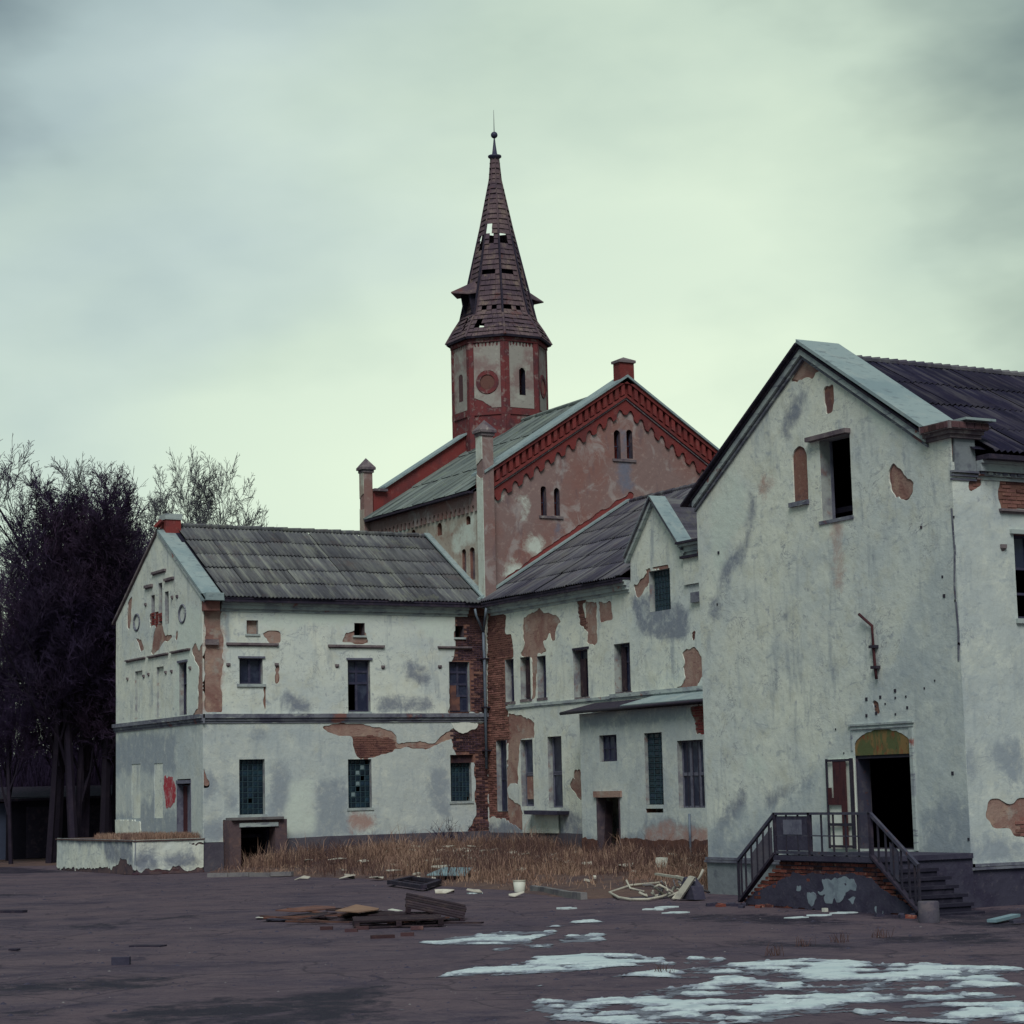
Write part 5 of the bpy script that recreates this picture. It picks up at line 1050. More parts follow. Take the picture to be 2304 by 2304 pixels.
# spire
prof = [(21.86, 2.27), (22.45, 1.93), (23.12, 1.50), (24.3, 1.21), (26.2, 0.86), (29.3, 0.235), (30.28, 0.15)]
holes = {7: [(26.3, 27.2, .22, .70), (24.8, 25.1, .08, .80), (23.1, 23.36, .13, .37), (23.1, 23.36, .58, .86), (22.35, 22.72, .12, .36)],
         0: [(26.2, 26.7, .05, .62), (24.8, 25.1, .06, .75), (23.1, 23.36, .05, .37), (23.1, 23.36, .55, .8), (27.65, 27.75, .0, .6)],
         6: [(26.0, 26.6, .3, .9), (22.3, 22.9, .5, .75)], 1: [(25.9, 26.5, .1, .8), (22.8, 23.3, .3, .7)], 3: [(26.9, 28.3, .1, .9), (23.6, 25.2, .2, .8)], 4: [(26.9, 28.3, .1, .9), (23.0, 24.6, .1, .7)], 2: [(26.5, 27.4, .2, .8)], 5: [(26.4, 27.6, .2, .8), (24, 25, .3, .7)]}
tiles = MB()
c = Vector((TX, TY, 0))
def ring(k, z, r): a = math.radians(-90 + 45 * k - 22.5); return Vector((TX + r * math.cos(a), TY + r * math.sin(a), z))
trg = random.Random(4)
for s in range(len(prof) - 1):
    (z0, r0), (z1, r1) = prof[s], prof[s + 1]
    slen = math.hypot(z1 - z0, r1 - r0); nr_ = max(1, round(slen / 0.25))
    for k in range(8):
        th = math.radians(-90 + 45 * k); nrm = (Vector((math.cos(th), math.sin(th), 0)) * (z1 - z0) + Vector((0, 0, r0 - r1))).normalized()
        for j in range(nr_):
            t0, t1 = j / nr_, (j + 1.18) / nr_; t1 = min(t1, 1.0) if s == len(prof) - 2 else t1
            za, ra = z0 + (z1 - z0) * t0, r0 + (r1 - r0) * t0; zb, rb = z0 + (z1 - z0) * t1, r0 + (r1 - r0) * t1
            A0, A1, B0, B1 = ring(k, za, ra), ring(k + 1, za, ra), ring(k, zb, rb), ring(k + 1, zb, rb)
            wd = (A1 - A0).length; nt_ = max(1, round(wd / 0.24))
            for i in range(nt_):
                f0, f1 = i / nt_ + (0.004 if nt_ > 1 else 0), (i + 1) / nt_ - 0.004
                fm = (f0 + f1) / 2; zm = (za + zb) / 2
                if any(h[0] < zm < h[1] and h[2] < fm < h[3] for h in holes.get(k, [])): continue
                if trg.random() < 0.022: continue
                p = [A0.lerp(A1, f0), A0.lerp(A1, f1), B0.lerp(B1, f1), B0.lerp(B1, f0)]
                lo = 0.045 + trg.uniform(0, 0.035); hi = 0.012
                q = [p[0] + nrm * lo, p[1] + nrm * lo, p[2] + nrm * hi, p[3] + nrm * hi]; b = [x - nrm * 0.025 for x in q]
                tiles.hexa([b[0], b[1], b[2], b[3], q[0], q[1], q[2], q[3]])
tag(tiles.obj('roof_tiles', M['spire'], TOW), kind='stuff')
for k in range(8):
    mb = MB(); pts = [ring(k, z, r * 1.012 + .03) for z, r in prof]; mb.tube([p for p in pts], [0.06, .06, .055, .05, .045, .03, .025], 6); mb.obj('hip_ridge', M['spire'], TOW)
mb = MB(); n8 = [ring(k, 22.9, 1.05) for k in range(8)]; t8 = [ring(k, 25.3, .72) for k in range(8)]; mb.add(n8 + t8, [(k, (k + 1) % 8, (k + 1) % 8 + 8, k + 8) for k in range(8)] + [tuple(range(8, 16)), tuple(range(7, -1, -1))]); mb.obj('spire_dark_core', M['inner'], TOW)  # closed dark core added so the lower holes read dark
mb = MB(); n = 8
for (z, r) in ((21.78, 2.20), (21.86, 2.32)):
    pass
mb.add([ring(k, 21.80, 2.30) for k in range(8)] + [ring(k, 21.80, 1.7) for k in range(8)] + [ring(k, 21.89, 2.33) for k in range(8)], [(k, (k + 1) % 8, (k + 1) % 8 + 8, k + 8) for k in range(8)] + [(k, (k + 1) % 8, (k + 1) % 8 + 16, k + 16) for k in range(8)]); mb.obj('eaves_soffit', M['dark_wood'], TOW)
mb = MB(); mb.tube([(TX, TY, 22), (TX, TY, 30.2)], [.10, .06], 6)
for k in range(8): mb.bar(ring(k, 22, 1.9), ring(k, 29, .26), .07, .07)
mb.obj('spire_timber', M['dark_wood'], TOW)
for sg in (-1, 1):      # lucarne hoods left on two sides
    X = lambda r: TX + sg * r
    mb = MB()
    for yy in (-0.34, 0.34): mb.bar((X(1.46), TY + yy, 23.08), (X(1.62), TY + yy, 24.0), .07); mb.bar((X(1.15), TY + yy, 23.98), (X(1.62), TY + yy, 24.0), .06)
    mb.bar((X(1.45), TY - .34, 23.12), (X(1.45), TY + .34, 23.12), .06); L = mb.obj('lucarne', M['dark_wood'], TOW)
    mb = MB(); A = (X(2.32), TY, 24.02); B = (X(1.12), TY, 24.62); 
    for yy in (-.52, .52):
        q = [A, B, (X(1.18), TY + yy, 24.05), (X(1.75), TY + yy, 23.92)]
        mb.add(q + [(a, b, c_ - .05) for a, b, c_ in q], [(0, 1, 2, 3), (4, 5, 6, 7), (0, 3, 7, 4), (3, 2, 6, 7)])
    mb.obj('lucarne_roof', M['spire'], L)
    mb = MB(); mb.add([(X(1.45), TY - .33, 23.1), (X(1.62), TY - .33, 24.0), (X(1.2), TY - .33, 24.0), (X(1.45), TY + .33, 23.1), (X(1.62), TY + .33, 24.0), (X(1.2), TY + .33, 24.0)], [(0, 1, 2), (3, 4, 5)]); mb.obj('lucarne_cheek', M['dark_wood'], L)
def lathe(pr, n=16):
    mb = MB(); vs = [(TX + r * math.cos(2 * math.pi * k / n), TY + r * math.sin(2 * math.pi * k / n), z) for z, r in pr for k in range(n)]
    mb.add(vs, [(i * n + k, i * n + (k + 1) % n, (i + 1) * n + (k + 1) % n, (i + 1) * n + k) for i in range(len(pr) - 1) for k in range(n)]); return mb
fi = lathe([(30.2, .16), (30.26, .20), (30.34, .30), (30.40, .30), (30.45, .12), (30.9, .06), (31.2, .03), (31.22, .03)]).obj('finial', M['spire_metal'], TOW, True)
lathe([(31.2 + .152 * (1 - math.cos(a)), .152 * math.sin(a) + .001) for a in np.linspace(0, math.pi, 11)]).obj('finial_ball', M['spire_metal'], fi, True)
lathe([(31.45, .022), (32.5, .008)], 6).obj('finial_rod', M['spire_metal'], fi)
# ------------------------------------------------------------------ middle wing with the wall dormer
MIDW = empty('middle_wing_building', (37.98, 42.2, 0), 'white middle wing with tan patches and a pointed wall dormer between hall and right house', 'building')
MF = Facade('x', 37.98)
def mtop(u):
    u = np.asarray(u, float)
    return np.where(u > 59.52, 9.3, np.where(u > 56.38, 11.85 - 1.09 * np.abs(u - 57.95), 9.95))
mo = [D['M_u%d' % i] for i in range(5)] + [D['M_l%d' % i] for i in range(3)] + [D['D_win']]
mo = [(a, b + (.16 if i in (3, 4) else .08), c, e) for i, (a, b, c, e) in enumerate(mo)]
vent = D['M_vent']
skin(MF, 'wall', M['core'], MIDW, 42.2, 69.8, 0, 12, None, holes=mo + [vent], top=mtop, topcuts=[56.35, 56.38, 57.95, 59.52, 59.55], d=0.0, t=0.45)
skin(MF, 'plaster', M['plaster'], MIDW, 50.0, 69.78, 1.0, 12, 0.06, holes=mo, top=mtop, topcuts=[56.35, 56.38, 57.95, 59.52, 59.55], removed=D['M_brick'] + D['M_tan'], d=0.035, t=0.034, relief=0.008,
     attrs={'grey': D['M_grey'] + [[(50, .9), (69.8, .9), (69.8, 1.4), (61, 1.7), (50, 1.5)]]}, seed=102)
tagged(skin)(MF, 'undercoat', M['tan'], MIDW, 50.0, 69.78, 1.0, 12, 0.09, holes=mo, region=D['M_tan'], removed=D['M_brick'], top=mtop, topcuts=[56.35, 56.38, 57.95, 59.52, 59.55], rag=0.0, d=0.012, t=0.011, relief=0.004, seed=102)
bricks(MF, MIDW, D['M_brick'], M['brick'], d=0.022, holes=mo, rag=0.12, seed=14, limit=300, matname='mid')
skin(MF, 'plinth', M['plinth'], MIDW, 61.3, 69.72, 0, 1.12, 0.09, holes=[vent], d=0.08, t=0.08, relief=0.02, top=lambda u: 1.02 + 0.05 * (fbm(u * 2, u, 3) - .5), seed=107)
moulding(MF, MIDW, 61.0, 68.2, [(5.44, 5.50, 0.05), (5.50, 5.60, 0.09)], 'string_course', 'moulding')
moulding(MF, MIDW, 53, 61.0, [(5.45, 5.53, 0.05), (5.53, 5.66, 0.10)], 'string_course', 'moulding')
moulding(MF, MIDW, 59.62, 69.35, [(8.98, 9.08, 0.07), (9.08, 9.22, 0.16), (9.22, 9.34, 0.24), (9.34, 9.41, 0.30)], 'eaves_cornice', 'moulding')
moulding(MF, MIDW, 54.0, 56.36, [(9.84, 9.94, 0.10), (9.94, 10.12, 0.16), (10.12, 10.2, 0.28)], 'eaves_cornice', 'moulding')
mb = MB(); MF.box(mb, 59.6, 69.4, 9.405, 9.47, 0.0, 0.42); MF.box(mb, 59.6, 69.4, 9.30, 9.42, 0.34, 0.40); mb.obj('gutter_board', M['dark_wood'], MIDW)
mb = MB(); MF.box(mb, 54.0, 56.36, 10.2, 10.27, -0.9, 0.36); MF.box(mb, 54.0, 56.36, 9.74, 9.82, 0, .2); mb.obj('cornice_sheet', M['dark_wood'], MIDW)
mb = MB(); MF.box(mb, 55.35, 56.30, 8.9, 9.74, 0.036, 0.10); mb.obj('dormer_pilaster', M['plaster'], MIDW)
mb = MB(); MF.box(mb, 55.3, 55.9, 8.3, 8.62, 0.036, 0.14); mb.obj('broken_bracket', M['mould_grey'], MIDW)
reveals(MF, MIDW, mo)
# windows: timber casements set back in the openings
for i, vs in ((0, ()), (1, ()), (2, ()), (3, (0.45,)), (4, (0.5,))):
    r = D['M_u%d' % i]
    casement(MF, MIDW, r, vs=vs, hs=(0.62,), mat='dark_frame', d=-0.19, missing=((0, 0),) if i > 2 else ())
    mb = MB(); MF.box(mb, r[0] - .08, r[1] + .1, r[2] - .09, r[2] - .002, -.25, .06); mb.obj('sill', M['hood'], MIDW)
for i in (1, 4): 
    r = D['M_u%d' % i]; mb = MB(); MF.box(mb, r[1] - .30, r[1] - .02, r[2] + .05, r[3] - .1, -.17, -.14); mb.obj('shutter_board', M['pallet'], MIDW)
for i in (3,):
    r = D['M_u3']; mb = MB(); MF.box(mb, r[0] + .42, r[1] - .04, r[2] + .05, r[3] - .3, -.16, -.13); mb.obj('shutter_board', M['pallet'], MIDW)
r = D['M_u3']; mb = MB(); MF.box(mb, r[0] - .1, r[1] + .15, r[3] + .002, r[3] + .08, -.2, .07); mb.obj('lintel_board', M['dark_wood'], MIDW)
for i in range(3):
    r = D['M_l%d' % i]; casement(MF, MIDW, r, vs=(), hs=(0.47, 0.5) if i else (0.45,), mat='grey_wood' if i else 'dark_frame', d=-0.13)
r = D['M_l1']; mb = MB(); MF.box(mb, r[0] + .06, r[1] - .14, r[2] + .25, r[2] + 1.05, -.12, -.09); mb.obj('nailed_board', M['tan'], MIDW)
glass_block_window(MF, MIDW, D['D_win'], 6, 7)
sp_ = D['M_panel']; mb = MB(); MF.box(mb, sp_[0], sp_[1], sp_[2], sp_[3] - .03, 0.09, 0.14); mb.obj('painted_panel', M['plaster'], MIDW)
sp_ = D['M_slab']; mb = MB(); mb.prism([(sp_[0], sp_[2]), (sp_[1] - .05, sp_[2] + .02), (sp_[1], sp_[3] - .02), (sp_[0] - .05, sp_[3] - .06)], 'x', 37.45, 37.94); mb.obj('stone_ledge', M['concrete_dark'], MIDW)
mb = MB(); MF.box(mb, vent[0], vent[1], vent[2], vent[3], -.5, -.45); mb.obj('cellar_vent', M['inner'], MIDW)
# dormer roof
zr = 11.92; ax = 41.75
for sg, yy in ((1, 59.62), (-1, 56.20)):
    ze = zr - 1.09 * abs(yy - 57.95); xe = 37.8 + (ze - 9.5) / 0.64
    q = [(37.72, 57.95, zr), (37.72, yy, ze), (xe, yy, ze), (ax, 57.95, zr)]
    slab(q, 0.05).obj('dormer_roof_sheet', M['roofM'], MIDW)
    s_ = lambda p_: (p_[0], p_[1], p_[2] + .06)
    slab([s_(q[0]), s_(q[1]), (38.35, yy, ze + .06), (38.35, 57.95, zr + .06)], 0.03).obj('dormer_coping_sheet', M['flash'], MIDW)
    slab([(37.80, 57.95, zr - .16), (37.80, yy, ze - .16), (37.98, yy, ze - .16), (37.98, 57.95, zr - .16)], 0.12).obj('dormer_verge', M['moulding'], MIDW)
mb = MB(); mb.add([(38.0, 59.55, 9.3), (38.0, 59.55, 10.1), (39.2, 59.55, 10.1)], [(0, 1, 2)]); mb.obj('dormer_cheek', M['plaster'], MIDW)
slab([(37.55, 59.84, 9.52), (37.55, 59.54, 9.52), (39.2, 59.54, 10.52), (39.2, 59.84, 10.52)], .04).obj('roof_sheet_cut', M['roofM'], MIDW)
# main roof of the wing
mez, mrz = 9.48, 13.58
up = Vector((44.4 - 37.55, 0, mrz - mez))
roof_sheets(MIDW, (37.55, 69.55, mez), (0, -1, 0), up, 69.55 - 46.8, up.length, 21, 6, 'roofM', skip=lambda i, j: (i >= 9 and j == 0))
for i in range(30):
    mb = MB(); y = 69.5 - i * 0.76; mb.tube([(44.4, y, mrz + .05), (44.4, y - .80, mrz + .065)], [.09, .105], 8); mb.obj('ridge_cap', M['roofM'], MIDW)
mb = MB(); mb.add([(44.4, 69.7, mrz - .06), (44.4, 42, mrz - .06), (51.3, 42, 9.4), (51.3, 69.7, 9.4)], [(0, 1, 2, 3)]); mb.add([(44.4, 69.7, mrz - .08), (44.4, 42, mrz - .08), (38.4, 42, mez + .42), (38.4, 69.7, mez + .42)], [(0, 1, 2, 3)]); mb.obj('roof_boarding', M['inner'], MIDW)
slab([(37.5, 69.50, mez + .06), (37.5, 69.78, mez + .06), (44.4, 69.78, mrz + .1), (44.4, 69.50, mrz + .1)], .06).obj('verge_flashing', M['flash'], MIDW)
mb = MB(); mb.bar((37.9, 69.6, 9.55), (37.93, 79.0, 9.6), .001, .001); 
slab([(37.70, 69.3, 9.52), (37.96, 69.3, 9.52), (37.96, LAP, 12.62), (37.70, LAP, 12.62)], .06).obj('verge_flashing', M['flash'], LWING)
mb = MB(); mb.box(50.4, 50.8, 42.2, 69.7, 0, 9.5); mb.obj('far_wall', M['core'], MIDW)
for z in (1.0, 5.1, 9.0):
    mb = MB(); mb.box(38.45, 50.4, 42.3, 69.7, z - .12, z); mb.obj('floor', M['inner'], MIDW)
mb = MB()
for y in (48, 52.5, 61.6, 64.9): mb.box(38.45, 50.4, y, y + .2, 0, 8.85)
mb.box(40.6, 40.8, 48.2, 69.7, 0, 8.85); mb.obj('inner_wall', M['inner'], MIDW)

# Y-shaped rainwater pipe in the corner between the wings
DP = empty('corner_drainpipe', (37.78, 69.55, 4), 'grey forked rainwater pipe in the corner where the two wings meet', 'drainpipe')
jx, jy = 37.80, 69.62
mb = MB(); mb.tube([(jx, jy, 8.45), (jx, jy, 7.75), (jx - .02, jy - .06, 7.6), (jx - .02, jy - .06, 3.35)], .055, 8); mb.obj('downpipe', M['pipe'], DP, True)
for a in (((37.35, 69.42, 9.25), (37.42, 69.45, 9.0), (jx, jy, 8.40)), ((37.60, 69.0, 9.25), (37.62, 69.1, 9.0), (jx, jy, 8.40))):
    mb = MB(); mb.tube(a, .045, 8); mb.obj('pipe_branch', M['pipe'], DP, True)
for z in (7.4, 5.6, 4.0):
    mb = MB(); mb.box(jx - .09, jx + .18, jy - .13, jy + .14, z, z + .04); mb.obj('pipe_clip', M['black_metal'], DP)
mb = MB(); mb.tube([(37.93 - .12, *q) for q in D['M_hose']], .035, 7)
tag(mb.obj('bent_overflow_pipe', M['hoseplastic'], None, True), 'thin curved white pipe sticking out of the middle wing plinth under the stone ledge', 'pipe')

# ------------------------------------------------------------------ lean-to annex
ANX = empty('lean_to_annex', (36.98, 53, 0), 'single-storey white lean-to with flat dark roof in front of the middle wing', 'annex')
AF = Facade('x', 36.98)
adoor = (D['A_door'][0], D['A_door'][1], 0.3, D['A_door'][3])
ah = [D['A_w1'], adoor, D['A_gw'], D['A_slot'], D['A_bw']]
skin(AF, 'wall', M['core'], ANX, 52.0, 61.42, 0, 5.02, None, holes=ah, d=0.0, t=0.35)
skin(AF, 'plaster', M['plaster'], ANX, 52.0, 61.44, 0.85, 5.02, 0.05, holes=ah, removed=D['A_brick'], d=0.03, t=0.03, relief=0.008, attrs={'cool': [[(51, .8), (62, .8), (62, 5.1), (51, 5.1)]], 'grey': D['A_grey'], 'tanw': D['A_tan']}, seed=130)
skin(AF, 'plinth', M['ply_red'], ANX, 52.0, 61.46, 0, 0.95, 0.07, holes=[adoor], top=lambda u: 0.9 + 0.12 * (fbm(u * 2, u, 8) - .5) * 2, d=0.05, t=0.05, relief=0.02, seed=131)
bricks(AF, ANX, D['A_brick'], M['brick_hall'], d=0.02, seed=15, matname='anx')
reveals(AF, ANX, [D['A_w1'], D['A_gw'], D['A_bw']]); reveals(AF, ANX, [adoor], 'reveal_dark')
mb = MB(); mb.box(37.0, 37.98, 61.1, 61.42, 0, 5.0); mb.obj('end_wall', M['plaster'], ANX)
mb = MB(); mb.hexa([(36.62, 52, 5.02), (36.62, 62.05, 5.02), (37.95, 62.05, 5.30), (37.95, 52, 5.30), (36.62, 52, 5.12), (36.62, 62.05, 5.12), (37.95, 62.05, 5.42), (37.95, 52, 5.42)]); mb.obj('roof', M['dark_wood'], ANX)
mb = MB(); mb.tube([(36.60, 52, 5.10), (36.60, 62.08, 5.06)], .055, 7); mb.obj('gutter', M['black_metal'], ANX, True)
mb = MB(); mb.box(36.66, 37.9, 52, 58.6, 5.40, 5.44) if False else slab([(36.66, 52, 5.14), (36.66, 58.4, 5.14), (37.93, 58.4, 5.45), (37.93, 52, 5.45)], .03).obj('roof_flashing', M['flash'], ANX)
casement(AF, ANX, D['A_w1'], vs=(0.33, 0.66), hs=(0.5,), mat='dark_frame', bar=0.04, d=-.12)
glass_block_window(AF, ANX, D['A_gw'], 3, 12, d=-.1)
r = D['A_bw']
casement(AF, ANX, r, vs=(0.33, 0.66), hs=(0.5,), mat='grey_wood', bar=0.10, d=-.14)
for i in range(4):
    mb = MB(); u = r[0] + .12 + i * .3; mb.tube([AF.p(u, r[2] + .02, -.06), AF.p(u, r[3] - .02, -.06)], .014, 5); mb.obj('window_bar', M['black_metal'], ANX)
mb = MB(); q = D['A_lint']; AF.box(mb, q[0], q[1] + .05, q[2] - .02, q[3], -.1, .10); mb.obj('door_lintel', M['tan'], ANX)
for u0_, u1_ in ((adoor[0], adoor[0] + .08), (adoor[1] - .08, adoor[1])):
    mb = MB(); AF.box(mb, u0_, u1_, .3, adoor[3], -.3, .04); mb.obj('door_jamb', M['reveal_dark'], ANX)
mb = MB(); mb.bar(AF.p(adoor[1] - .08, .35, -.30), AF.p(adoor[1] - .2, 2.1, -.34), .05, .26, up=(1, 0, 0)); mb.obj('hanging_door', M['pallet'], ANX)
mb = MB()
for i in range(16): 
    a = AF.p(adoor[0] + .15 + rng.random() * 1.1, .35, -.4 - rng.random()); b = (a[0] - rng.random() * .3, a[1] + rng.uniform(-.5, .5), .5 + rng.random() * .9); mb.bar(a, b, .07, .04)
mb.obj('rubble_timber', M['pallet'], ANX)
mb = MB(); p0 = D['A_pipe']; mb.tube([AF.p(p0[0] + .05, 1.7, .08), AF.p(p0[0] + .05, .1, .08)], .04, 7); mb.obj('waste_pipe', M['pipe'], ANX, True)

# ------------------------------------------------------------------ right house
RH = empty('white_gabled_house', (28.86, 33.0, 0), 'large white gabled house on the right with arched doorway and dark loft window', 'building')
RF = Facade('x', 28.86); RS = Facade('y', 33.0)
RA = 37.7
def rtop2(u):
    u = np.asarray(u, float); return np.where(u < 33.62, 9.62, 12.22 - 0.635 * np.abs(u - RA))
hole = D['R_hole']; arch = (*D['R_arch'], 0.27); dr = D['R_door']; door = (dr[0], dr[1], 1.12, 3.62, 0.36); big = D['R_big']
rh = [big, hole, D['R_arch'], (door[0], door[1], 1.12, 3.62)]
skin(RF, 'wall', M['core'], RH, 33.0, 42.16, 0, 13, None, holes=[big, (door[0], door[1], 1.12, 3.40)], top=rtop2, topcuts=[33.60, 33.64, RA], d=0.0, t=0.3)
skin(RF, 'plaster', M['plaster'], RH, 32.97, 42.18, 0.82, 13, 0.045, holes=[big, arch, door], removed=D['R_tan'] + [[(35.82, 4.22), (35.68, 4.22), (35.64, 4.04), (35.72, 3.92), (35.80, 4.06)]] + [[(hole[0], hole[3]), (hole[1], hole[3] - .03), (hole[1] - .04, hole[2] + .2), (hole[1] - .08, hole[2]), (hole[0] + .1, hole[2] + .05), (hole[0] + .08, hole[2] + .35)]],
     top=rtop2, topcuts=[33.60, 33.64, RA], d=0.04, t=0.039, relief=0.010, rag=0.08, attrs={'cool': [[(32.5, .7), (42.3, .7), (42.3, 1.6), (39, 2.2), (37, 3.6), (35, 5.2), (34, 6.5), (32.5, 8)]], 'grey': D['R_grey'] + [[(32.9, .8), (34.55, .8), (34.5, 1.5), (34.2, 2.0), (33.6, 2.3), (32.9, 2.1)], [(37.6, .8), (42.2, .8), (42.2, 1.1), (40, 1.5), (38.5, 1.2), (37.6, 1.9)]], 'pale': D['R_pale'] + [[(37.55, 1.0), (37.55, 3.1), (36.5, 3.1), (36.5, 1.0)]], 'tanw': D['R_pink']}, seed=140)  # 'cool' paints lens-corner falloff into the lower right of this wall
tagged(skin)(RF, 'undercoat', M['tan'], RH, 33.0, 42.16, 0.82, 13, 0.07, region=D['R_tan'], rag=0, top=rtop2, topcuts=[33.60, 33.64, RA], d=0.012, t=0.011, relief=0.004, seed=140)
skin(RF, 'plinth', M['plinth_pale'], RH, 32.95, 42.2, 0, 0.78, 0.08, d=0.07, t=0.07, relief=0.012, seed=141)
moulding(RF, RH, 32.9, 42.24, [(0.74, 0.79, 0.13), (0.80, 0.86, 0.10)], 'base_moulding', 'mould_grey')
reveals(RF, RH, [big], depth=.31); reveals(RF, RH, [(door[0], door[1], 1.12, 3.08)], 'plinth', depth=.36)
mb = MB(); RF.box(mb, arch[0] + .002, arch[1] - .002, arch[2], arch[3] - .1, 0.001, .006); mb.obj('blind_arch_back', M['core'], RH)
mb = MB(); q = D['R_archsill']; RF.box(mb, q[0] - .04, q[1] + .04, q[2], q[3], 0, .12); mb.obj('niche_sill', M['mould_grey'], RH)
mb = MB(); q = D['R_biglint']; RF.box(mb, q[0] - .02, q[1] + .06, big[3] + .002, big[3] + .1, -.3, .2); mb.obj('lintel_board', M['hood'], RH)
mb = MB(); RF.box(mb, big[0] - .03, big[1] + .1, big[2] - .08, big[2] - .002, -.4, .07); mb.obj('window_sill', M['mould_grey'], RH)
mb = MB()
for u in (big[0] + .0, big[1] - .05): RF.box(mb, u, u + .05, big[2], big[3], -.29, -.24)
mb.obj('window', M['grey_wood'], RH)
# transom and door
mb = MB(); n = 14
uc, rr = (door[0] + door[1]) / 2, (door[1] - door[0]) / 2
tp = [(door[0], 3.09), (door[1], 3.09)] + [(uc + rr * math.cos(a), 3.26 + .36 * math.sin(a)) for a in np.linspace(0, math.pi, n)]
mb.prism(tp, 'x', 28.832, 28.856); mb.obj('arched_transom', M['transom'], RH)
mb = MB(); RF.box(mb, door[0], door[1], 3.02, 3.10, -.2, .01); mb.obj('transom_bar', M['black_metal'], RH)
mb = MB(); RF.box(mb, door[0], door[0] + .05, 1.12, 3.02, -.3, .012); RF.box(mb, door[1] - .05, door[1], 1.12, 3.02, -.3, .012); mb.obj('door_frame', M['rail'], RH)
s = D['R_surr']; mb = MB(); RF.box(mb, s[1][0], s[0][0], 3.72, 3.76, .03, .09); RF.box(mb, s[3][0] - .1, s[2][0] + .05, 3.645, 3.675, .03, .075); RF.box(mb, door[1] + .05, door[1] + .1, 3.2, 3.6, .03, .06); mb.obj('door_surround', M['moulding'], RH)
mb = MB(); RF.box(mb, door[0] - .10, door[0] - .002, 1.1, 3.62, .03, .085); mb.obj('door_surround', M['moulding'], RH)
lf = D['R_leaf']
skin(RF, 'whitewashed_wall', M['whitewash'], RH, lf[0] + .02, lf[1] - .02, 1.1, 3.03, 0.06, d=.055, t=.02, seed=171)
L = MB(); u0, u1 = lf[0], lf[1] - .02
RF.box(L, u1 - .035, u1, 1.12, 3.04, .09, .13); RF.box(L, u0, u0 + .09, 1.12, 3.04, .09, .13); RF.box(L, u0 + .09, u1 - .035, 2.98, 3.03, .092, .128); RF.box(L, u0 + .09, u1 - .035, 1.60, 1.66, .092, .128) ; RF.box(L, u0 + .09, u1 - .035, 1.14, 1.19, .092, .128)
L = L.obj('open_door_leaf', M['black_metal'], RH)
mb = MB(); RF.box(mb, u0 + .24, u0 + .42, 1.19, 2.98, .10, .122); mb.obj('door_board', M['brown_board'], L)
mb = MB(); RF.box(mb, u0 + .425, u0 + .68, 2.18, 2.98, .10, .12); RF.box(mb, u0 + .425, u1 - .04, 2.05, 2.2, .10, .119); RF.box(mb, u1 - .16, u1 - .04, 2.2, 2.42, .10, .119); mb.obj('door_board', M['brown_board'], L)
# little holes, pipe
mb = MB()
for (u, z) in D['R_dots'] + D['R_dots2']:
    if 36.4 < u < 37.5 and 1 < z < 3.1: continue
    r_ = rng.uniform(.014, .034)
    RF.box(mb, u - r_, u + r_, z - r_ * 1.2, z + r_, .035, .052)
tag(mb.obj('putlog_holes', M['black_metal'], RH), kind='stuff')
rough_stroke(RF, 'wall_crack', M['mould_grey'], RH, [(33.02, 8.0), (32.99, 7.1), (33.05, 6.4), (33.0, 5.5), (33.04, 4.9)], .05, .030, .052)
PI_ = empty('bent_wall_pipe', (28.7, 35.7, 5.2), 'bent rusty black pipe bolted to the white gable above the arched door', 'pipe')
mb = MB(); pp = [RF.p(u, z, .10 if i > 0 else .16) for i, (u, z) in enumerate(D['R_pipe'])]; mb.tube(pp, .032, 8); mb.obj('pipe_run', M['brown_board'], PI_, True)
for (u, z) in (D['R_pipe'][2], D['R_pipe'][3]):
    mb = MB(); RF.box(mb, u - .1, u + .1, z - .03, z + .03, .03, .15); mb.obj('pipe_bracket', M['black_metal'], PI_)
# rakes
rake(RH, RF, RA, 12.28, 42.5, 9.23, -.95, .30, .05, 'dark_wood', 'verge_board')
rake(RH, RF, RA, 12.34, 42.5, 9.29, -.95, .22, .07, 'flash', 'coping_sheet')
rake(RH, RF, RA, 12.34, 33.45, 9.64, -.95, .26, .08, 'flash', 'coping_sheet')
for e, ez_ in ((42.2, 9.36), (33.62, 9.63)):
    rake(RH, RF, RA, 12.22, e, ez_ - .03, 0, .20, .06, 'dark_wood', 'rake_shadow_board')
    rake(RH, RF, RA, 12.07, e, ez_ - .18, 0, .16, .15, 'moulding', 'rake_moulding')
    rake(RH, RF, RA, 11.97, e, ez_ - .28, 0, .10, .06, 'mould_grey', 'rake_fillet')
mb = MB()
for z0_, z1_, d_ in ((9.44, 9.52, .12), (9.52, 9.60, .18), (9.60, 9.76, .26)):
    mb.box(28.86 - d_, 29.50 + d_ * .5, 32.98 - d_, 33.66, z0_, z1_)
kn = mb.obj('kneeler_brickwork', M['hood'], RH)
for i in range(7):
    mb = MB(); y = 33.6 - i * .12; mb.box(28.58, 28.62, y - .11, y - .01, 9.62, 9.74); mb.obj('brick', M['brick_dark'], kn)
for i in range(5):
    mb = MB(); x = 28.66 + i * .2; mb.box(x, x + .18, 32.70, 32.74, 9.62, 9.74); mb.obj('brick', M['brick_dark'], kn)
mb = MB(); mb.box(28.95, 29.75, 32.6, 33.0, 9.78, 9.83); mb.obj('kneeler_slab', M['flash'], RH)
mb = MB(); mb.box(28.86 - .1, 29.3, 42.16, 42.45, 9.25, 9.42); mb.box(28.86 - .16, 29.3, 42.16, 42.55, 9.42, 9.5); mb.obj('kneeler', M['mould_grey'], RH)
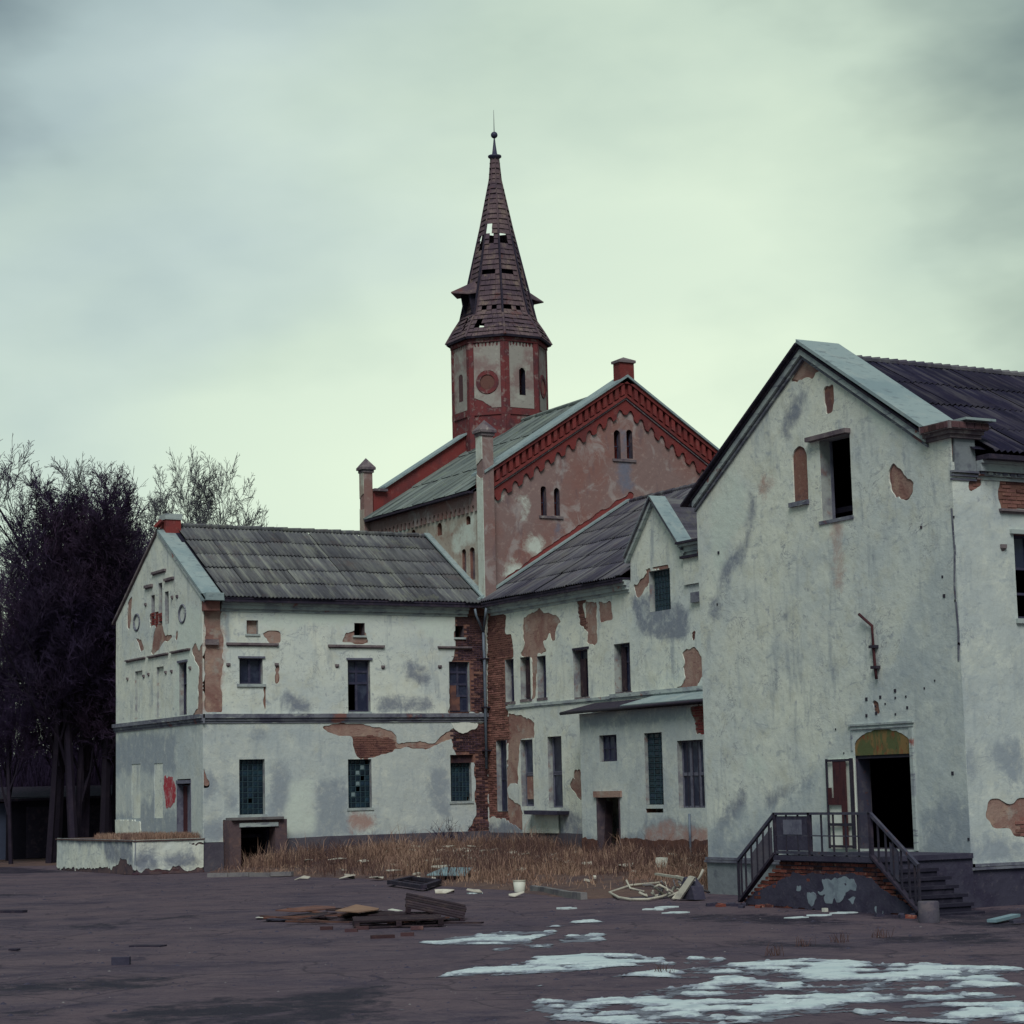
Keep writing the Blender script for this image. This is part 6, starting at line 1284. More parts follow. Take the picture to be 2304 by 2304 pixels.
# return side
W0 = D['RS_win']; rsh = [(W0[0] + k * 4.6, W0[1] + k * 4.6, W0[2], W0[3]) for k in range(5)]
skin(RS, 'side_wall', M['core'], RH, 28.86, 50.8, 0, 9.1, None, holes=rsh, d=0.0, t=0.5)
skin(RS, 'side_plaster', M['plaster'], RH, 28.83, 50.8, 0.82, 8.95, 0.06, holes=rsh, removed=D['RS_brick'], d=0.035, t=0.034, relief=0.008, attrs={'cool': [[(28, .7), (38, .7), (38, 8.5), (28, 8)]], 'grey': D['RS_grey']}, seed=150)  # 'cool' carries the painted falloff round onto the return side
bricks(RS, RH, D['RS_brick'][:2], M['brick'], d=0.015, holes=rsh, seed=20, matname='rs')
skin(RS, 'side_undercoat', M['tan'], RH, 28.86, 36.5, 0.85, 9, 0.08, region=[D['RS_brick'][2]], rag=.05, d=0.014, t=0.013, relief=.01, seed=151)
bricks(RS, RH, [[(29.9, 1.2), (32, 1.2), (32, 1.75), (30.2, 1.8)]], M['brick'], d=0.028, seed=21, matname='rs2')
skin(RS, 'side_plinth', M['concrete_dark'], RH, 28.8, 50.8, 0, 0.78, 0.12, d=0.07, t=0.07, relief=.02, seed=152)
moulding(RS, RH, 28.76, 50.8, [(0.74, 0.79, 0.13), (0.80, 0.86, 0.10)], 'base_moulding', 'mould_grey')
moulding(RS, RH, 29.46, 50.8, [(8.62, 8.68, 0.06), (8.70, 8.76, 0.12), (8.78, 8.94, 0.2), (8.94, 9.0, .26)], 'eaves_cornice', 'moulding')
moulding(RS, RH, 28.8, 29.46, [(8.58, 8.62, 0.06), (8.66, 8.70, 0.10), (8.73, 8.77, 0.14)], 'kneeler_moulding', 'mould_grey')
mb = MB(); mb.box(28.90, 29.44, 32.93, 33.0, 8.78, 9.44); mb.obj('kneeler_face', M['plinth_pale'], RH)
mb = MB(); mb.box(29.46, 50.8, 32.55, 33.0, 9.0, 9.1); mb.obj('gutter_board', M['dark_wood'], RH)
dn = MB()
for i in range(106): dn.box(29.5 + i * .2, 29.62 + i * .2, 32.85, 32.93, 8.72, 8.77)
tag(dn.obj('dentil_row', M['mould_grey'], RH), kind='stuff')
for k in range(5): hood(RS, RH, (D['RS_hood'][0] + k * 4.6, D['RS_hood'][1] + k * 4.6 + .2, *D['RS_hood'][2:]))
pendant(RS, RH, D['RS_pend'][0])
for rw in rsh:
    casement(RS, RH, rw, vs=(.5,), hs=(.3, .6), mat='dark_frame', missing=((0, 0), (0, 1)))
    mb = MB(); RS.box(mb, rw[0] - .1, rw[1] + .1, rw[3] + .002, rw[3] + .09, -.1, .1); RS.box(mb, rw[0] - .06, rw[1] + .1, rw[2] - .1, rw[2] - .002, -.1, .1); mb.obj('window_boards', M['moulding'], RH)
mb = MB(); mb.box(29.4, 50.8, 41.7, 42.16, 0, 9.2); mb.obj('north_wall', M['plaster'], RH)
mb = MB(); mb.prism([(33.0, 0), (42.16, 0), (42.16, 9.1), (37.65, 11.9), (33.0, 9.1)], 'x', 50.4, 50.8); mb.obj('east_wall', M['plaster'], RH)
for z in (1.1, 4.9, 8.6):
    mb = MB(); mb.box(29.41, 50.4, 33.5, 41.7, z - .12, z); mb.obj('floor', M['inner'], RH)
mb = MB(); mb.box(33, 33.2, 33.5, 41.7, 1.1, 8.5); mb.box(31.4, 31.55, 34.4, 40.9, 8.6, 9.9); mb.obj('inner_wall', M['inner'], RH)
up = Vector((0, 37.65 - 32.5, 12.04 - 9.12))
roof_sheets(RH, (29.55, 32.5, 9.12), (1, 0, 0), up, 21.47, up.length, 19, 4, 'roofR')
mb = MB(); mb.add([(29.3, 37.65, 11.98), (51, 37.65, 11.98), (51, 42.6, 9.2), (29.3, 42.6, 9.2)], [(0, 1, 2, 3)]); mb.add([(29.3, 37.65, 11.96), (51, 37.65, 11.96), (51, 32.8, 9.22), (29.3, 32.8, 9.22)], [(0, 1, 2, 3)]); mb.obj('roof_boarding', M['inner'], RH)
for i in range(82):
    mb = MB(); x = 29.6 + i * .26; mb.tube([(x, 37.65, 12.09), (x + .27, 37.65, 12.10)], [.07, .095], 8); mb.obj('ridge_cap', M['roofM'], RH)

# ------------------------------------------------------------------ porch: brick base, steps on both sides, rusty railing
PO = empty('porch_stair', (26.3, 34.4, 0), 'crumbling brick porch with steps and a dark rusty railing under the arched door', 'porch')
PF = Facade('x', 26.36); PX0 = 26.36
y0p, y1p, PZ = 32.88, 35.98, 1.08
NS = 6
mb = MB(); mb.box(PX0, 28.78, y0p, y1p, 0, PZ - .10); mb.obj('porch_base', M['concrete_dark'], PO)
outline = [(y0p, 0), (y1p, 0), (y1p, PZ)]
for s_, ye in ((1, y1p), (-1, y0p)):
    for i in range(NS):
        z = PZ - .10 - (i + 1) * (PZ - .1) / (NS + .2); ya = ye + s_ * i * .235; yb = ye + s_ * (i + 1) * .235
        m_ = MB(); m_.box(PX0 + .03, 28.7 if s_ > 0 else 27.66, min(ya, yb), max(ya, yb), 0, z - .05); m_.obj('step_riser', M['brick_dark'] if s_ > 0 else M['step_dark'], PO)
        m_ = MB(); m_.box(PX0 - .03 + rng.uniform(0, .08), (28.72 if s_ > 0 else 27.7) + rng.uniform(-.03, .1), min(ya, yb) - (.03 if s_ > 0 else .03), max(ya, yb) + .02, z - .05, z + .012); m_.obj('step_tread', M['concrete'] if s_ > 0 else M['step_dark'], PO)
mb = MB(); mb.box(PX0 - .14, 28.76, y0p - .05, y1p + .05, PZ - .10, PZ); mb.obj('landing_slab', M['concrete_dark'], PO)
stp = [(31.55, 0), (37.35, 0)] + [(y1p + 1.42, .0), (y1p + 1.15, .2), (y1p + .95, .36), (y1p + .7, .50), (y1p + .45, .68), (y1p + .2, .84), (y1p, .97), (y0p, .97), (y0p - .2, .84), (y0p - .45, .68), (y0p - .7, .50), (y0p - .95, .36), (y0p - 1.15, .2), (y0p - 1.42, 0)]
skin(PF, 'base_render', M['concrete_dark'], PO, 31.3, 37.5, 0, .97, 0.04, region=[[(31.5, 0), (37.35, 0), (36.9, .25), (36.35, .45), (36.05, .60), (35.7, .68), (34.9, .70), (34.2, .74), (33.5, .76), (33.0, .66), (32.7, .50), (32.3, .34), (31.8, .1)]], d=.03, t=.05, relief=.02, rag=.07, seed=160)
tagged(skin)(PF, 'flaking_paint', M['bluepaint'], PO, 31.3, 37.5, 0, .97, 0.03, region=[[(34.55, .62), (34.0, .68), (33.55, .64), (33.5, .40), (33.6, .15), (33.9, .32), (34.1, .12), (34.55, .14), (34.5, .35), (34.7, .42), (34.5, .5)], [(35.05, .40), (34.8, .38), (34.82, .1), (35.02, .12)], [(35.4, .48), (35.25, .46), (35.3, .32), (35.42, .34)], [(33.0, .15), (32.75, .18), (32.7, .08), (33.0, .06)]],
     d=.042, t=.012, relief=.018, rag=.10, seed=161)
bricks(PF, PO, [stp], M['brick_porch'], d=.022, rag=.05, seed=22, limit=300, matname='porch')
# railing
RL = MB(); X = PX0 - .10; zt = PZ + .84
RL.bar((X, y0p, zt), (X, y1p, zt), .07, .05); RL = RL.obj('railing', M['rail'], PO)
def rb(a, b, w=.05, nm='rail_bar', mat='rail', h=None): m_ = MB(); m_.bar(a, b, w, h or w); return m_.obj(nm, M[mat], RL)
rb((X, y0p, PZ + .06), (X, y1p, PZ + .06), .06)
rb((X, y0p, PZ + .40), (X, y1p, PZ + .40), .025)
for y in np.linspace(y0p, y1p, 9): rb((X, y, PZ - .05), (X, y, zt), .045 if y in (y0p, y1p) else .03, 'baluster', 'rail' if y in (y0p, y1p) else 'black_metal')
for y in (y0p, y1p - 1.17, y1p): rb((X, y, PZ - .1), (X, y, zt + .02), .07, 'rail_post', 'dark_wood')
m_ = MB(); m_.box(X - .012, X + .012, y1p - 1.1, y1p - .06, PZ + .1, zt - .05); m_.obj('infill_panel', M['concrete_dark'], RL)
m_ = MB(); m_.box(X - .02, X + .0, y1p - .92, y1p - .3, PZ + .42, PZ + .72); m_.obj('infill_patch', M['grey_wood'], RL)
for s_, ye in ((1, y1p), (-1, y0p)):
    yf = ye + s_ * 1.36; zf = .95; sag = 1
    rb((X, ye, zt), (X, yf, zf), .065, 'handrail'); rb((X, ye, PZ + .04), (X, yf - s_ * .02, .10), .12, 'string_board', 'dark_wood', .05)
    rb((X, yf, .08), (X, yf, zf + .03), .045, 'rail_post', 'black_metal')
    for t_ in (.16, .32, .48, .64, .80, .92): rb((X, ye + s_ * 1.36 * t_, PZ - .92 * t_), (X, ye + s_ * 1.36 * t_, zt - (zt - zf) * t_), .032, 'baluster', 'black_metal')
    if s_ < 0:
        for (ta, tb) in ((.40, .58),):
            m_ = MB(); q = lambda t, f: (X, ye + s_ * 1.36 * t, (PZ - .95 * t) * (1 - f) + (zt - (zt - zf) * t) * f)
            m_.add([q(ta, .12), q(tb, .12), q(tb, .82), q(ta, .82)], [(0, 1, 2, 3)]); m_.add([(v[0] + .015, v[1], v[2]) for v in m_.v[:4]], [(0, 1, 2, 3)]); m_.obj('infill_panel', M['rail'], RL)
    else:
        m_ = MB(); q = lambda t, f: (X, ye + s_ * 1.36 * t, (PZ - .95 * t) * (1 - f) + (zt - (zt - zf) * t) * f)
        m_.add([q(.1, .1), q(.62, .1), q(.62, .75), q(.1, .8)], [(0, 1, 2, 3)]); m_.add([(v[0] + .015, v[1], v[2]) for v in m_.v[:4]], [(0, 1, 2, 3)]); m_.obj('infill_panel', M['plinth'], RL)
# ------------------------------------------------------------------ bank of dry grass
BANK = [(26.9, 69.75), (26.2, 67.5), (25.15, 64.9), (26.95, 62.6), (27.6, 58.0), (26.9, 52.0), (26.6, 47.3), (25.9, 45.9), (25.6, 42.6), (28.9, 42.3), (38.0, 42.3), (38.0, 69.8)]
def edge_dist(X, Y, segs):
    d = np.full(X.shape, 1e9)
    for (x1, y1), (x2, y2) in segs:
        L2 = (x2 - x1) ** 2 + (y2 - y1) ** 2; t = np.clip(((X - x1) * (x2 - x1) + (Y - y1) * (y2 - y1)) / L2, 0, 1)
        d = np.minimum(d, np.hypot(X - x1 - t * (x2 - x1), Y - y1 - t * (y2 - y1)))
    return d
OUTER = [(BANK[i], BANK[i + 1]) for i in range(0, 9)]
def bank_h(X, Y):
    X = np.asarray(X, float); Y = np.asarray(Y, float)
    d = edge_dist(X, Y, OUTER); s = np.clip(d / 4.0, 0, 1); s = s * s * (3 - 2 * s)
    h = 0.06 + 0.22 * s + 0.30 * np.exp(-(((X - 34.6) / 2.6) ** 2 + ((Y - 66.5) / 3.0) ** 2)) + 0.10 * s * (fbm(X * .7, Y * .7, 31) - .4)
    return np.where(inpoly(X, Y, BANK), h * np.clip(d / .35, 0, 1), -0.05)
xs = np.arange(24.8, 38.2, .2); ys = np.arange(42, 70.0, .2)
GX, GY = np.meshgrid(xs, ys, indexing='ij'); GZ = bank_h(GX, GY); idx = np.arange(GX.size).reshape(GX.shape)
q = np.stack([idx[:-1, :-1], idx[1:, :-1], idx[1:, 1:], idx[:-1, 1:]], -1).reshape(-1, 4)
tag(mesh_obj('earth_bank', np.stack([GX, GY, GZ], -1).reshape(-1, 3), q, M['soil'], smooth=True), kind='structure')

def blades(name, X, Y, Z, Hh, Wd, mat, lean=0.5, label=None):
    n = len(X); a = nrg.uniform(0, 2 * np.pi, n); b = nrg.uniform(0, 2 * np.pi, n); L = nrg.uniform(.1, lean, n)
    dx, dy = np.cos(a) * Wd / 2, np.sin(a) * Wd / 2; lx, ly = np.cos(b) * L * Hh, np.sin(b) * L * Hh
    v = np.stack([np.stack([X - dx, Y - dy, Z], -1), np.stack([X + dx, Y + dy, Z], -1), np.stack([X + lx * .45 + dx * .7, Y + ly * .45 + dy * .7, Z + Hh * .6], -1), np.stack([X + lx * .45 - dx * .7, Y + ly * .45 - dy * .7, Z + Hh * .6], -1), np.stack([X + lx, Y + ly, Z + Hh * (1 - .35 * L)], -1)], 1).reshape(-1, 3)
    i = np.arange(n) * 5
    quads = np.stack([i, i + 1, i + 2, i + 3], 1).tolist(); tris = np.stack([i + 3, i + 2, i + 4], 1).tolist()
    o = mesh_obj(name, v, quads + tris, mat)
    return tag(o, label, 'grass', kind='stuff')
def scatter(n, x0, x1, y0, y1, dens):
    X = nrg.uniform(x0, x1, n); Y = nrg.uniform(y0, y1, n); k = nrg.uniform(0, 1, n) < dens(X, Y); return X[k], Y[k]
def dens_bank(X, Y):
    c = fbm(X * .55, Y * .55, 41); d = edge_dist(X, Y, OUTER)
    c2 = fbm(X * 1.9, Y * 1.9, 44)
    clear = np.clip((np.hypot(X - 28.2, Y - 54.4) - 1.3) / .6, 0, 1) * np.clip((np.hypot(X - 34.2, Y - 64.2) - .8) / .5, .15, 1)
    return clear * np.where(inpoly(X, Y, BANK), np.clip((c - .40) * 3.6, 0.04, 1) * np.clip((c2 - .36) * 5, .03, 1) * np.clip(d / 2.0, .06, 1), 0) * np.where((X < 28.9) & (Y < 43.5), 0, 1)
X, Y = scatter(150000, 25, 37.95, 42.4, 69.7, dens_bank)
hb_ = np.clip(fbm(X * .45, Y * .45, 43) * 1.6 - .3, .12, 1.0) * (.75 + .5 * (nrg.uniform(size=len(X)) > .93)) * (.5 + nrg.uniform(0, .8, len(X))) * (1 + .5 * np.exp(-(((X - 34) / 3) ** 2 + ((Y - 65) / 4) ** 2))) * np.clip(edge_dist(X, Y, OUTER) / 1.2, .35, 1)
blades('dry_grass', X, Y, bank_h(X, Y) - .02, hb_, nrg.uniform(.012, .026, len(X)), M['grass'], 1.1, label='dry brown grass and weeds on the bank along the two white wings')
def dens_st(X, Y):
    c = fbm(X * .5 + 7, Y * .5, 47); return np.where(inpoly(X, Y, BANK), np.clip((c - .5) * 4, 0, .8), 0)
X, Y = scatter(16000, 27, 37.5, 43, 69.5, dens_st)
blades('weed_stalks', X, Y, bank_h(X, Y), nrg.uniform(.5, 1.15, len(X)) * .8, nrg.uniform(.010, .02, len(X)), M['grass_tuft'], .35, label='thin dark dead weed stalks standing above the dry grass')
X, Y = scatter(9000, 24.4, 26.8, 69.9, 74.5, lambda X, Y: np.clip((fbm(X, Y, 3) - .3) * 3, 0, 1))
blades('terrace_grass', X, Y, np.full(len(X), 1.14), nrg.uniform(.08, .3, len(X)), nrg.uniform(.012, .025, len(X)), M['grass'], label='dry reddish grass on top of the terrace before the gable door')
def dens_edge(X, Y):
    return np.clip((fbm(X * 1.3, Y * 1.3, 77) - .55) * 3, 0, .5)
# a few dead tufts standing in the snow of the yard
for i, (x, y) in enumerate([(20.4, 27.3), (21.3, 27.6), (22.4, 27.9), (19.0, 26.2), (16.0, 24.6)]):
    n = 26; X = x + nrg.normal(0, .08, n); Y = y + nrg.normal(0, .08, n)
    tag(blades('dead_tuft', X, Y, np.zeros(n), nrg.uniform(.08, .24, n), np.full(n, .012), M['grass_tuft'], 1.0), 'small dead weed tuft poking through the thin snow in the foreground', 'weed', group='dead tufts in the snow')
for o in [o for o in bpy.data.objects if o.name.startswith('dead_tuft')]: del o['kind']

# ------------------------------------------------------------------ snow
def snow_sheet(name, polys, cell, thr, label, seed, zoff=.012, mat='snow', lift=.016):
    us = [q[0] for p in polys for q in p]; vs = [q[1] for p in polys for q in p]
    X = np.arange(min(us) - .4, max(us) + .4, cell); Y = np.arange(min(vs) - .4, max(vs) + .4, cell)
    GX, GY = np.meshgrid(X, Y, indexing='ij'); CX, CY = GX[:-1, :-1] + cell / 2, GY[:-1, :-1] + cell / 2
    WX = CX + .8 * (fbm(CX * .9, CY * .9, seed) - .5); WY = CY + .8 * (fbm(CX * .9 + 5, CY * .9, seed + 1) - .5)
    k = np.zeros(CX.shape, bool)
    for p in polys: k |= inpoly(WX, WY, p)
    # thicker towards the middle of the field, broken into streaks at the margin
    kf = k.astype(float)
    for _ in range(int(0.9 / cell)):
        pp = np.pad(kf, 1); kf = (pp[:-2, 1:-1] + pp[2:, 1:-1] + pp[1:-1, :-2] + pp[1:-1, 2:] + pp[1:-1, 1:-1]) / 5
    nz = .30 * fbm(CX * .8, CY * .8, seed + 7, 4) + .70 * fbm(CX * 2.1, CY * 2.1, seed + 8, 7)
    nz = nz + .05 * (vnoise(CX * 9, CY * 9, seed + 4) - .5)
    along = (CX * .87 - CY * .49); across = (CX * .49 + CY * .87)
    nz = .7 * nz + .3 * fbm(along * 1.3, across * 3.2, seed + 9, 5)
    k &= nz < thr(CX, CY, kf)
    nx, ny = GX.shape; idx = np.arange(nx * ny).reshape(nx, ny); I, J = np.nonzero(k)
    Q = [np.stack([idx[I, J], idx[I + 1, J], idx[I + 1, J + 1], idx[I, J + 1]], 1)]
    N = nx * ny; kp = np.pad(k, 1)
    inner = kp[:-1, :-1] & kp[1:, :-1] & kp[:-1, 1:] & kp[1:, 1:]
    Z = np.where(inner, zoff + lift + lift * .9 * fbm(GX * 3, GY * 3, seed + 3), zoff)
    Z = Z + 0.05 * (fbm(GX * 0.25, GY * 0.25, 3) - 0.5) + 0.018 * (fbm(GX * 1.2, GY * 1.2, 4) - 0.5)
    used, inv = np.unique(Q[0].reshape(-1), return_inverse=True)
    V = np.stack([GX.reshape(-1), GY.reshape(-1), Z.reshape(-1)], -1)[used]
    o = tag(mesh_obj(name, V, inv.reshape(-1, 4), M[mat], smooth=True), label, 'snow', kind='stuff')
    th = inner.astype(float)
    for _ in range(5):
        pp = np.pad(th, 1); th = (pp[:-2, 1:-1] + pp[2:, 1:-1] + pp[1:-1, :-2] + pp[1:-1, 2:] + pp[1:-1, 1:-1]) / 5
    at = o.data.attributes.new('thin', 'FLOAT', 'POINT'); at.data.foreach_set('value', np.clip((1 - th) * 1.3, 0, 1).reshape(-1)[used].astype(np.float32))
    return o
S = D['snow']
snow_sheet('snow_patch', S[:4], .05, lambda x, y, k: .50 + .0 * k, 'narrow streaks of thin snow in the middle of the yard', 211)
snow_sheet('snow_field', S[4:], .042, lambda x, y, k: .450 + .055 * np.clip((x - 12) / 8, 0, 1) + .06 * np.clip((y - 26.5) / 2, 0, 1), 'large broken sheet of thin old snow across the right foreground', 211)
FT = lambda x, y, k: .450 + .055 * np.clip((x - 12) / 8, 0, 1) + .06 * np.clip((y - 26.5) / 2, 0, 1)
snow_sheet('slush', S, .05, lambda x, y, k: FT(x, y, k) + .055, 'grey wet slush round the edges of the snow in the yard', 211, zoff=.004, mat='slush', lift=.004)
snow_sheet('ice_strip', D['snow2'], .05, lambda x, y, k: .9, 'two thin white ice strips on the asphalt before the grass bank', 221)
# loose grit and pebbles
def grit(name, n, box, smin, smax, mat, label):
    X = nrg.uniform(box[0], box[1], n); Y = box[2] + (box[3] - box[2]) * nrg.uniform(0, 1, n) ** 1.3
    c = fbm(X * .5, Y * .5, 88) + .15 * nrg.normal(size=n); k = (c > .5) & ~inpoly(X, Y, BANK); X, Y = X[k], Y[k]; n = len(X)
    s = nrg.uniform(smin, smax, n) * (1 + 1.0 * (nrg.uniform(size=n) > .93)); a = nrg.uniform(0, 6.28, n)
    base = [(np.cos(a + t) * s * f, np.sin(a + t) * s * f) for t, f in ((0, 1), (1.5, .7), (3.1, .9), (4.6, .75))]
    Z0 = 0.05 * (fbm(X * 0.25, Y * 0.25, 3) - 0.5) + 0.018 * (fbm(X * 1.2, Y * 1.2, 4) - 0.5) - .003
    V = np.stack([np.stack([X + bx, Y + by, Z0], -1) for bx, by in base] + [np.stack([X + np.cos(a) * s * .2, Y, Z0 + s * .4], -1)], 1).reshape(-1, 3)
    i = np.arange(n) * 5; Fc = np.concatenate([np.stack([i + j, i + (j + 1) % 4, i + 4], 1) for j in range(4)])
    tag(mesh_obj(name, V, Fc, mat), label, 'gravel', kind='stuff')
grit('dark_grit', 11000, (2, 30, 20, 66), .012, .04, M['concrete_dark'], 'dark grit and clods scattered over the asphalt')
grit('pale_grit', 5000, (2, 30, 20, 66), .008, .02, M['concrete'], 'pale pebbles scattered over the asphalt')
# small remnants
rem = MB()
for (x, y) in D['litter'][9:10] + [(24.3, 37.6), (24.9, 38.0), (23.3, 39.5), (26.0, 33.5), (25.2, 33.2), (24.5, 33.0), (27.2, 27.9), (23.9, 36.2)]:
    n = 9; ps = [(x + math.cos(a) * rng.uniform(.1, .32), y + math.sin(a) * rng.uniform(.1, .3)) for a in np.linspace(0, 2 * math.pi, n + 1)[:-1]]
    rem.prism(ps, 'z', .0, .03)
tag(rem.obj('snow_remnants', M['snow']), 'tiny leftover snow spots in front of the porch', 'snow', kind='stuff')

# ------------------------------------------------------------------ kerbs
def kerb_line(pts, label, n, w=.16, h=.13):
    k = empty('kerb', (pts[0][0], pts[0][1], 0), label, 'kerb')
    P = [Vector((*p, 0)) for p in pts]; tot = sum((P[i + 1] - P[i]).length for i in range(len(P) - 1))
    for i in range(n):
        t0, t1 = i / n, (i + .97) / n
        a, b = P[0].lerp(P[-1], t0), P[0].lerp(P[-1], t1)
        if rng.random() < .08: continue
        dz = rng.uniform(-.02, .02); m_ = MB(); m_.bar(a + Vector((0, 0, h / 2 + dz)), b + Vector((0, 0, h / 2 + dz + rng.uniform(-.015, .015))), w, h); m_.obj('kerb_stone', M['concrete'], k)
kerb_line([(25.1, 65.0), (26.95, 62.5)], 'short row of grey kerb stones before the cellar entrance', 4)
kerb_line([(26.55, 46.6), (25.5, 42.4)], 'grey kerb stones along the grass bank near the white gabled house', 6, h=.16)

# ------------------------------------------------------------------ debris in the yard
def pallet(name, label, loc, rz, tilt, L=1.35, Wd=.95, nb=7, grp=None, axis='Y'):
    t = empty(name, loc, label, 'pallet', grp); ORG[t.name] = Vector((0, 0, 0))
    for i in range(nb):
        m_ = MB(); y = -Wd / 2 + (i + .5) * Wd / nb; m_.box(-L / 2, L / 2 + rng.uniform(-.06, .05), y - Wd / nb * .36, y + Wd / nb * .36, .11, .135); m_.obj('deck_board', M['pallet'], t)
    for x in (-L / 2 + .06, 0, L / 2 - .06):
        m_ = MB(); m_.box(x - .05, x + .05, -Wd / 2, Wd / 2, .02, .11); m_.obj('bearer', M['pallet'], t)
    for y in (-Wd / 2 + .06, 0, Wd / 2 - .06):
        m_ = MB(); m_.box(-L / 2, L / 2, y - .05, y + .05, 0, .02); m_.obj('base_board', M['pallet'], t)
    t.rotation_euler = (tilt[0], tilt[1], rz); return t
vr = -YAW     # turn so that the long side faces the road
pallet('wooden_pallet', 'dark rotten pallet leaning up at a tilt on the debris heap', (19.55, 38.3, .16), vr + .10, (math.radians(14), math.radians(13), 0), L=1.2, Wd=1.0, nb=6)
pallet('wooden_pallet', 'broken pallet lying flat in front of the leaning one', (18.15, 37.1, .03), vr + .1, (0.02, 0.0), L=1.7, Wd=1.1, grp=None)
pallet('wooden_pallet', 'half-buried pallet lying behind the tan plywood sheet', (18.9, 38.6, .02), vr - .3, (0, 0), L=1.4, Wd=.9)
def plate(name, pts, z, th, mat, label, cat, bump=.0):
    m_ = MB(); n = len(pts); vs = [(x, y, z + rng.uniform(0, bump)) for x, y in pts]; m_.add(vs + [(a, b, c_ + th) for a, b, c_ in vs], [tuple(range(n - 1, -1, -1)), tuple(range(n, 2 * n))] + [(i, (i + 1) % n, (i + 1) % n + n, i + n) for i in range(n)])
    return tag(m_.obj(name, M[mat]), label, cat)
plate('plywood_sheet', [(17.85, 39.3), (19.15, 41.1), (19.15, 40.0), (18.6, 38.9), (17.9, 38.3)], .16, .02, 'ply', 'pale tan broken plywood sheet on top of the debris heap', 'board', .06)
plate('rotten_board', [(17.7, 42.0), (19.0, 42.9), (19.3, 42.5), (18.9, 41.6), (17.9, 41.1)], .10, .025, 'ply_red', 'red-brown rotten board at the far left of the debris heap', 'board', .05)
plate('rotten_board', [(17.5, 40.5), (18.2, 41.4), (18.5, 41.1), (17.8, 39.7)], .04, .03, 'pallet', 'black flat board at the near left edge of the debris heap', 'board', .05)
plate('tar_paper', [(16.9, 40.6), (17.2, 41.2), (17.9, 40.2), (17.5, 39.6)], .015, .01, 'concrete_dark', 'sheet of black tar paper under the left end of the debris heap', 'tar paper', .02)
plate('plastic_scrap', [(17.05, 41.5), (17.25, 41.9), (17.45, 41.7), (17.25, 41.4)], .02, .01, 'white_plastic', 'small white plastic scrap at the left tip of the debris heap', 'scrap', .03)
plate('plastic_scrap', [(19.15, 39.6), (19.4, 39.9), (19.5, 39.6), (19.3, 39.4)], .12, .01, 'white_plastic', 'white scrap between the plywood and the leaning pallet', 'scrap', .05)
for i in range(20):
    a = rng.uniform(0, 3.1); x, y = 18.2 + rng.uniform(-1.0, 1.2), 39.2 + rng.uniform(-2.2, 2.0); l = rng.uniform(.5, 1.1)
    m_ = MB(); m_.bar((x - math.cos(a) * l, y - math.sin(a) * l, .03 + rng.random() * .08), (x + math.cos(a) * l, y + math.sin(a) * l, .05 + rng.random() * .12), .11, .03)
    tag(m_.obj('loose_plank', M['pallet'] if i % 3 else M['ply_red']), 'dark loose plank lying in the debris heap', 'plank', 'loose planks of the debris heap')
m_ = MB(); m_.bar((18.75, 37.15, .03), (19.5, 36.2, .04), .14, .03); tag(m_.obj('long_board', M['pallet']), 'thin dark board to the right of the debris heap', 'plank')
for i, ((x, y), lab) in enumerate(zip(D['bricks'][:6], ['single red brick at the left below the debris heap', 'red brick below the tan plywood sheet', 'long red brick nearest to the viewer below the debris heap', 'small brick right of the nearest brick', 'pale brick beside the flat pallet', 'half brick between the plywood and the flat pallet'])):
    m_ = MB(); m_.bar((x - .10 - (.1 if i == 2 else 0), y + .06, .035), (x + .10 + (.1 if i == 2 else 0), y - .06, .035), .11, .065); tag(m_.obj('loose_brick', M['brick_dark']), lab, 'brick')
x, y = D['bricks'][6]; m_ = MB(); m_.bar((x - .12, y + .07, .06), (x + .12, y - .07, .06), .12, .12); tag(m_.obj('dark_block', M['concrete_dark']), 'dark small block alone on the asphalt in the left foreground', 'block')
pl = D['plank_l']
m_ = MB(); m_.bar((pl[0][0], pl[0][1], .03), (pl[1][0], pl[1][1], .03), .2, .06); tag(m_.obj('black_beam', M['dark_wood']), 'flat black beam at the left edge of the yard', 'beam')
m_ = MB(); m_.bar((pl[2][0], pl[2][1], .02), (pl[3][0], pl[3][1], .02), .12, .03); tag(m_.obj('plank_scrap', M['dark_wood']), 'short dark plank scrap in the lower left of the yard', 'plank')
m_ = MB(); m_.bar((pl[4][0], pl[4][1], .0), (pl[5][0], pl[5][1], .0), .25, .03); tag(m_.obj('plank_scrap', M['dark_wood']), 'thin dark plank flat on the asphalt left of the debris heap', 'plank')
# twig standing in the yard
# window frame lying on the ground
fr = D['frame']; FRM = empty('fallen_window_frame', (26.5, 52.7, 0), 'black window frame lying flat on the ground before the grass bank', 'window frame')
for i in range(4):
    m_ = MB(); a, b = fr[i], fr[(i + 1) % 4]; m_.bar((a[0], a[1], .10), (b[0], b[1], .12), .16, .10); m_.obj('frame_bar', M['dark_wood'], FRM)
m_ = MB(); m_.bar(((fr[0][0] + fr[1][0]) / 2, (fr[0][1] + fr[1][1]) / 2, .09), ((fr[2][0] + fr[3][0]) / 2, (fr[2][1] + fr[3][1]) / 2, .09), .08, .06); m_.obj('frame_bar', M['dark_wood'], FRM)
bl = [(27.5, 54.3), (28.9, 56.0), (29.3, 54.9), (28.0, 52.9)]
m_ = MB(); m_.add([(x, y, .20 + .12 * (i in (1, 2))) for i, (x, y) in enumerate(bl)] + [(x, y, .23 + .12 * (i in (1, 2))) for i, (x, y) in enumerate(bl)], [(3, 2, 1, 0), (4, 5, 6, 7), (0, 1, 5, 4), (1, 2, 6, 5), (2, 3, 7, 6), (3, 0, 4, 7)]); tag(m_.obj('blue_board', M['bluesheet']), 'pale blue board lying on the edge of the dry grass', 'board')
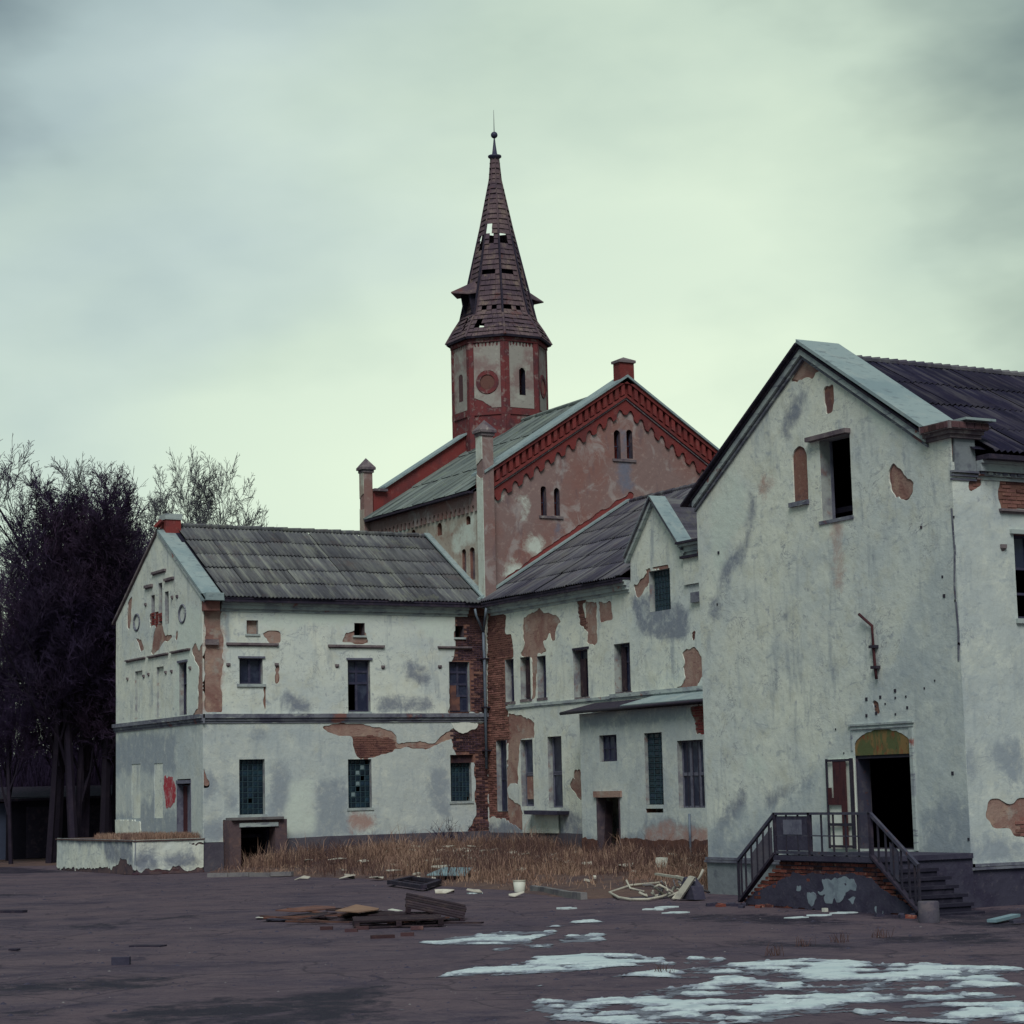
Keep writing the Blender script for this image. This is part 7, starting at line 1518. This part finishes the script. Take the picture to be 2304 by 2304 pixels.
# bucket
BU = empty('white_bucket', (26.5, 47.2, 0), 'upturned white plastic bucket at the edge of the asphalt', 'bucket'); bx, by = 26.5, 47.2
def cone(cx, cy, pr, n=16):
    m_ = MB(); m_.add([(cx + r * math.cos(2 * math.pi * k / n), cy + r * math.sin(2 * math.pi * k / n), z) for z, r in pr for k in range(n)], [(i * n + k, i * n + (k + 1) % n, (i + 1) * n + (k + 1) % n, (i + 1) * n + k) for i in range(len(pr) - 1) for k in range(n)] + [tuple(range((len(pr) - 1) * n, len(pr) * n))]); return m_
cone(bx, by, [(.0, .13), (.27, .16)]).obj('bucket_body', M['white_plastic'], BU, True); cone(bx, by, [(.26, .165), (.285, .165), (.285, .155)]).obj('bucket_rim', M['hoseplastic'], BU)
plate('paper_cup', [(31.1, 48.0), (31.4, 48.3), (31.35, 47.8)], .42, .25, 'white_plastic', 'crumpled white cup on the grass near the white gabled house', 'cup')
# litter
labs = 'pale scrap of litter lying along the edge of the dry grass'
for i, (x, y) in enumerate(D['litter'][:10] + D['litter2'] + [D['litter3'][k] for k in (0, 2, 3, 4, 5, 9, 10)] + [(33.2, 64.3), (33.8, 65.1), (34.4, 64.5), (34.9, 63.7), (32.2, 55), (31.4, 53), (30.8, 51)]):
    if y > 69.3 or x > 37.5: x, y = 33 + rng.uniform(-1.5, 2), 62.5 + rng.uniform(-2, 2)
    inb = inpoly(np.array([x]), np.array([y]), BANK)[0]; z = float(bank_h(np.array([x]), np.array([y]))[0]) + .12 if inb else .015
    r0 = rng.uniform(.14, .34) * (1.5 if i == 0 else 1); n = 6
    m_ = MB(); ps = [(x + math.cos(a) * r0 * rng.uniform(.6, 1.2), y + math.sin(a) * r0 * rng.uniform(.6, 1.2), z + rng.uniform(0, .12)) for a in np.linspace(0, 2 * math.pi, n + 1)[:-1]]
    m_.add([(x, y, z + .09)] + ps + [(a, b, c_ - .02) for a, b, c_ in ps], [(0, 1 + k, 1 + (k + 1) % n) for k in range(n)] + [(1 + k, 7 + k, 7 + (k + 1) % n, 1 + (k + 1) % n) for k in range(n)])
    tag(m_.obj('litter_scrap', M['paper']), labs, 'litter', 'pale litter along the grass')
rb_ = MB()
for i in range(150):
    x, y = (rng.gauss(34.0, 1.3), rng.gauss(63.8, 1.6)) if i < 90 else (rng.uniform(27.5, 36), rng.uniform(46, 62))
    if not inpoly(np.array([x]), np.array([y]), BANK)[0] or x > 36.8: continue
    z = float(bank_h(np.array([x]), np.array([y]))[0]); s_ = rng.uniform(.05, .17); a = rng.uniform(0, 3.1)
    rb_.bar((x - math.cos(a) * s_, y - math.sin(a) * s_, z + .03), (x + math.cos(a) * s_, y + math.sin(a) * s_, z + .05 + rng.uniform(0, .06)), s_ * 1.3, .05)
tag(rb_.obj('plaster_rubble', M['paper']), 'pale broken plaster rubble strewn in the dry grass', 'rubble', kind='stuff')
# heap of hoses and broken pipes beside the house corner
hz = D['hose']
HS_ = empty('hose_coil', (28.0, 43.0, 0), 'loop of pale plastic hose lying left of the house corner', 'hose')
loop = [(28.6, 44.0, .22), (27.9, 44.2, .18), (26.8, 43.4, .08), (26.0, 41.7, .05), (25.75, 40.8, .05), (26.0, 40.5, .05), (26.7, 41.0, .06), (27.2, 41.4, .1), (27.7, 42.0, .2)]
m_ = MB(); m_.tube(loop, .032, 7); m_.obj('hose_loop', M['hoseplastic'], HS_, True)
m_ = MB(); m_.tube([(26.55, 40.3, .05), (26.9, 40.7, .1), (27.3, 40.9, .28), (27.6, 41.0, .30)], .035, 7); m_.obj('hose_end', M['hoseplastic'], HS_, True)
PH = empty('broken_pipe_heap', (27.2, 40.8, 0), 'tangle of broken pale pipes and elbows at the foot of the house corner', 'pipes')
for i in range(24):
    cx, cy = 27.25 + rng.uniform(-.55, .45), 41.0 + rng.uniform(-.5, 1.1); a = rng.uniform(0, 6.28); l = rng.uniform(.15, .4); z = rng.uniform(.05, .28)
    m_ = MB(); p1 = (cx, cy, z); p2 = (cx + math.cos(a) * l, cy + math.sin(a) * l, max(.05, z + rng.uniform(-.2, .25))); p3 = (p2[0] + rng.uniform(-.2, .2), p2[1] + rng.uniform(-.2, .2), p2[2] + rng.uniform(-.05, .2)); m_.tube([p1, p2, p3], rng.uniform(.018, .036), 6); m_.obj('pipe_piece', M['hoseplastic'] if i % 4 else M['concrete'], PH, True)
m_ = MB(); m_.bar((27.6, 42.6, .50), (26.85, 39.9, .46), .07, .05); m_.obj('pipe_piece', M['hoseplastic'], PH)
m_ = MB(); m_.prism([(40.35, .03), (39.75, .03), (39.85, .3), (40.15, .52), (40.3, .3)], 'x', 26.75, 27.05); tag(m_.obj('stone_block', M['concrete_dark']), 'dark angular stone block leaning at the house corner', 'stone')
slab([(26.62, 40.35, .04), (26.66, 40.12, .04), (26.82, 39.75, .52), (26.80, 39.95, .55)], .05, (-1, 0, 0)).obj('leaning_slat', M['hoseplastic'])
tag(bpy.data.objects['leaning_slat'], 'pale flat slat leaning diagonally against the dark stone', 'slat')
# things at the foot of the porch
m_ = cone(25.35, 30.2, [(0, .19), (.36, .19), (.38, .17)]); tag(m_.obj('concrete_stump', M['plinth'], None, True), 'short round concrete stump at the foot of the porch steps', 'stump')
m_ = MB(); m_.box(26.05, 26.13, 34.15, 34.25, 0, .08); tag(m_.obj('white_cube_scrap', M['white_plastic']), 'tiny white block at the foot of the porch wall', 'scrap')
for i, (x, y, a, l, mt, lab) in enumerate([(26.3, 29.3, .4, .5, 'bluesheet', 'pale thin board among the debris right of the porch'), (26.6, 28.5, -.3, .7, 'concrete_dark', 'dark slab lying among the debris right of the porch'), (26.2, 28.0, .1, .5, 'concrete', 'grey slab at the right edge of the frame near the house'), (26.9, 29.0, 1.2, .5, 'pallet', 'dark plank among the debris right of the porch')]):
    m_ = MB(); m_.bar((x - math.cos(a) * l, y - math.sin(a) * l, .05), (x + math.cos(a) * l, y + math.sin(a) * l, .09), .18, .05); tag(m_.obj('debris_slab', M[mt]), lab, 'debris')
# broken bricks round the steps
for i in range(26):
    y = rng.choice([rng.uniform(36.2, 37.9), rng.uniform(36.2, 37.9), rng.uniform(31.0, 32.0), rng.uniform(32, 36)]); x = rng.uniform(25.7, 26.3)
    a = rng.uniform(0, 3.1); m_ = MB(); l = rng.uniform(.05, .12); m_.bar((x - math.cos(a) * l, y - math.sin(a) * l, .03), (x + math.cos(a) * l, y + math.sin(a) * l, .045), .1, .065)
    tag(m_.obj('brick_rubble', M['concrete_dark'] if i % 3 else M['brick_porch']), 'broken brick fallen at the foot of the porch', 'brick', 'brick rubble round the porch')
# dry shrub behind the right-hand steps
def shrub(cx, cy, cz, h, r, n, label):
    t = empty('dead_shrub', (cx, cy, cz), label, 'shrub'); m_ = MB()
    for i in range(n):
        a = rng.uniform(0, 6.28); b = rng.uniform(.1, 1); p = [Vector((cx, cy, cz))]; d = Vector((math.cos(a) * r * b, math.sin(a) * r * b, h * rng.uniform(.5, 1)))
        for k in range(3): p.append(p[0] + d * ((k + 1) / 3) + Vector((rng.uniform(-.08, .08), rng.uniform(-.08, .08), rng.uniform(-.05, .05))))
        m_.tube(p, [.012, .01, .008, .004], 3, cap=False)
        for k in range(6):
            q0 = p[1 + k % 3]; q1 = q0 + Vector((rng.uniform(-.18, .18), rng.uniform(-.18, .18), rng.uniform(0, .25))); m_.tube([q0, q1], [.007, .003], 3, cap=False)
    m_.obj('branches', M['twig'], t)
shrub(34.9, 66.9, .5, 1.0, .8, 26, 'low dark weeds at the foot of the corner between the two wings')

# ------------------------------------------------------------------ trees
def tree_meshes(seed, H, W, trunk_r, fork=.3, limbs=5, mat='twig', twigs=1.0):
    """bare broad-leaved tree: short trunk, ascending limbs, curved laterals and a haze of fine twigs at their ends"""
    r = random.Random(seed); thick = []; thin = []; RX = H * .27 * max(W, .75)
    def grow(p, d, L, rad, lev, curl):
        n = (6, 5, 4, 3, 2)[lev]; q = p; dd = d.copy(); st = L / n
        for i in range(n):
            f = i / n
            dd = (dd + Vector((r.gauss(0, .13), r.gauss(0, .13), r.gauss(0, .08) + curl)) ).normalized()
            q2 = q + dd * st
            if True:
                e_ = ((q2.x ** 2 + q2.y ** 2) / (RX * RX) + ((q2.z - .64 * H) / (.37 * H)) ** 2)
                if e_ > (r.uniform(.85, 1.2) if lev else 1.12) and q2.z > .45 * H: return
            tp_ = .94 if lev == 0 else .75; ra = rad * (1 - f * tp_); rb_ = rad * (1 - (i + 1) / n * tp_)
            (thick if lev < 2 else thin).append((q, q2, ra, rb_))
            if lev < 4:
                k = (1.9, 1.9, 2.05, 2.3 * twigs)[lev]; k = int(k) + (r.random() < k % 1)
                if lev == 0 and i == 0: k = 0
                for _ in range(k):
                    ax = dd.cross(Vector((r.gauss(0, 1), r.gauss(0, 1), r.gauss(0, 1)))).normalized()
                    ang = r.uniform(.45, 1.0) * (1.0, .95, .9, .85)[lev]
                    nd = (dd * math.cos(ang) + ax * math.sin(ang) + Vector((0, 0, .12))).normalized()
                    grow(q.lerp(q2, r.random()), nd, L * r.uniform(.38, .60) * (1 - f * .45), rb_ * r.uniform(.42, .6), lev + 1, (.02, .05, .06, .03, 0)[lev + 1])
            q = q2
    t1 = Vector((r.gauss(0, .25), r.gauss(0, .25), H * fork))
    thick.append((Vector((0, 0, -.3)), t1, trunk_r * 1.3, trunk_r))
    a0 = r.uniform(0, 6.28)
    for i in range(limbs):
        a = a0 + i * 2 * math.pi / limbs + r.gauss(0, .3); o = 0.10 if i == 0 else r.uniform(.28, .62) * W
        d = Vector((math.cos(a) * math.sin(o), math.sin(a) * math.sin(o), math.cos(o)))
        grow(t1 - Vector((0, 0, r.uniform(0, .16) * H * (i > 0))), d, H * (1 - fork) * (.86 if i == 0 else r.uniform(.62, .85)), trunk_r * (.75 if i == 0 else r.uniform(.4, .6)), 0, .035)
    out = []
    for segs, n, nm, mt in ((thick, 6, 'trunk', 'bark'), (thin, 3, 'crown', mat)):
        A = np.array([[*s_[0]] for s_ in segs]); B = np.array([[*s_[1]] for s_ in segs]); ra = np.array([s_[2] for s_ in segs]); rb_ = np.array([s_[3] for s_ in segs])
        ra = np.maximum(ra, .009); rb_ = np.maximum(rb_, .007)
        Dv = B - A; Dv /= np.linalg.norm(Dv, axis=1)[:, None] + 1e-9
        up_ = np.where(np.abs(Dv[:, 2:3]) > .9, [[1., 0, 0]], [[0, 0, 1.]]); a = np.cross(Dv, up_); a /= np.linalg.norm(a, axis=1)[:, None] + 1e-9; b = np.cross(a, Dv)
        V = []
        for P_, R_ in ((A, ra), (B, rb_)):
            for k in range(n): V.append(P_ + (a * math.cos(2 * math.pi * k / n) + b * math.sin(2 * math.pi * k / n)) * R_[:, None])
        V = np.stack(V, 1).reshape(-1, 3); i0 = np.arange(len(A)) * 2 * n
        Fq = np.concatenate([np.stack([i0 + k, i0 + (k + 1) % n, i0 + n + (k + 1) % n, i0 + n + k], 1) for k in range(n)])
        me = bpy.data.meshes.new(nm); me.from_pydata(V.tolist(), [], Fq.tolist()); me.materials.append(M[mt]); me.update(); out.append(me)
    zmax = max(v.co.z for v in out[1].vertices)
    return out, zmax
TM = [tree_meshes(1, 17, 1.0, .19, .34, 5, twigs=.8), tree_meshes(2, 17, .8, .17, .40, 5, twigs=.8), tree_meshes(5, 17, 1.15, .20, .32, 5, twigs=.75), tree_meshes(9, 15, .7, .12, .30, 5, twigs=.8)]
print('TREES', [len(x[0][1].polygons) for x in TM], [x[1] for x in TM])
def tree(k, x, y, h, rz, label, group=None, mat=None, z=0, sx=1.0):
    (tr, cr_), zm = TM[k]; s = h / zm
    t = empty('bare_tree', (x, y, z), label, 'tree', group); t.scale = (s * sx, s * sx, s); t.rotation_euler = (0, 0, rz)
    for me, nm in ((tr, 'trunk'), (cr_, 'crown')):
        m2 = me
        if mat:
            key = (me.name, mat)
            if key not in _gb: m2 = me.copy(); m2.materials.clear(); m2.materials.append(M[mat]); _gb[key] = m2
            m2 = _gb[key]
        o = bpy.data.objects.new(nm, m2); COL.objects.link(o); o.parent = t
stand = [(1, 26.9, 88.0, 16.2, .3), (2, 27.45, 89.0, 17.4, 1.2), (1, 27.85, 87.5, 16.4, 2.2), (3, 28.2, 88.5, 16.2, 3.1), (0, 28.8, 89.5, 18.0, 4.0), (1, 29.25, 88.0, 17.2, 5.0), (3, 30.2, 90.0, 16.8, .9), (2, 31.0, 92.0, 15.2, 2.7), (3, 32.2, 93.0, 14.6, 3.9),
         (3, 33.4, 95.0, 14.2, 1.6), (3, 34.6, 97.0, 14.0, 5.5), (3, 25.6, 89.0, 13.0, .2), (2, 24.2, 91.0, 12.2, 1.1), (3, 30.8, 87.0, 14.4, 2.5), (3, 31.8, 88.5, 13.6, 3.5), (3, 26.9, 94.0, 14.6, 4.6), (3, 28.6, 93.0, 15.8, 2.0), (3, 33.0, 88.0, 12.6, 5.2)]
labs_t = {0: 'bare tree whose thick trunk stands leftmost before the dark shed', 4: 'tallest bare tree in the middle of the dark stand', 12: 'bare tree at the far left edge of the frame'}
for i, (k, x, y, h, rz) in enumerate(stand):
    tree(k, x, y, h, rz, labs_t.get(i, 'bare dark tree in the dense tangled stand left of the white gable'), None if i in labs_t else 'bare trees in the dense stand', sx=.72 if i in (0, 11, 12, 15) else 1.0)
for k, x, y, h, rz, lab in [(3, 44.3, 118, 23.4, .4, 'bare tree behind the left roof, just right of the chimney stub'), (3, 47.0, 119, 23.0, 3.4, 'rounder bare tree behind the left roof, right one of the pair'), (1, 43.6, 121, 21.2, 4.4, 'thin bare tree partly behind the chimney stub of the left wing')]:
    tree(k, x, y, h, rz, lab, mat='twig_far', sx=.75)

for i in range(13):
    tree((3, 0, 2, 1)[i % 4], 16 + i * 2.6 + rng.uniform(-.6, .6), 118 + rng.uniform(-6, 10) , 8.5 + rng.uniform(-1, 2.2), rng.uniform(0, 6), 'low dark tree in the distant belt behind the shed', 'distant tree belt behind the shed')
X, Y = scatter(16000, 12, 44, 101, 108, lambda X, Y: np.clip((fbm(X * .4, Y * .4, 9) - .2) * 3, 0, 1))
o = blades('far_thicket', X, Y, np.full(len(X), -.3), nrg.uniform(4.5, 9.0, len(X)) * (.6 + .6 * fbm(X * .3, Y * .3, 19)), nrg.uniform(.04, .09, len(X)), M['twig'], .35, label='dark thicket of bare bushes closing the view behind the shed'); o['category'] = 'thicket'
# low shed behind the trees
SH = empty('dark_low_shed', (27, 94.8, 0), 'low dark shed behind the trees at the left with a faded blue end wall', 'shed')
m_ = MB(); m_.box(27.55, 42, 96.0, 100, -1, 2.75); m_.obj('shed_body', M['shed_dark'], SH)
m_ = MB(); m_.box(22.0, 27.55, 96.2, 99.8, -1, 2.5); m_.obj('pale_wall', M['shed_pale'], SH)
m_ = MB(); m_.hexa([(21.8, 95.7, 2.5), (42.2, 95.7, 2.75), (42.2, 100.3, 3.1), (21.8, 100.3, 3.1), (21.8, 95.7, 2.62), (42.2, 95.7, 2.87), (42.2, 100.3, 3.25), (21.8, 100.3, 3.25)]); m_.obj('shed_roof', M['dark_wood'], SH)
for i, x in enumerate((28.3, 31.2, 34.2, 37.2)):
    m_ = MB(); m_.box(x, x + 1.6, 95.93, 96.0, 0, 2.3); m_.obj('shed_door', M['dark_wood'], SH)
tag(mesh_obj('far_field', [(-400, 100, -.02), (400, 100, -.02), (400, 700, 0.6), (-400, 700, 0.6)], [(0, 1, 2, 3)], M['soil']), kind='structure')
